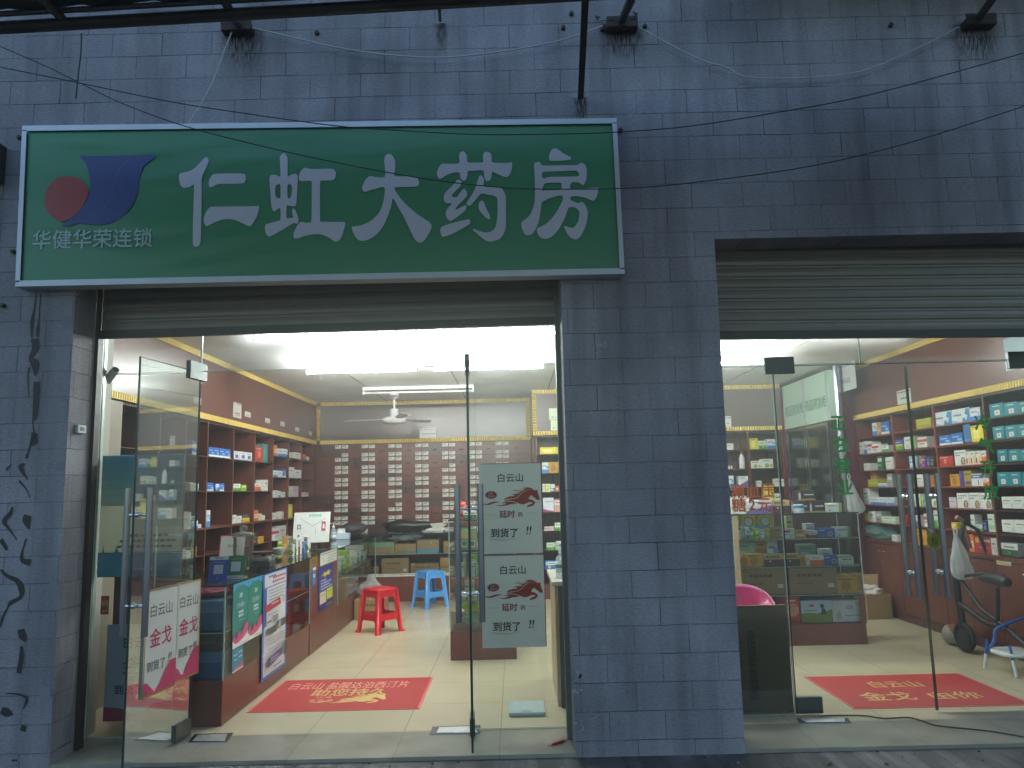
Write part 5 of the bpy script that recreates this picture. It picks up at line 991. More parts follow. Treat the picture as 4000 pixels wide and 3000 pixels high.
for zi, (T, z, yt, xs, nm) in enumerate([(R2, 1.99, 872, (1775, 1955, 2120, 2290), 'top'), (R2, 1.80, 1157, (1818, 1965, 2120, 2280), 'second'), (R4, 1.607, 178, (1872, 2010, 2150, 2300), 'third'), (R4, 1.41, 459, (1872, 2016, 2176, 2330), 'fourth')]):
    row(FR_, T, z, [(xs[i] + 1, xs[i + 1] - 2, yt - 14 * i if zi < 2 else yt - 2 * i, 'tealsq') for i in range(3)], nm + ' shelf of the bay at the right edge', GR, depth=.16)
row(FR_, R4, 1.222, [(1932, 2068, 762, 'white'), (2072, 2215, 760, 'white')], 'fifth shelf of the bay at the right edge', GR)
row(FR_, R4, 1.025, [(1932, 2088, 1047, 'white'), (2092, 2250, 1050, 'white')], 'sixth shelf of the bay at the right edge', GR)
row(FR_, R4, .83, [(1906, 2130, 1337, 'greencap')], 'on the cupboard top at the right edge', GR)

GG = 'packs on the glass display island'
row(FG, ZQ, 1.216, [(578, 632, 682, 'greencap'), (637, 720, 680, 'greencap')], 'on top of the display island', GG)
row(FG, ZQ, .709, [(535, 608, 1242, 'green2'), (640, 722, 1240, 'green2')], 'middle shelf of the display island', GG)
row(FG, ZQ, .506, [(535, 606, 1552, 'whitegreen'), (640, 722, 1550, 'whitegreen')], 'lower shelf of the display island', GG)
row(FG, ZQ, .506, [(582, 640, 1456, 'white', {'back': .15}), (645, 690, 1450, 'white', {'back': .15})], 'back of the lower island shelf', GG)
row(FG, ZQ, .709, [(640, 722, 1170, 'lime', {'back': .12}), (560, 606, 1150, 'grey', {'back': .12})], 'back of the middle island shelf', GG)

GB = 'shipping cartons in the back counter'
row(FB, Z2B, .636, [(500, 664, 325, 'kraft'), (674, 943, 327, 'kraftteal'), (946, 1178, 346, 'kraftprint'), (1186, 1424, 302, 'kraftblue'), (1470, 1640, 322, 'kraftred')], 'upper level of the back counter', GB, 'carton', .28, 'shipping_carton', 'carton')
row(FB, Z2B, .337, [(625, 772, 597, 'kraftred'), (802, 1096, 502, 'kraft'), (1118, 1424, 562, 'kraft'), (1436, 1640, 492, 'krafttape')], 'lower level of the back counter', GB, 'carton', .28, 'shipping_carton', 'carton')
row(FB, Z2B, .337, [(340, 420, 560, 'lime'), (425, 500, 540, 'palegreen'), (505, 600, 600, 'palegreen')], 'lower level near the red stool', GB)

# ------------------------------------------------------------------ printed matter
def AP(px, py, p0, n):
    d = _ray(px, py); return CAM + d * ((V3(p0) - CAM).dot(n) / d.dot(n))
def quad_sheet(name, label, cat, tl, tr, br, bl, fn, U, N, base, draws, **kw):
    """a sheet given by the photo pixels of its corners on a known plane (fn); sides kept square"""
    a, c, d, e = fn(*tl), fn(*tr), fn(*br), fn(*bl)
    u0 = (a.dot(U) + e.dot(U)) / 2; u1 = (c.dot(U) + d.dot(U)) / 2
    z0 = (d.z + e.z) / 2; z1 = (a.z + c.z) / 2
    O = e + U * (u0 - e.dot(U)); O.z = z0
    return sheet(name, label, cat, O, U, ZP, u1 - u0, z1 - z0, base, draws, **kw)
HW, HH = 1790, 2626
def hz(loop, n=2, fx=lambda u: u, fy=lambda v: v):
    return [(fx((p.x - 130) / HW), fy(1 - (p.y + 546) / HH)) for p in (crom(loop, n) if n else [V3(q) for q in loop])]
H_MAIN = [(830,565),(880,540),(1000,520),(1120,500),(1210,470),(1290,400),(1380,320),(1480,265),(1600,240),(1700,262),(1750,275),(1800,255),(1790,310),(1815,400),(1850,520),(1840,555),(1780,555),(1730,510),(1650,450),(1620,410),(1560,455),(1530,520),(1600,535),(1680,580),(1715,620),(1690,680),(1640,720),(1560,740),(1480,760),(1495,710),(1530,690),(1590,670),(1640,625),(1560,615),(1500,630),(1420,665),(1350,672),(1270,655),(1180,615),(1060,575),(950,560),(880,575)]
H_MANE = [(820,525),(900,465),(1010,430),(1140,420),(1100,380),(1030,360),(1200,355),(1300,345),(1220,325),(1160,310),(1240,310),(1330,290),(1200,275),(1070,270),(1170,250),(1300,270),(1400,275),(1350,250),(1270,235),(1400,240),(1450,215),(1340,205),(1430,185),(1530,180),(1620,205),(1680,245),(1590,235),(1480,255),(1370,310),(1270,400),(1190,465),(1080,495),(950,505)]
H_T1 = [(755,630),(850,590),(950,580),(1060,590),(1200,640),(1120,655),(1000,665),(870,700),(720,705),(650,690),(595,670),(700,680),(820,665),(910,625),(850,625)]
H_T2 = [(175,605),(260,625),(340,630),(420,605),(500,580),(600,572),(720,590),(620,605),(520,630),(430,665),(330,668),(230,645)]
H_B = [(465 + (190 if j % 2 == 0 else 150) * math.cos(j * math.pi / 14), 380 + (130 if j % 2 == 0 else 98) * math.sin(j * math.pi / 14)) for j in range(28)]
def horse(col, fx=lambda u: u, fy=lambda v: v, burst=True, n=2):
    o = [('l', hz(L, n, fx, fy), col) for L in (H_MAIN, H_MANE, H_T1, H_T2)]
    if burst: o.insert(0, ('l', hz(H_B, 0, fx, fy), '#9c3f46'))
    return o
HORSE_POSTER = [('r', 0, 1, .992, 1, '#8c3a48'), ('r', .988, 1, 0, 1, '#8c3a48'), ('t', '白云山', .50, .835, .102, '#22302a', .012, .47)] + horse('#a8402f') + [
    ('t', '认准', .175, .666, .024, '#e6cfc4', .01), ('t', '这匹马', .185, .634, .026, '#e6cfc4', .01),
    ('t', '延时', .435, .432, .088, '#9c3038', .020, .30), ('t', '药', .645, .425, .055, '#9c3038', .012), ('r', .09, .245, .427, .430, '#7d8580'), ('r', .74, .90, .437, .440, '#7d8580'),
    ('t', '到货了', .385, .228, .105, '#22302a', .018, .50), ('t', '!!', .775, .250, .125, '#22302a', .015, .11, .02),
    ('l', [(.13, .172), (.25, .155), (.40, .150), (.55, .165), (.64, .17), (.55, .162), (.40, .144), (.25, .149)], '#7f8a85')]
gp = lambda px, py: AY(px, py, LG - .004)
quad_sheet('poster', 'upper grey-white horse poster on the fixed glass pane', 'poster', (1868, 1811), (2114, 1806), (2124, 2160), (1879, 2164), gp, XP, -YP, '#c9cfca', HORSE_POSTER, trans=.45, group='horse posters')
quad_sheet('poster', 'lower grey-white horse poster, hung under its twin on the pane', 'poster', (1880, 2169), (2125, 2165), (2136, 2527), (1884, 2531), gp, XP, -YP, '#c9cfca', HORSE_POSTER, trans=.45, group='horse posters')
dU = V3((hL - fe.x, LG - fe.y, 0)).normalized(); dN = dU.cross(ZP)
dpl = lambda px, py: AP(px, py, V3((hL, LG, 0)) + dN * .008, dN)
def arrival(hills): return [('t', '白云山', .50, .795, .13, '#25272a', .0, .80), ('t', '金戈', .50, .535, .185, '#c02a5c', .010, .88), ('t', '到货了', .38, .275, .105, '#25272a', .004, .60), ('t', '!!', .80, .305, .13, '#25272a', .0, .12, .02), ('l', hills, '#c83a6c')]
tape = '#a97f3a'
hA = [(0, 0), (0, .14), (.12, .135), (.24, .08), (.35, .03), (.5, .09), (.65, .19), (.8, .26), (.92, .28), (1, .27), (1, 0)]
hB = [(0, 0), (0, .14), (.1, .12), (.2, .06), (.3, .05), (.5, .16), (.7, .26), (.85, .30), (1, .29), (1, 0)]
quad_sheet('poster', 'poster with tape border nearest the open door\'s free edge', 'poster', (565, 2306), (688, 2287), (690, 2668), (558, 2739), dpl, dU, dN, '#d5d9d6', arrival(hA) + [('r', 0, 1, .985, 1, tape), ('r', 0, .025, 0, 1, tape), ('r', 0, 1, 0, .022, tape)], trans=.15, group='arrival posters on the open door')
quad_sheet('poster', 'poster with tape border nearest the open door\'s hinge', 'poster', (690, 2287), (781, 2255), (776, 2622), (692, 2667), dpl, dU, dN, '#d5d9d6', arrival(hB) + [('r', 0, 1, .985, 1, tape), ('r', .97, 1, 0, 1, tape), ('r', 0, 1, 0, .022, tape), ('r', 0, .012, 0, 1, '#a9a490')], trans=.15, group='arrival posters on the open door')
quad_sheet('poster', 'poster in shade-dimmed colours low on the fixed pane behind the open door', 'poster', (418, 2440), (680, 2435), (672, 2812), (404, 2818), gp, XP, -YP, '#8f9aa4', [('t', '白云山', .50, .81, .13, '#20242a', .012, .80), ('t', '金戈', .50, .565, .19, '#7a3a48', .010, .85), ('t', '到货了', .36, .32, .11, '#20242a', .015, .55), ('t', '!!', .80, .34, .12, '#20242a', .0, .1, .02), ('l', [(0, 0), (0, .15), (.25, .13), (.5, .06), (.75, .18), (1, .2), (1, 0)], '#8a3444')], trans=.4)  # same print as the door posters, unlit dimness put into its colours
gi_ = lambda px, py: AY(px, py, LG + .03)
grad = [('r', 0, 1, .58 + .07 * i, .58 + .07 * (i + 1) + .002, c) for i, c in enumerate(['#a3c0c4', '#93bccb', '#82b4cb', '#72aacc', '#62a1ca', '#5799c8'])]
quad_sheet('poster', 'faded blue and sand poster standing behind the far left pane', 'poster', (408, 1779), (718, 1776), (708, 2248), (374, 2256), gi_, XP, -YP, '#c3c6ba', grad + [('r', 0, 1, 0, .20, '#4f95c8'), ('l', [(0, .2), (.05, .2), (.06, .27), (.08, .2), (.2, .2), (.22, .25), (.25, .2), (.38, .2), (.40, .29), (.42, .2), (1, .2), (1, .19), (0, .19)], '#5a93b4'), ('c', .58, .69, .06, '#7fa4ac'), ('t', '全', .58, .69, .075, '#3f6c84', .01), ('w', .35, .85, .335, .022, 7, '#5d6a66'), ('w', .25, .95, .29, .022, 10, '#5d6a66'), ('w', .22, .9, .245, .022, 9, '#5d6a66')], trans=.75)
b = B(); p, q = AY(395, 2328, LG + .06), AY(424, 2400, LG + .06)
sheet('red_strip', 'small red and gold paper strip hanging behind the far left pane', 'paper strip', V3((p.x, LG + .06, q.z)), XP, ZP, q.x - p.x, p.z - q.z, '#a32c2a', [('r', .1, .9, .45, .75, '#b8863c'), ('w', .2, .8, .2, .1, 2, '#c9a04a')])
# posters on the counter front
cpx = lambda off: (lambda px, py: AX(px, py, FX1 + off))
def z8p(*q): return [zp(Z8, *p) for p in q]
TEAL = lambda c0: [('l', [(0, 1), (1, 1), (1, .86), (.7, .93), (.3, .93), (0, .86)], '#3f9ccc'), ('t', '280', .5, .78, .10, '#e8efee', .012, .5), ('t', '三七/田七', .5, .63, .085, '#e8efee', .0, .85), ('w', .35, .68, .52, .04, 3, '#dfe8e6'), ('w', .35, .68, .465, .04, 3, '#dfe8e6'), ('r', .4, .66, .39, .395, '#cfe0de'),
    ('l', [(0, .06), (.05, .20), (.15, .22), (.22, .10), (.35, .24), (.50, .22), (.58, .15), (.72, .30), (.9, .33), (1, .28), (1, .1), (.5, .02)], '#c8527c'), ('l', [(0, 0), (0, .12), (.15, .06), (.4, .06), (.7, .10), (1, .18), (1, 0)], '#dfe3e4'), ('w', .5, .9, .03, .012, 6, '#7d8a90')]
t_, r_, br_, bl_ = z8p((590, 765), (745, 722), (738, 1395), (562, 1487)); quad_sheet('poster', 'teal 280 poster at the counter\'s near corner', 'poster', t_, r_, br_, bl_, cpx(.004), YP, XP, '#23807c', TEAL(0), group='teal posters on the counter')
t_, r_, br_, bl_ = z8p((747, 722), (905, 672), (893, 1300), (740, 1393)); quad_sheet('poster', 'teal 280 poster beside the long white notice', 'poster', t_, r_, br_, bl_, cpx(.004), YP, XP, '#237f72', TEAL(1), group='teal posters on the counter')
quad_sheet('poster', 'small teal leaflet under the two teal posters', 'poster', (905, 2535), (949, 2521), (949, 2605), (908, 2628), cpx(.004), YP, XP, '#2b86a0', [('w', .15, .45, .7, .06, 2, '#dfe8e6'), ('w', .55, .9, .75, .06, 2, '#dfe8e6'), ('w', .15, .45, .5, .05, 3, '#dfe8e6'), ('w', .55, .9, .55, .05, 3, '#dfe8e6'), ('l', [(0, .05), (.3, .25), (.5, .15), (.8, .3), (1, .25), (1, 0), (0, 0)], '#b8587c'), ('r', 0, 1, 0, .06, '#dfe3e4')], group='teal posters on the counter')
NOTE = [('r', .06, .94, .03, .995, '#d6d9dc'), ('r', .06, .94, .86, .995, '#3f63b4'), ('r', .06, .94, .87, .99, '#cdd3dc'), ('w', .18, .5, .965, .022, 3, '#35406a'), ('w', .36, .92, .945, .024, 6, '#b4473c'), ('w', .34, .88, .905, .024, 6, '#b4473c'), ('r', .0, .13, .5, .86, '#3a5fae'),
    ('w', .2, .88, .83, .012, 12, '#8a8f96'), ('w', .2, .88, .80, .012, 12, '#8a8f96'), ('w', .2, .85, .77, .012, 11, '#8a8f96'), ('w', .2, .8, .74, .012, 10, '#8a8f96'), ('l', [(.06, .63), (.7, .66), (.66, .73), (.06, .70)], '#a83444'), ('w', .3, .6, .695, .02, 4, '#e0cfd0'), ('c', .83, .70, .028, '#3c4046'), ('c', .83, .70, .022, '#d6d9dc'),
    ('w', .16, .6, .60, .012, 7, '#8a8f96'), ('r', .35, .58, .52, .575, '#8f9496'), ('r', .12, .30, .525, .545, '#7c8070'), ('r', .12, .50, .41, .475, '#5c5f58'), ('r', .53, .92, .43, .505, '#4e5250'), ('l', [(.55, .44), (.66, .43), (.70, .49), (.6, .5)], '#9aa09a'),
    ('w', .12, .9, .37, .012, 13, '#8a8f96'), ('w', .12, .9, .345, .012, 13, '#8a8f96'), ('w', .14, .8, .32, .012, 11, '#8a8f96'), ('w', .16, .9, .27, .012, 12, '#8a8f96'), ('w', .16, .9, .245, .012, 12, '#8a8f96'),
    ('l', [(.14, .10), (.72, .15), (.70, .225), (.14, .19)], '#5c3f7c'), ('w', .25, .6, .175, .014, 5, '#cfc4dc'), ('w', .25, .6, .15, .012, 5, '#cfc4dc'), ('l', [(.8, .13), (.92, .14), (.93, .24), (.88, .29), (.82, .25)], '#2e3244'), ('c', .86, .285, .022, '#c9a48a'), ('l', [(.80, .295), (.92, .295), (.90, .315), (.82, .315)], '#2a2e3c'), ('w', .35, .7, .085, .014, 6, '#55585e')]
quad_sheet('notice', 'long white notice with blue border hanging on the counter front', 'notice', (1028, 2247), (1124, 2215), (1113, 2600), (1021, 2662), cpx(.010), YP, XP, '#4a6cc0', NOTE)
t_, r_, br_, bl_ = z8p((1510, 602), (1666, 560), (1656, 985), (1502, 1078))
quad_sheet('poster', 'dark blue poster with yellow burst on the wooden counter', 'poster', t_, r_, br_, bl_, cpx(.006), YP, XP, '#28307c', [('l', [(.1, .80), (.3, .82), (.35, .88), (.5, .84), (.68, .90), (.7, .84), (.92, .86), (.72, .80), (.75, .75), (.55, .78), (.4, .73), (.36, .79)], '#c9b83c'), ('w', .12, .5, .68, .035, 4, '#c9cfe8'), ('w', .12, .85, .615, .035, 8, '#c9cfe8'), ('w', .12, .75, .55, .035, 7, '#c9cfe8'), ('w', .12, .9, .485, .035, 9, '#c9cfe8'), ('r', .06, .48, .14, .42, '#d6cfb0'), ('r', .52, .94, .18, .44, '#b8c23a'), ('w', .12, .42, .33, .02, 5, '#9a7a60'), ('w', .58, .88, .36, .02, 5, '#6c7a24'), ('w', .45, .9, .06, .03, 6, '#b8a86c')])
t_, r_, br_, bl_ = z8p((1524, 452), (1703, 387), (1701, 522), (1525, 580))
quad_sheet('notice', 'white and green plate on the wooden counter\'s top edge', 'notice', t_, r_, br_, bl_, cpx(.008), YP, XP, '#cfd6cc', [('t', '注', .16, .42, .34, '#2f6a4a', .01), ('t', ':', .29, .42, .22, '#2f6a4a', .01), ('w', .1, .95, .86, .06, 14, '#5a6a5e'), ('w', .4, .95, .62, .08, 9, '#8a948c'), ('w', .4, .95, .42, .08, 9, '#8a948c'), ('w', .4, .8, .22, .08, 6, '#8a948c')])
t_, r_, br_, bl_ = z8p((1440, 603), (1475, 596), (1474, 780), (1440, 793)); quad_sheet('pay_tag', 'narrow blue payment tag left of the dark blue poster', 'tag', t_, r_, br_, bl_, cpx(.004), YP, XP, '#2f74b8', [('r', .2, .8, .42, .62, '#d2dae2'), ('r', 0, 1, .85, 1, '#d6dbe0')])
t_, r_, br_, bl_ = z8p((1411, 492), (1490, 470), (1488, 588), (1411, 612)); quad_sheet('brass_plate', 'square brass plate on the wooden counter', 'plate', t_, r_, br_, bl_, cpx(.004), YP, XP, '#8a6a34', [('w', .2, .8, .65, .16, 3, '#5a4420'), ('w', .2, .8, .4, .16, 3, '#5a4420')])
# papers on the upper walls
wl = lambda px, py: AX(px, py, LX + .004)
for i, (x0, y0, x1, y1, lab) in enumerate([(585, 204, 675, 378, 'tall white notice with a small logo above the left wall shelf'), (711, 300, 772, 365, 'small rounded label right of the tall white notice'), (930, 371, 981, 429, 'small curled label in the middle of the left upper wall'), (1095, 407, 1140, 463, 'small curled label fourth along the left upper wall'), (1255, 470, 1297, 519, 'small label above the white monitor on the left upper wall'), (1403, 513, 1433, 560, 'faint label nearest the far left corner'), (160, 145, 238, 228, 'white label seen through the open door, left upper wall')]):
    (a, c), (e, g) = zp(Z7, x0, y0), zp(Z7, x1, y1); p, q = wl(a, c), wl(e, c); r0 = wl(e, g)
    sheet('notice', lab, 'notice', V3((p.x, p.y, r0.z)), YP, ZP, q.y - p.y, (p.z + q.z) / 2 - r0.z, '#d6d6d0', [('w', .2, .8, .30, .10, 4, '#8a6a6c'), ('w', .2, .8, .16, .06, 6, '#7a7c7a')] + ([('c', .15, .92, .03, '#2a2c30'), ('w', .3, .95, .92, .05, 6, '#7a7c7a')] if i == 0 else []), trans=.1, group='white labels on the left upper wall')
wb = lambda px, py: AY(px, py, BY - .024)
def flatnote(name, lab, T, x0, y0, x1, y1, fn, base, draws, U=XP, N=-YP, **kw):
    a, c = zp(T, x0, y0); e, g = zp(T, x1, y1)
    return quad_sheet(name, lab, 'notice', (a, c), (e, c), (e, g), (a, g), fn, U, N, base, draws, **kw)
TXT = [('c', .1, .88, .07, '#44484c'), ('w', .25, .9, .86, .08, 7, '#9a9c9c'), ('w', .15, .95, .42, .10, 9, '#7c7f80')]
flatnote('notice', 'white certificate on the back wall under the fan', Z2A, 1213, 478, 1391, 583, wb, '#dddedb', TXT)
wn = lambda px, py: AY(px, py, NY - .004)
ZT = (1700, 1200, .36166)
flatnote('notice', 'upper pale yellow certificate beside the stone pier', ZT, 1229, 1090, 1368, 1213, wn, '#d9dcc0', [('c', .25, .2, .10, '#8fb4b8'), ('c', .5, .2, .08, '#a8c0bc'), ('w', .6, .9, .7, .06, 5, '#8a8f80')])
flatnote('notice', 'lower pale yellow certificate beside the stone pier', ZT, 1247, 1216, 1370, 1330, wn, '#d9dcc0', [('c', .25, .22, .10, '#7ab0c0'), ('c', .5, .22, .08, '#a8c0bc'), ('w', .6, .9, .7, .06, 5, '#8a8f80')])
flatnote('notice', 'white notice on the back wall at the right bay\'s left edge', R1, 252, 1030, 336, 1160, wn, '#d6d6d2', [('w', .1, .95, .84, .10, 4, '#55585a'), ('w', .3, .6, .3, .12, 2, '#7a7d80')])
wr = lambda px, py: AX(px, py, RX - .004)
def rnote(name, lab, tl, tr, br, bl, base, draws, fn=None, **kw): return quad_sheet(name, lab, 'notice', tl, tr, br, bl, fn or wr, -YP, -XP, base, draws, **kw)
z2p = lambda x, y: zp(R2, x, y)
rnote('notice', 'white care notice above the gold trim of the right wall', z2p(640, 722), z2p(815, 680), z2p(815, 862), z2p(652, 890), '#d3d4cc', [('c', .12, .86, .07, '#2c2e34'), ('w', .22, .98, .84, .10, 7, '#55585a'), ('w', .25, .85, .40, .13, 4, '#55585a')])
rnote('poster', 'pale blue sheet high on the right wall at the picture edge', z2p(1952, 60), z2p(2330, -10), z2p(2330, 400), z2p(1990, 470), '#9db8c6', [('r', 0, 1, 0, .3, '#c3ccd0')])
p0 = AX(*zp(R1, 1615, 420), 3.93); p1 = AX(*zp(R1, 1857, 345), 3.93); p2 = AX(*zp(R1, 1885, 680), 3.93)
hs = thing('hanging_sign', 'white hanging sign for the non-medicine area beside the pipe column', 'sign', (3.93, (p0.y + p1.y) / 2, p2.z))
sheet('sign_panel', None, None, V3((3.93, p0.y, p2.z)), -YP, ZP, p0.y - p1.y, p1.z - p2.z, '#dfe0e0', [('t', '非药品区', .5, .38, .20, '#5a5c60', .004, .62), ('w', .3, .95, .93, .06, 8, '#9a9c9c')], parent=hs, trans=.2)
for f in (.15, .85):
    b = B(); yy = p0.y + (p1.y - p0.y) * f; b.tube([(3.931, yy, p1.z), (3.931, yy, CEIL - .001)], .0015, M_STEEL, 5); b.build('cord', hs)
wfy = LG  # -------- window lettering on the right glazing
gr = pm('#2fa53c', .45, var=.05); og = pm('#e07a4a', .45, var=.06, trans=.3)
def vinyl(chars, label, mat, size, bold, name):
    t = thing(name, label, 'window lettering', AY(chars[0][1], chars[0][2], RG - .003))
    for ch, px, py in chars:
        b = B(); b.text(ch, AY(px, py, RG - .003), XP, ZP, size, mat, bold); b.build('lettering', t)
vinyl([('正', 3275, 1652), ('在', 3286, 1735), ('营', 3292, 1818), ('业', 3302, 1902)], 'green open-for-business characters down the right door\'s left leaf', gr, .112, .022, 'window_lettering')
vinyl([('冷', 3838, 1652), ('气', 3851, 1741), ('开', 3860, 1830), ('放', 3871, 1921)], 'green air-conditioning characters down the right door\'s right leaf', gr, .112, .022, 'window_lettering')
vinyl([('测', 2879, 1918), ('血', 2940, 1917), ('压', 2998, 1917), ('糖', 2886, 1972), ('2', 2938, 1972), ('元', 2987, 1972)], 'orange blood pressure and sugar test lettering on the fixed pane', og, .098, .022, 'window_lettering')
b = B(); p = AY(3650, 2111, RG - .004); rr = .0505
b.lathe([(rr, 0), (rr, .003)], p, pm('#a39b2a', .4, trans=.3), 32, -YP); b.text('拉', p - YP * .0038 - ZP * .004, XP, ZP, .050, pm('#2f3010', .5), .004); b.text('PULL', p - YP * .0038 + ZP * .030, XP, ZP, .011, pm('#2f3010', .5), .01) if False else None
b.tube([p + ZP * .05, p + V3((-.05, 0, .09))], .0012, M_WHITE, 5); tag(b.build('door_sticker'), 'round yellow pull sticker on the right door', 'sticker')

# ------------------------------------------------------------------ floor mats
def mat_(name, label, x0, x1, y0, y1, extra):
    t = thing(name, label, 'door mat', ((x0 + x1) / 2, (y0 + y1) / 2, 0)); red = pm('#a02a27', .8, var=.12, scale=40, bump=.25, bscale=300); ed = pm('#c2504a', .6)
    b = B(); b.box(x0 + .018, x1 - .018, y0 + .018, y1 - .018, .0008, .006, red); b.build('pile', t)
    b = B(); b.box(x0, x1, y0, y0 + .0178, .0008, .0045, ed); b.box(x0, x1, y1 - .0178, y1, .0008, .0045, ed); b.box(x0, x0 + .0178, y0 + .018, y1 - .018, .0008, .0045, ed); b.box(x1 - .0178, x1, y0 + .018, y1 - .018, .0008, .0045, ed); b.build('border', t)
    b = B(); extra(b); b.build('printed_design', t)
gold = pm('#c4ab66', .7, var=.08); pinkp = pm('#d99a86', .7)
def mtext(b, s, pa, pb, px0, px1, m, bold, shear=0):
    """text on the floor between photo rows pa (top) and pb (bottom), columns px0..px1"""
    a, c = AZ((px0 + px1) / 2, pa, .0066), AZ((px0 + px1) / 2, pb, .0066); l, r = AZ(px0, (pa + pb) / 2, .0066), AZ(px1, (pa + pb) / 2, .0066)
    vs, fs, d = text2d(s, bold); sx = (r.x - l.x) / d[0]; sy = abs(a.y - c.y) / d[1]
    b.flat((vs, fs), V3(((l.x + r.x) / 2, (a.y + c.y) / 2, .0066)), XP, YP, m, sx, sy)
def left_mat(b):
    mtext(b, '白云山 盐酸达泊西汀片', 2664, 2689, 1143, 1595, pinkp, .004); mtext(b, '助您持久', 2690, 2717, 1222, 1512, gold, .008)
    O = AZ(1190, 2752, .0066); q = AZ(1492, 2752, .0066); wx = (q.x - O.x) / .96; hy = .26
    for L in (H_MAIN, H_MANE, H_T1, H_T2):
        lp = [((p.x - 130) / HW, (760 - p.y) / 580) for p in crom(L, 2)]; b.flat(fill2d([lp]), O, XP * wx, YP * hy, gold)
    mtext(b, '认 准', 2721, 2727, 1236, 1296, pinkp, .01); mtext(b, '这 匹 马', 2731, 2740, 1208, 1298, pinkp, .01)
mat_('door_mat', 'red door mat with a gold horse in the left doorway', -1.866, -.682, .955, 1.853, left_mat)
def right_mat(b):
    mtext(b, '白云山', 2660, 2685, 3393, 3598, gold, .006); mtext(b, '金戈', 2703, 2736, 3360, 3570, gold, .007); mtext(b, '由你', 2701, 2730, 3628, 3832, gold, .007)
mat_('door_mat', 'red door mat with gold characters behind the right doors', 2.185, 3.36, .72, 1.59, right_mat)

# ------------------------------------------------------------------ small things
def plate(b, loops, O, U, V, N, th, mat):
    vs, fs = fill2d(loops); P = lambda x, y: O + U * x + V * y
    b.add([P(x, y) for x, y in vs], fs, mat); b.add([P(x, y) - N * th for x, y in vs], [f[::-1] for f in fs], mat)
    for lp in loops:
        k = len(lp); b.add([P(x, y) for x, y in lp] + [P(x, y) - N * th for x, y in lp], [(i, (i + 1) % k, k + (i + 1) % k, k + i) for i in range(k)], mat, True)
def rrect(x0, x1, y0, y1, r, top=None, n=4):
    t0, t1 = (top or (x0, x1)); o = []
    for cx, cy, a in ((x0 + r, y0 + r, 180), (x1 - r, y0 + r, 270), (t1 - r, y1 - r, 0), (t0 + r, y1 - r, 90)):
        o += [(cx + r * math.cos(R(a + 90 * j / n)), cy + r * math.sin(R(a + 90 * j / n))) for j in range(n + 1)]
    return o
def stool(label, cx, cy, ang, col, top=.46):
    t = thing('plastic_stool', label, 'stool', (cx, cy, 0), 'plastic stools'); m = pm(col, .28, var=.05); a, c = .122, .172
    h = lambda z: a + (c - a) * (1 - z / top)
    b = B(); Ux = V3((math.cos(ang), math.sin(ang), 0)); Uy = V3((-Ux.y, Ux.x, 0)); O = V3((cx, cy, 0))
    rr_ = [(x, y) for x, y in rrect(-a - .008, a + .008, -a - .008, a + .008, .03)]
    k = len(rr_); low = [O + Ux * x + Uy * y + ZP * (top - .03) for x, y in rr_]; mid = [O + Ux * x + Uy * y + ZP * (top - .006) for x, y in rr_]; hi = [O + Ux * x * .95 + Uy * y * .95 + ZP * top for x, y in rr_]
    b.add(low + mid + hi, [(r * k + i, r * k + (i + 1) % k, (r + 1) * k + (i + 1) % k, (r + 1) * k + i) for r in (0, 1) for i in range(k)], m, True); b.add(hi, [tuple(range(k))], m)
    for i in range(-2, 3):
        for j in range(-2, 3): q = O + Ux * (i * .04) + Uy * (j * .04) + ZP * (top + .0006); b.add([q + (Ux * math.cos(z_) + Uy * math.sin(z_)) * .008 for z_ in [w_ * .785 for w_ in range(8)]], [tuple(range(8))], pm(col, .5, var=.0))
    b.build('seat', t)
    for s in range(4):
        d = (Ux, Uy, -Ux, -Uy)[s]; sd = ZP.cross(d); zt_ = top - .02
        A = O + d * c; Bq = O + d * a + ZP * top; V = (Bq - A).normalized(); Ln = (Bq - A).length; N = sd.cross(V)
        f = lambda v: h(v / Ln * top)
        outer = [(-f(0) , 0), (-f(0) + .045, 0), (-f(.13) + .045, .115), (-f(.15) + .065, .135), (f(.15) - .065, .135), (f(.13) - .045, .115), (f(0) - .045, 0), (f(0), 0), (f(Ln - .03), Ln - .03), (-f(Ln - .03), Ln - .03)]
        win = rrect(-f(.21) + .05, f(.21) - .05, .205, Ln - .09, .022, (-f(Ln - .09) + .045, f(Ln - .09) - .045))
        b = B(); plate(b, [outer, win[::-1]], A, sd, V, N, .010, m)
        b.build('side_frame', t)
    for s in range(4):
        d = (Ux + Uy, Uy - Ux, -Ux - Uy, Ux - Uy)[s]; b = B()
        b.tube([O + d * (c - .005), O + d * (c - .006) + ZP * .012, O + d * (c - .013) + ZP * .02, O + d * (a + .002) + ZP * (top - .015)], [.030, .028, .021, .019], m, 12); b.build('leg', t)
fl = AZ(1469, 2483, 0); stool('bright red plastic stool in the aisle of the left bay', fl.x, fl.y + .235, R(45 + 4), '#c2202c')
fl = AZ(1673, 2381, 0); stool('light blue plastic stool further back by the back counter', fl.x, fl.y + .235, R(45 - 6), '#4f93d2')

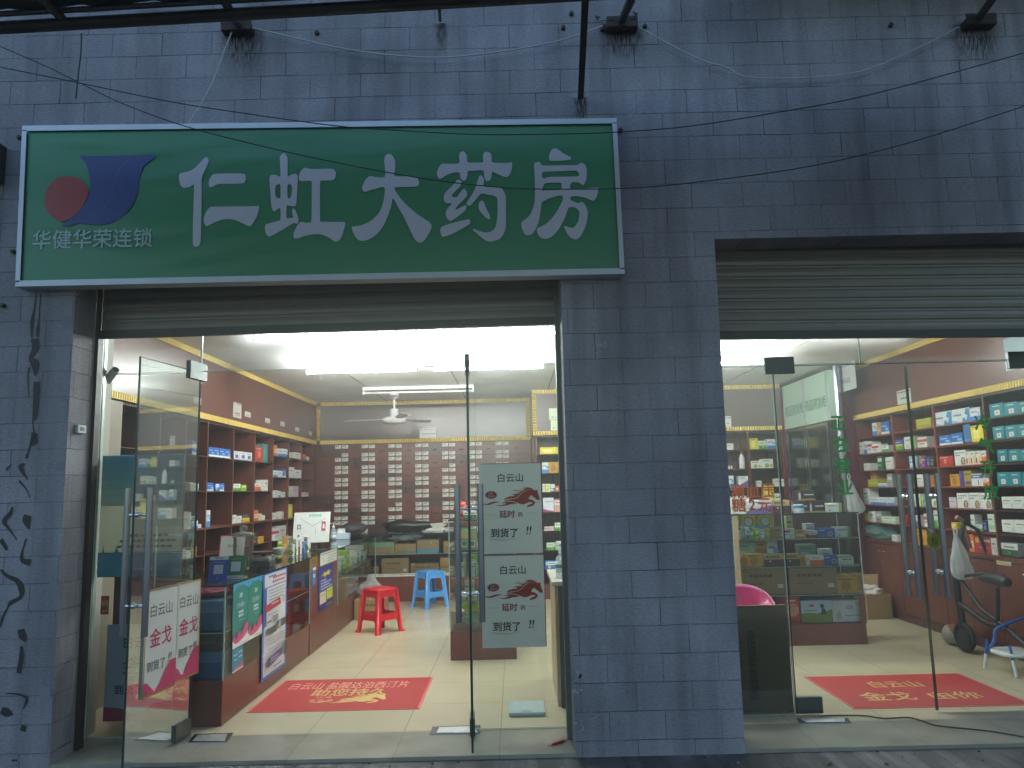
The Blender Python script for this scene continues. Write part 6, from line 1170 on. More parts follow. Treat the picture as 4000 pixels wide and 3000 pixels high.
def crumple(name, label, cat, c, r, mat, seed, neck=None, amp=.22, flat=.0):
    bm = bmesh.new(); bmesh.ops.create_icosphere(bm, subdivisions=4, radius=1.0); rg = random.Random(seed)
    dirs = [(V3((rg.gauss(0, 1), rg.gauss(0, 1), rg.gauss(0, 1))).normalized(), rg.uniform(3, 11), rg.uniform(0, 6)) for _ in range(14)]
    for v in bm.verts:
        n = v.co.normalized(); k = 1 + amp * sum(math.sin(f * n.dot(d) + ph) for d, f, ph in dirs) / 5
        p = V3((n.x * r[0] * k, n.y * r[1] * k, n.z * r[2] * k))
        if p.z < -r[2] * .8: p.z = -r[2] * .8
        if neck and n.z > .35: s_ = 1 - min(1, (n.z - .35) / .5) * neck; p.x *= s_; p.y *= s_; p.z *= 1 + .5 * min(1, (n.z - .35) / .5)
        v.co = p + V3(c)
    bm.verts.index_update(); b = B(); b.add([v.co.copy() for v in bm.verts], [tuple(v.index for v in f.verts) for f in bm.faces], mat, True); bm.free()
    return tag(b.build(name), label, cat)
M_DKBAG = pm('#1b1c1f', .35, name='black_nylon')
# floor carton and plastic bag behind the red stool
p = AZ(1372, 2425, 0); carton(V3((p.x + .03, p.y + .02, .001)), XP, -YP, .36, .235, .26, 'kraft', 'shipping_carton', 'brown carton on the floor behind the red stool', 'carton')
crumple('plastic_bag', 'clear plastic bag lying on the carton behind the red stool', 'bag', (p.x + .20, p.y + .15, .33), (.15, .11, .11), M_BAGC, 3, .5)
# things on the counters
CT = .889
def stand(name, label, pb, wpx, ytop, draws, base, T=Z8):
    a = AZ(*zp(T, *pb), CT + .002); W = wpx * T[2] * (a.y + 4.55) / FPX; top = AY(zp(T, *pb)[0], zp(T, 0, ytop)[1], a.y + .03); H = top.z - CT
    t = thing(name, label, 'counter sign', (a.x, a.y, CT)); Vv = V3((0, .22, 1)).normalized(); U = V3((1, .10, 0)).normalized()
    sheet('panel', None, None, a - U * (W / 2), U, Vv, W, H, base, draws, thick=.004, parent=t)
    b = B(); b.obox(a - U * (W / 2) + V3((0, .012, 0)), U, YP, ZP, W, .07, .004, pm(base, .4)); b.build('foot', t)
stand('payment_stand', 'blue payment stand at the counter\'s near end', (408, 745), 195, 480, [('r', 0, 1, .86, 1, '#c3cbd6'), ('w', .3, .7, .93, .05, 4, '#4a5a9c'), ('r', .26, .76, .28, .66, '#b5bccb'), ('w', .2, .8, .76, .03, 8, '#8fa0d4'), ('c', .5, .12, .03, '#7f92d0')], '#243f9c')
stand('payment_stand', 'green payment stand in front of the glass jar', (598, 722), 190, 470, [('r', 0, 1, 0, .15, '#c9cec9'), ('r', .24, .76, .32, .74, '#cdd2cd'), ('w', .2, .8, .86, .03, 8, '#9cc8a0'), ('w', .25, .7, .07, .04, 5, '#6a7a8c')], '#1f7a3c')
stand('counter_poster', 'red-framed white horse stand behind the payment stands', (545, 600), 265, 242, [('r', .05, 1, .0, .96, '#d3d6d3'), ('t', '白云山', .54, .66, .115, '#33363a', .0, .44)] + horse('#b8443a', lambda u: .12 + u * .86, lambda v: .13 + (v - .5) * 1.15, True, 1), '#a83444')
a = AZ(*zp(Z8, 655, 628), CT); jr = thing('glass_jar', 'lidded glass jar on the counter behind the horse stand', 'jar', (a.x, a.y, CT))
a.y += .06; jx = (a.x, a.y, CT + .001)
top = AY(*zp(Z8, 640, 145), a.y).z - CT; bh = AY(*zp(Z8, 640, 262), a.y).z - CT
MJ = glass_mat('jar_glass', (.88, .91, .90), dust=.06, refl=1.6)
b = B(); b.lathe([(.055, 0), (.06, .004), (.058, .02), (.072, .06), (.076, bh * .55), (.075, bh * .9), (.081, bh)], jx, MJ, 28); b.build('body', jr)
b = B(); b.lathe([(.087, bh + .002), (.088, bh + .016), (.06, bh + .028), (.02, bh + .034), (.016, bh + .040), (.030, bh + .052), (.033, bh + .066), (.022, top - .004), (.004, top)], jx, glass_mat('jar_lid', (.80, .84, .83), dust=.12, refl=2.0), 28); b.build('lid', jr)
a = AZ(*zp(Z8, 860, 600), CT); dv = thing('counter_scale', 'grey and white counter scale beside the glass jar', 'scale', (a.x, a.y + .08, CT))
b = B(); b.box(a.x - .10, a.x + .09, a.y, a.y + .17, CT + .001, CT + .045, pm('#3d3f3e', .5), .008); b.box(a.x - .095, a.x + .085, a.y + .004, a.y + .166, CT + .0455, CT + .085, pm('#a9aaa2', .45), .01); b.build('body', dv)
b = B(); b.lathe([(.02, CT + .0855), (.02, CT + .11), (.095, CT + .113), (.10, CT + .122)], (a.x + .01, a.y + .085, 0), pm('#5c5c58', .3, .6), 24); b.build('pan', dv)
b = B(); b.lathe([(.03, CT + .086), (.055, CT + .13), (.05, CT + .145)], (a.x + .12, a.y + .13, 0), pm('#9aa09e', .4), 18); b.build('display_post', dv)
LB = ['whitegreen', 'lime', 'greenwhite', 'peach', 'orangewhite', 'whiteblue', 'bluewhite', 'greenwhite', 'whitegreen', 'cream']
for i in range(10):
    px, py = 1215 + i * 20, 478 - i * 5 - (38 if i % 2 else 0); a = AZ(*zp(Z8, px, py), CT)
    carton(V3((a.x - .03, a.y, CT + .001)), V3((.9, -.42, 0)).normalized(), V3((-.42, -.9, 0)).normalized(), .048, .115 + .02 * (i % 3), .03, LB[i], 'medicine_box', f'{ST[LB[i]][0]} slim pack, {ORD[i]} from left in the packs before the white monitor', 'medicine box', 'slim packs on the counter')
for i, (px, py, stl, hh) in enumerate([(1060, 330, 'lime', .10), (1110, 360, 'tan', .16), (1150, 345, 'whitegreen', .14)]):
    a = AZ(*zp(Z8, px, py + 70), CT); carton(V3((a.x, a.y, CT + .001)), V3((.95, .3, 0)).normalized(), V3((.3, -.95, 0)).normalized(), .06, hh, .04, stl, 'medicine_box', f'{ST[stl][0]} pack behind the slim packs, {ORD[i]} from left', 'medicine box', 'slim packs on the counter')
# monitor
mA, mB = AY(*zp(Z7, 1228, 1386), 3.62), AY(*zp(Z8, 1606, 330), 3.62); mo = thing('monitor', 'white back of a monitor standing on the wooden counter', 'monitor', ((mA.x + mB.x) / 2, 3.7, CT))
U = V3((.94, .34, 0)).normalized(); Vt = V3((.0, .20, 1)).normalized(); Wm = (mB.x - mA.x) / U.x - .02; Hm = mA.z - mB.z; O = V3((mA.x, 3.62, mB.z))
sheet('back_cover', None, None, O, U, Vt, Wm, Hm, '#cfd2ce', [('l', [(.18, .80), (.52, .55), (.88, .80), (.88, .785), (.52, .53), (.18, .785)], '#8a8f8c'), ('r', .60, .615, .28, .46, '#9a9f9c'), ('r', .10, .20, .45, .60, '#3a3d40'), ('r', .12, .18, .47, .58, '#b9bcba'), ('r', .77, .88, .38, .68, '#a83444'), ('r', .80, .85, .45, .60, '#d6d0cf'), ('w', .40, .75, .89, .09, 5, '#7fb8a0'), ('r', .12, .18, .2, .26, '#4a4d50')], thick=.03, parent=mo)
b = B(); q = O + U * (Wm * .62); b.obox(q + V3((0, .04, .05)), U, V3((0, .55, -.8)).normalized(), YP, .035, .16, .01, M_STEEL); b.build('stand_leg', mo); b = B(); b.box(q.x - .12, q.x + .12, q.y - .02, q.y + .16, CT + .001, CT + .014, M_STEEL, .003); b.build('stand_foot', mo)
def pump(name, label, cx, cy, z0, s, liquid='#d5e2e2', lab='#3f9a86'):
    t = thing(name, label, 'bottle', (cx, cy, z0))
    b = B(); b.lathe([(.036 * s, 0), (.040 * s, .006 * s), (.040 * s, .115 * s), (.034 * s, .138 * s), (.015 * s, .152 * s), (.015 * s, .162 * s)], (cx, cy, z0 + .001), film_mat(name + '_plastic', liquid, .55, .12), 24); b.build('body', t)
    b = B(); b.lathe([(.0405 * s, .03 * s), (.0405 * s, .10 * s)], (cx, cy, z0), pm('#dfe4e2', .5), 24); b.lathe([(.0408 * s, .068 * s), (.0408 * s, .09 * s)], (cx, cy, z0), pm(lab, .5), 24); b.build('label_sleeve', t)
    b = B(); b.lathe([(.018 * s, .160 * s), (.018 * s, .182 * s), (.007 * s, .186 * s), (.006 * s, .21 * s), (.016 * s, .214 * s), (.015 * s, .226 * s)], (cx, cy, z0 + .001), M_WHITE, 16); b.tube([(cx, cy, z0 + .220 * s), (cx - .045 * s, cy - .01 * s, z0 + .219 * s), (cx - .05 * s, cy - .01 * s, z0 + .208 * s)], .006 * s, M_WHITE, 8); b.build('pump_head', t)
a = AY(2195, 2279, 1.12); pump('sanitizer_bottle', 'clear pump bottle of sanitizer on the small desk', a.x, 1.12, DZT, 1.05)
a = AZ(*zp(Z8, 1665, 300), CT); pump('sanitizer_bottle', 'small pump bottle beside the tissue box on the counter', a.x, a.y, CT, .95, '#cfe0e6', '#8fb0c0')
a = AZ(*zp(Z8, 1755, 295), CT); tb = thing('tissue_box', 'pale blue tissue box on the counter behind the monitor', 'tissue box', (a.x, a.y, CT))
b = B(); b.box(a.x - .10, a.x + .10, a.y - .05, a.y + .06, CT + .001, CT + .08, pm('#c3d3e2', .5), .004); b.build('carton', tb); b = B(); q = V3((a.x, a.y, CT + .081))
b.add([q + V3((-.05, 0, 0)), q + V3((.05, 0, 0)), q + V3((.035, .02, .055)), q + V3((-.045, -.02, .06)), q + V3((0, .03, .02))], [(0, 1, 4), (1, 2, 4), (2, 3, 4), (3, 0, 4)], pm('#e4e6e4', .7)); b.build('tissue', tb)
def b2(x, y): return zp(Z2B, x, y)
zb2 = .909
a = AY(*b2(485, 240), 6.35); crumple('neck_pillow', 'dark grey neck pillow on the back counter beside the tissue box', 'pillow', (a.x, 6.38, zb2 + .075), (.19, .12, .085), pm('#3a3b3d', .6, bump=.3), 5, amp=.08)
a = AY(*b2(1080, 235), 6.4); crumple('shoulder_bag', 'black bag lying on the back counter', 'bag', (a.x, 6.42, zb2 + .085), (.40, .14, .10), M_DKBAG, 9, amp=.14)
p, q = AY(*b2(1262, 215), 6.33), AY(*b2(1490, 110), 6.33); ps = thing('paper_stack', 'uneven stack of white papers on the back counter', 'papers', ((p.x + q.x) / 2, 6.4, zb2)); nl = 8
for i in range(nl):
    b = B(); z = zb2 + .001 + (q.z - p.z) * i / nl; dx = rng.uniform(-.03, .03); ang = rng.uniform(-.12, .12); u = V3((math.cos(ang), math.sin(ang), 0)); b.obox(V3((p.x + dx, 6.33 + rng.uniform(-.02, .02), z)), u, V3((-u.y, u.x, 0)), ZP, (q.x - p.x) * rng.uniform(.9, 1.0), .21, (q.z - p.z) / nl - .004, pm('#d6d6cf', .6)); b.build('paper_pad', ps)
crumple('plastic_bag', 'green and white plastic bag inside the back counter\'s left end', 'bag', (AY(*b2(720, 290), 6.4).x, 6.44, .83), (.24, .10, .055), pm('#33564a', .3), 12, amp=.25)
crumple('plastic_bag', 'white and blue plastic bags stuffed in the opened carton', 'bag', (AY(*b2(1050, 310), 6.36).x, 6.40, .845), (.19, .10, .045), pm('#9fb4b4', .35, var=.5, scale=14), 13, amp=.3)
b = B(); p, q = AY(*b2(590, 722), 6.194), AY(*b2(1640, 690), 6.194); b.box(p.x, q.x, 6.192, 6.197, .337, .373, pm('#cfcfc6', .6))
for i in range(34):
    x = p.x + .03 + i * (q.x - p.x - .06) / 34; b.box(x, x + rng.uniform(.012, .03), 6.1905, 6.1915, .352, .363, dk)
tag(b.build('price_strip'), 'white price label strip along the back counter', 'label strip')
# price strip in counter, plastic bags and cartons inside the near left counter
for i, (z, lab) in enumerate([(.592, 'upper blue carton in the near end of the glass counter'), (.287, 'lower blue carton in the near end of the glass counter')]):
    carton(V3((FX0 + .03, .70, z + .001)), XP, -YP, .46, .19 if i == 0 else .17, .30, 'cartonblue', 'carton', lab, 'carton', 'blue cartons in the counter')
carton(V3((FX0 + .03, .70, .46)), XP, -YP, .46, .118, .30, 'trayd', 'carton', 'brown tray between the two blue cartons', 'carton')
crumple('plastic_bag', 'pink plastic bag on top of the upper blue carton', 'bag', (-2.12, .92, .825), (.12, .12, .035), pm('#c04a6a', .4), 15, amp=.15)
crumple('plastic_bag', 'clear plastic bag low in the counter behind the long notice', 'bag', (-2.16, 2.05, .385), (.11, .20, .10), M_BAGC, 16, amp=.25)
crumple('plastic_bag', 'dark red bag in the upper counter behind the long notice', 'bag', (-2.18, 2.2, .66), (.14, .33, .06), pm('#5c3236', .4, var=.3), 17, amp=.2)
crumple('plastic_bag', 'clear bag of jars in the glass counter behind the red stool', 'bag', (-2.15, 4.35, .385), (.11, .20, .10), M_BAGC, 18, amp=.2)
for i, (y0, z, stl) in enumerate([(4.1, .608, 'palegreen'), (4.35, .608, 'greenwhite'), (4.62, .608, 'lime'), (4.9, .608, 'palegreen'), (5.2, .608, 'greenwhite'), (4.55, .287, 'amber'), (4.85, .287, 'redwhite'), (5.15, .287, 'redwhite'), (5.45, .608, 'whiteblue'), (5.7, .608, 'palegreen')]):
    carton(V3((-1.98, y0, z + .001)), YP, XP, .17, .10 + .05 * (i % 3), .2, stl, 'medicine_box', f'{ST[stl][0]} box, {ORD[i % 10]} along the glass counter behind the red stool', 'medicine box', 'packs in the left glass counter')
# island contents
p = AY(*zp(ZQ, 595, 1085), 2.52)
for i, (x, w_) in enumerate([(555, 80), (640, 82)]):
    a, e = AY(*zp(ZQ, x, 1085), 2.5), AY(*zp(ZQ, x + w_, 872), 2.5); H = e.z - .958; Wd = e.x - a.x
    t = thing('gift_bag', ['tan gift bag left of the upright door edge', 'tan gift bag right of the upright door edge'][i], 'bag', (a.x + Wd / 2, 2.6, .958), 'gift bags in the display island')
    b = B(); b.add([V3((a.x, 2.5, .958)), V3((a.x + Wd, 2.5, .958)), V3((a.x + Wd, 2.62, .958)), V3((a.x, 2.62, .958)), V3((a.x, 2.545, .958 + H * .9)), V3((a.x + Wd, 2.545, .958 + H * .9)), V3((a.x + Wd, 2.575, .958 + H * .9)), V3((a.x, 2.575, .958 + H * .9))], [(0, 1, 5, 4), (1, 2, 6, 5), (2, 3, 7, 6), (3, 0, 4, 7), (3, 2, 1, 0)], pm('#9c8f5c', .5)); paint(b, V3((a.x, 2.4975, .958)), XP, V3((0, .16, 1)).normalized(), -YP, Wd, H, [('r', .1, .8, .05, .42, '#cfd3c8'), ('c', .45, .25, .12, '#3f7a4a')], .0006); b.build('body', t)
    b = B(); b.add([V3((a.x, 2.545, .9585 + H * .9)), V3((a.x + Wd, 2.545, .9585 + H * .9)), V3((a.x + Wd * .95, 2.56, .958 + H)), V3((a.x + Wd * .05, 2.56, .958 + H))], [(0, 1, 2, 3)], pm('#3f8a52', .5)); b.build('fold', t)
crumple('herb_bag', 'red foil bag behind the display island', 'bag', (AY(*zp(ZQ, 552, 840), 3.2).x, 3.2, 1.28), (.06, .04, .10), pm('#c4302c', .3, var=.3, scale=40), 22, amp=.2)
for i, (z, zz) in enumerate([(.345, .07), (.44, .06)]):
    crumple('herb_bag', ['pale green herb bag at the bottom of the display island', 'yellow-green herb bag under the island\'s lower shelf'][i], 'bag', (-.30, 2.62, z), (.20, .12, zz), pm(['#8fae8a', '#a8b83c'][i], .4, var=.5, scale=30), 24 + i, amp=.3)
# bottles and tins
def bottle(label, px, T, z, fr, H, r, body, cap, name='bottle'):
    a = fr.at(*zp(T, px, 400)); c = (a.x, fr.val + r + .01, z + .001); t = thing(name, label, 'bottle', c)
    b = B(); b.lathe([(r * .95, 0), (r, .005), (r, H * .62), (r * .55, H * .82), (r * .42, H * .86)], c, pm(body, .4), 18); b.build('body', t)
    b = B(); b.lathe([(r * .46, H * .861), (r * .46, H * .985), (r * .38, H)], c, pm(cap, .4), 14); b.build('cap', t)
bottle('white bottle with red cap on the second shelf in the right bay', 485, R3, 1.69, FN, .235, .038, '#dcdedd', '#c23c40')
bottle('tiny amber-capped vial nearest the stone pier', 316, R3, 1.69, FN, .05, .013, '#d8d2cc', '#c0692c', 'vial'); bottle('tiny amber-capped vial second from the stone pier', 346, R3, 1.69, FN, .05, .013, '#d8d2cc', '#c0692c', 'vial')
a = FK.at(*zp(R3, 1157, 945)); b = B(); b.lathe([(.045, 0), (.047, .004), (.047, .075), (.044, .08)], (a.x, 2.76, 1.195), pm('#d2dbe2', .4), 22); b.lathe([(.0475, .045), (.0475, .072)], (a.x, 2.76, 1.195), pm('#2f86b8', .4), 22); tag(b.build('tin'), 'small white and blue tin before the black cartons', 'tin')
bottle('milky white jug in the cool cabinet\'s right half', 1485, R3, 1.42, Frame('y', 5.2, -1), .30, .055, '#b9c4c0', '#c9d2ce', 'jug')
# bathroom scale
b0, b1 = AZ(1985, 2783, .03), AZ(2130, 2776, .03); bs = thing('bathroom_scale', 'white glass bathroom scale on the floor inside the fixed pane', 'scale', ((b0.x + b1.x) / 2, b0.y + .14, 0))
b = B(); b.box(b0.x + .005, b1.x - .005, b0.y + .005, b0.y + .275, .002, .020, pm('#9fb4b2', .4), .004); b.build('base', bs)
b = B(); b.box(b0.x, b1.x, b0.y, b0.y + .28, .0205, .028, pm('#bfd2d2', .15), .003); b.box((b0.x + b1.x) / 2 - .03, (b0.x + b1.x) / 2 + .03, b0.y + .02, b0.y + .04, .0283, .0288, pm('#4a5658', .3))
for x in (.03, .20):
    for y in (.05, .20): b.box(b0.x + x, b0.x + x + .04, b0.y + y, b0.y + y + .035, .0282, .0286, pm('#9fb2b8', .3, .4))
b.build('glass_platform', bs)
a, e = AZ(2142, 2912, .006), AZ(2236, 2884, .006); d = e - a; pn = thing('screwdriver', 'red-handled small screwdriver on the tiled threshold', 'tool', a)
b = B(); b.tube([a + d * .12, a + d * .2, a + d * .62, a + d * .66], [.004, .009, .009, .005], pm('#b8302c', .4), 10); b.build('handle', pn); b = B(); b.tube([a + d * .66, e], [.0035, .0025], M_STEEL, 8); b.build('blade', pn); b = B(); b.tube([a, a + d * .12], .003, M_WHITE, 8); b.build('tip', pn)
# cardboard, pink basin, power cable behind the right glazing
cx0, cx1 = P2 + .01, AY(3088, 2600, RG + .10).x; cz = AY(3000, 2364, RG + .10).z
cb = thing('cardboard_sheet', 'tall dark cardboard sheet leaning inside the right shopfront beside the pier', 'cardboard', ((cx0 + cx1) / 2, RG + .12, 0))
b = B(); b.box(cx0, cx1, RG + .095, RG + .115, .002, cz, pm('#5a4a34', .8, var=.2)); 
for cxx, sz, n_ in ((.27, .085, 9), (.52, .06, 12)):
    for i in range(n_): q = V3((cx0 + (cx1 - cx0) * cxx, RG + .0943, .10 + i * (cz - .25) / n_)); b.text('国家药品电话请留意用'[i % 10], q, -XP, ZP, sz, pm('#1d1a14', .8), .01)
b.build('board', cb)
a = AY(2965, 2335, RG + .42); pbn = thing('pink_basin', 'glossy pink plastic basin standing behind the dark cardboard', 'basin', (a.x - .1, RG + .42, cz - .2)); ax = V3((-.25, -.55, .8)).normalized(); mpk = pm('#e0367c', .2, var=.04); c = V3((a.x - .17, RG + .38, AY(2965, 2355, RG + .38).z - .06))
b = B(); b.lathe([(.10, -.12), (.19, -.10), (.235, -.01), (.255, .0), (.262, .008), (.255, .014), (.23, .012), (.18, -.06), (.08, -.09)], c, mpk, 40, ax); b.build('bowl', pbn)
b = B(); u = ax.orthogonal().normalized(); v = ax.cross(u); b.tube([c + (u * math.cos(i * .2244) + v * math.sin(i * .2244)) * .258 + ax * .012 for i in range(28)], .006, pm('#f0a8c4', .15), 8, closed=True); b.build('rim', pbn)
P = [AZ(*q, .008) for q in ((3210, 2796), (3290, 2794), (3380, 2796), (3455, 2806), (3545, 2802), (3600, 2815), (3660, 2834), (3760, 2845), (3880, 2858), (4060, 2890))]; b = B(); b.tube(crom(P, 5, False), .0045, pm('#262420', .6), 7); tag(b.build('power_cable'), 'dark power cable snaking over the threshold of the right doorway', 'cable')
# open carton by the right wall
a, e = AZ(3392, 2421, 0), AZ(3492, 2420, 0); hh = AY(3440, 2320, a.y).z; oc = thing('open_carton', 'open brown carton with crumpled white paper by the right wall', 'carton', ((a.x + e.x) / 2, a.y + .15, 0)); kr = pm('#8a6f4a', .8, var=.15)
b = B()
for (x0, x1, y0, y1) in ((a.x, e.x, a.y, a.y + .005), (a.x, e.x, a.y + .28, a.y + .285), (a.x, a.x + .005, a.y + .0055, a.y + .2795), (e.x - .005, e.x, a.y + .0055, a.y + .2795)): b.box(x0, x1, y0, y1, .001, hh, kr)
b.box(a.x + .0055, e.x - .0055, a.y + .0055, a.y + .2795, .001, .006, kr); b.build('body', oc)
for (p0_, p1_, dd) in ((V3((a.x, a.y + .285, hh)), V3((e.x, a.y + .285, hh)), V3((.03, .05, .17))), (V3((a.x, a.y, hh)), V3((a.x, a.y + .28, hh)), V3((-.07, 0, .12)))):
    b = B(); b.add([p0_, p1_, p1_ + dd, p0_ + dd, p0_ + V3((.003, .004, 0)), p1_ + V3((.003, .004, 0)), p1_ + dd + V3((.003, .004, 0)), p0_ + dd + V3((.003, .004, 0))], [(0, 1, 2, 3), (7, 6, 5, 4), (2, 3, 7, 6)], pm('#a08055', .8)); b.build('flap', oc)
crumple('packing_paper', 'crumpled white paper spilling from the open carton', 'paper', ((a.x + e.x) / 2 - .06, a.y + .11, hh + .02), (.13, .10, .06), pm('#d2cfc6', .7), 31, amp=.3)
# bags on the right
crumple('plastic_bag', 'teal-tinted clear plastic bag on the cupboard top, right wall', 'bag', (4.20, AX(*zp(R4, 430, 1240), 4.2).y, .90), (.12, .28, .10), film_mat('teal_film', '#9fd0c8', .5), 33, amp=.25)
# folded scooter with grips and a bag, ball and child chair
bk = thing('folding_scooter', 'dark folding scooter with saddle parked along the right wall', 'scooter', (3.88, 2.1, 0)); mt = pm('#1c1a1b', .5, .3, name='scooter_black')
S = AY(3752, 2030, 2.35); fx = 3.83; fy = 2.34
def wheel(y, r):
    b = B(); b.tube([(fx + .02, y + r * math.cos(i * .2618), r + .001 + r * .82 * math.sin(i * .2618) - r * .18 * 0) for i in range(24)], r * .18, pm('#141414', .7), 8, closed=True)
    b.lathe([(r * .7, -.012), (r * .7, .012)], (fx + .02, y, r + .001), pm('#3a3a3c', .4, .5), 18, XP); return b
b = wheel(fy - .02, .125); b.build('front_wheel', bk); b = wheel(1.35, .125); b.build('rear_wheel', bk)
b = B(); b.tube([(fx + .02, fy - .02, .20), (fx + .02, fy + .02, .45), (fx + .01, fy + .01, .75), (S.x + .02, fy + .005, S.z - .04)], [.028, .030, .026, .020], mt, 12); b.build('steering_column', bk)
b = B(); b.tube([S + V3((-.03, 0, .02)), S + V3((.03, .01, -.02)), S + V3((.14, .0, -.09)), S + V3((.20, .0, -.30)), S + V3((.24, .0, -.34))], [.014, .016, .016, .013, .012], mt, 10); b.build('handlebar', bk)
b = B(); b.tube([S + V3((-.035, 0, .024)), S + V3((.02, .003, -.012))], .02, pm('#9c7a62', .6), 10); b.build('grip', bk); b = B(); b.tube([S + V3((.02, -.02, -.10)), S + V3((.05, -.02, -.24))], .018, pm('#8a5a40', .6), 10); b.build('grip', bk)
b = B(); b.tube([(fx + .02, fy, .40), (fx + .03, 2.0, .30), (fx + .04, 1.7, .28), (fx + .03, 1.40, .16)], .025, mt, 10); b.tube([(fx + .01, fy, .66), (fx + .03, 2.05, .40), (fx + .04, 1.75, .30)], .018, mt, 10); b.tube([(fx + .03, 1.85, .30), (fx + .03, 1.80, .60)], .016, mt, 10); b.tube([(fx + .02, fy - .05, .64), (fx + .03, 1.95, .70), (fx + .05, 1.8, .62)], .014, mt, 8); b.build('frame', bk)
b = B(); b.tube([(fx + .03, 2.0, .655), (fx + .03, 1.9, .67), (fx + .03, 1.74, .67), (fx + .03, 1.66, .66)], [.025, .038, .052, .035], pm('#141415', .55), 14); b.build('saddle', bk)
a = AZ(3742, 2525, 0); b = B(); rb_ = .092; c = V3((a.x + .0, a.y + .06, rb_ + .001)); b.lathe([(rb_ * math.sin(R(i * 9)), -rb_ * math.cos(R(i * 9))) for i in range(0, 13)], c, pm('#8e8880', .6), 26, V3((.55, -.5, .6))); b.lathe([(rb_ * math.sin(R(i * 9)), -rb_ * math.cos(R(i * 9))) for i in range(12, 21)], c, pm('#6c3f2c', .6), 26, V3((.55, -.5, .6))); tag(b.build('ball'), 'brown and white ball beside the scooter\'s front wheel', 'ball')
def hung_bag(label, top, bot, r, ry, mat, seed, lean=0.0):
    rg = random.Random(seed); n, m = 40, 22; b = B(); vs = []; ph = [rg.uniform(0, 6) for _ in range(6)]
    for i in range(m + 1):
        t = i / m; z = top.z + (bot.z - top.z) * t; k = .10 + .90 * min(1, t * 1.25) ** .8
        if t > .82: k *= math.sqrt(max(0.0, 1 - ((t - .82) / .181) ** 2)) * .95 + .05
        cx = top.x + (bot.x - top.x) * t + lean * math.sin(t * 3)
        for j in range(n):
            a = 6.28319 * j / n; f = 1 + (.16 - .09 * t) * math.sin(5 * a + ph[0] + t) + .08 * math.sin(9 * a + ph[1] - 2 * t) + .05 * math.sin(3 * a + 11 * t + ph[2]) + .03 * math.sin(13 * a + 17 * t + ph[3])
            vs.append(V3((cx + math.cos(a) * r * k * f, top.y + (bot.y - top.y) * t + math.sin(a) * ry * k * f, z)))
    b.add(vs, [(i * n + j, i * n + (j + 1) % n, (i + 1) * n + (j + 1) % n, (i + 1) * n + j) for i in range(m) for j in range(n)], mat, True)
    for s_ in (-1, 1):
        b.tube([top + V3((s_ * .012, s_ * .01, -.02)), top + V3((s_ * .02, s_ * .01, .04)), top + V3((0, s_ * .012, .075))], [.010, .007, .005], mat, 6)
    return tag(b.build('plastic_bag'), label, 'bag')
hung_bag('white plastic shopping bag hanging from the scooter handlebar', AY(3733, 2090, 2.27), AY(3765, 2266, 2.27), .095, .06, M_BAGW, 5)
hung_bag('limp white plastic bag hanging from the pipe column', AY(*zp(R3, 1790, 540), 4.45), AY(*zp(R3, 1890, 975), 4.45), .095, .05, M_BAGW, 8)
ch = thing('child_chair', 'child\'s chair with blue tube back and white seat at the right edge', 'chair', (3.88, 1.6, 0)); blu = pm('#2858a8', .3); wht = pm('#cfd3d4', .4)
L0, L1 = AZ(3848, 2612, 0), AZ(3972, 2648, 0); sw = .30; seatz = AY(3870, 2530, 1.75).z
k1 = AY(3886, 2470, L0.y); k2 = AY(4000, 2420, L0.y)
b = B(); b.tube(crom([L0 + ZP * .10 + V3((.012, 0, 0)), V3((k1.x - .012, L0.y, k1.z - .06)), V3((k1.x + .02, L0.y + .01, k1.z + .02)), V3((k2.x - .05, L0.y + .02, k2.z - .012)), V3((k2.x + .03, L0.y + .02, k2.z)), V3((k2.x + .17, L0.y + .01, k1.z)), V3((k2.x + .22, L0.y, .10))], 6, False), .012, blu, 10); b.build('back_tube', ch)
for i, (fp, up) in enumerate([(L0, V3((.03, -.01, .21))), (L1, V3((.035, .10, .20))), (L0 + V3((sw + .08, .02, 0)), V3((-.03, -.01, .21))), (L1 + V3((sw, 0, 0)), V3((-.03, .10, .20)))]):
    b = B(); b.tube([fp + ZP * .001, fp + up * .55], .0125, wht, 10); l_ = b.build('leg', ch)
    b = B(); b.tube([fp + up * .551, fp + up * 1.05], .0105, blu, 10); b.build('leg_tube', ch)
sc_ = V3((L0.x + .20, (L0.y + L1.y) / 2 + .03, seatz)); b = B(); n = 28; ring = [(math.copysign(abs(math.cos(i * 6.2832 / n)) ** .7, math.cos(i * 6.2832 / n)) * .18, math.copysign(abs(math.sin(i * 6.2832 / n)) ** .7, math.sin(i * 6.2832 / n)) * .16) for i in range(n)]
b.add([sc_ + V3((x * k, y * k, z)) for k, z in ((.96, -.022), (1, -.010), (.97, .004), (.6, -.004)) for x, y in ring], [(r * n + i, r * n + (i + 1) % n, (r + 1) * n + (i + 1) % n, (r + 1) * n + i) for r in range(3) for i in range(n)], wht, True); b.add([sc_ + V3((x * .6, y * .6, -.004)) for x, y in ring], [tuple(range(n))], wht); b.add([sc_ + V3((x * .96, y * .96, -.022)) for x, y in ring], [tuple(range(n))[::-1]], wht); b.build('seat', ch)
a, e = AX(*zp(R6, 1875, 105), 4.09), AX(*zp(R6, 2065, 200), 4.09); sheet('notice', 'small cream label on the cupboard door behind the scooter', 'notice', V3((4.0845, a.y, e.z)), -YP, ZP, a.y - e.y, a.z - e.z - .01, '#b9ad86', [('w', .1, .9, .5, .2, 6, '#8a7f60')])
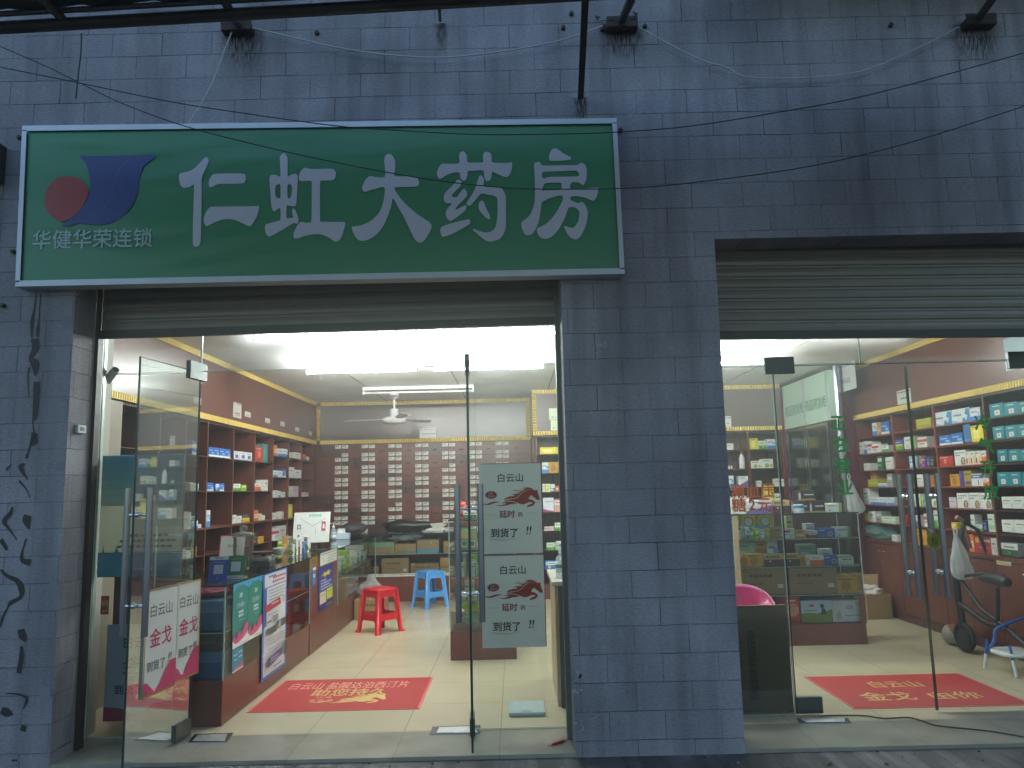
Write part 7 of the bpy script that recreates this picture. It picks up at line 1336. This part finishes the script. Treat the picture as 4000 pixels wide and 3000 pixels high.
# far left corner behind the fixed pane: camera and blind chain
a = AY(432, 1466, .56); sv = thing('security_camera', 'grey bullet security camera on the inner left wall', 'camera', (a.x, .56, a.z))
b = B(); b.tube([(-2.719, .58, a.z - .035), (a.x - .03, .575, a.z - .045), (a.x - .008, .565, a.z - .02)], .011, M_ALU, 8); b.build('bracket', sv)
b = B(); b.tube([(a.x - .035, .585, a.z - .035), (a.x + .055, .515, a.z + .03)], .026, pm('#9fa5a5', .4), 16); b.tube([(a.x + .053, .517, a.z + .0285), (a.x + .058, .513, a.z + .032)], .020, M_DARK, 14); b.build('body', sv)
b = B(); pts = crom([AY(390, 1560, LG + .06), AY(388, 1800, LG + .06), AY(383, 2000, LG + .06), AY(376, 2200, LG + .06), AY(373, 2330, LG + .06), AY(366, 2358, LG + .06), AY(354, 2352, LG + .06)], 14, False)
for p in pts: b.lathe([(.001, -.0055), (.0045, -.003), (.0055, 0), (.0045, .003), (.001, .0055)], p, M_WHITE, 6)
tag(b.build('bead_chain'), 'white bead chain loop of the roller blind at the far left pane', 'blind chain')

b = B()
for k in range(90):
    x, y = rng.uniform(-3, 3.6), -abs(rng.gauss(0, .16)) - .01; r = rng.uniform(.003, .010) * (1.6 if k % 9 == 0 else 1)
    b.lathe([(r * .5, 0), (r, r * .35), (r * .7, r * .8), (r * .1, r)], (x, y, -.022), pm(['#5a5852', '#3c3a36', '#7a776e'][k % 3], .9), 6, V3((rng.uniform(-.3, .3), rng.uniform(-.3, .3), 1)), False)
for k in range(9):
    p = V3((rng.uniform(-2.6, 3.4), -rng.uniform(.02, .3), -.018)); a = rng.uniform(0, 6.28); u = V3((math.cos(a), math.sin(a), 0)); v = V3((-u.y, u.x, .25))
    b.add([p - u * .035, p + v * .013, p + u * .035, p - v * .013 + ZP * .008], [(0, 1, 2), (0, 2, 3)], pm(['#4a3a22', '#5c4a24'][k % 2], .8))
o = b.build('grit'); o['kind'] = 'stuff'; o['label'] = 'grit and dry leaf bits along the foot of the step'

# ------------------------------------------------------------------ haze volume added for glow round the lights and lifted darks
hm = bpy.data.materials.new('glow_haze'); hm.use_nodes = True; ht = hm.node_tree; ht.nodes.clear()
ho = ht.nodes.new('ShaderNodeOutputMaterial'); hv = ht.nodes.new('ShaderNodeVolumePrincipled'); hv.inputs['Color'].default_value = (.95, .98, .97, 1); hv.inputs['Density'].default_value = .0105; hv.inputs['Anisotropy'].default_value = .65
ht.links.new(hv.outputs[0], ho.inputs['Volume'])
b = B(); b.box(-41, 41, -41, 9, -1.6, 7.2, hm); o = b.build('haze'); o['kind'] = 'stuff'; o['label'] = 'thin haze added for glow around the lights'
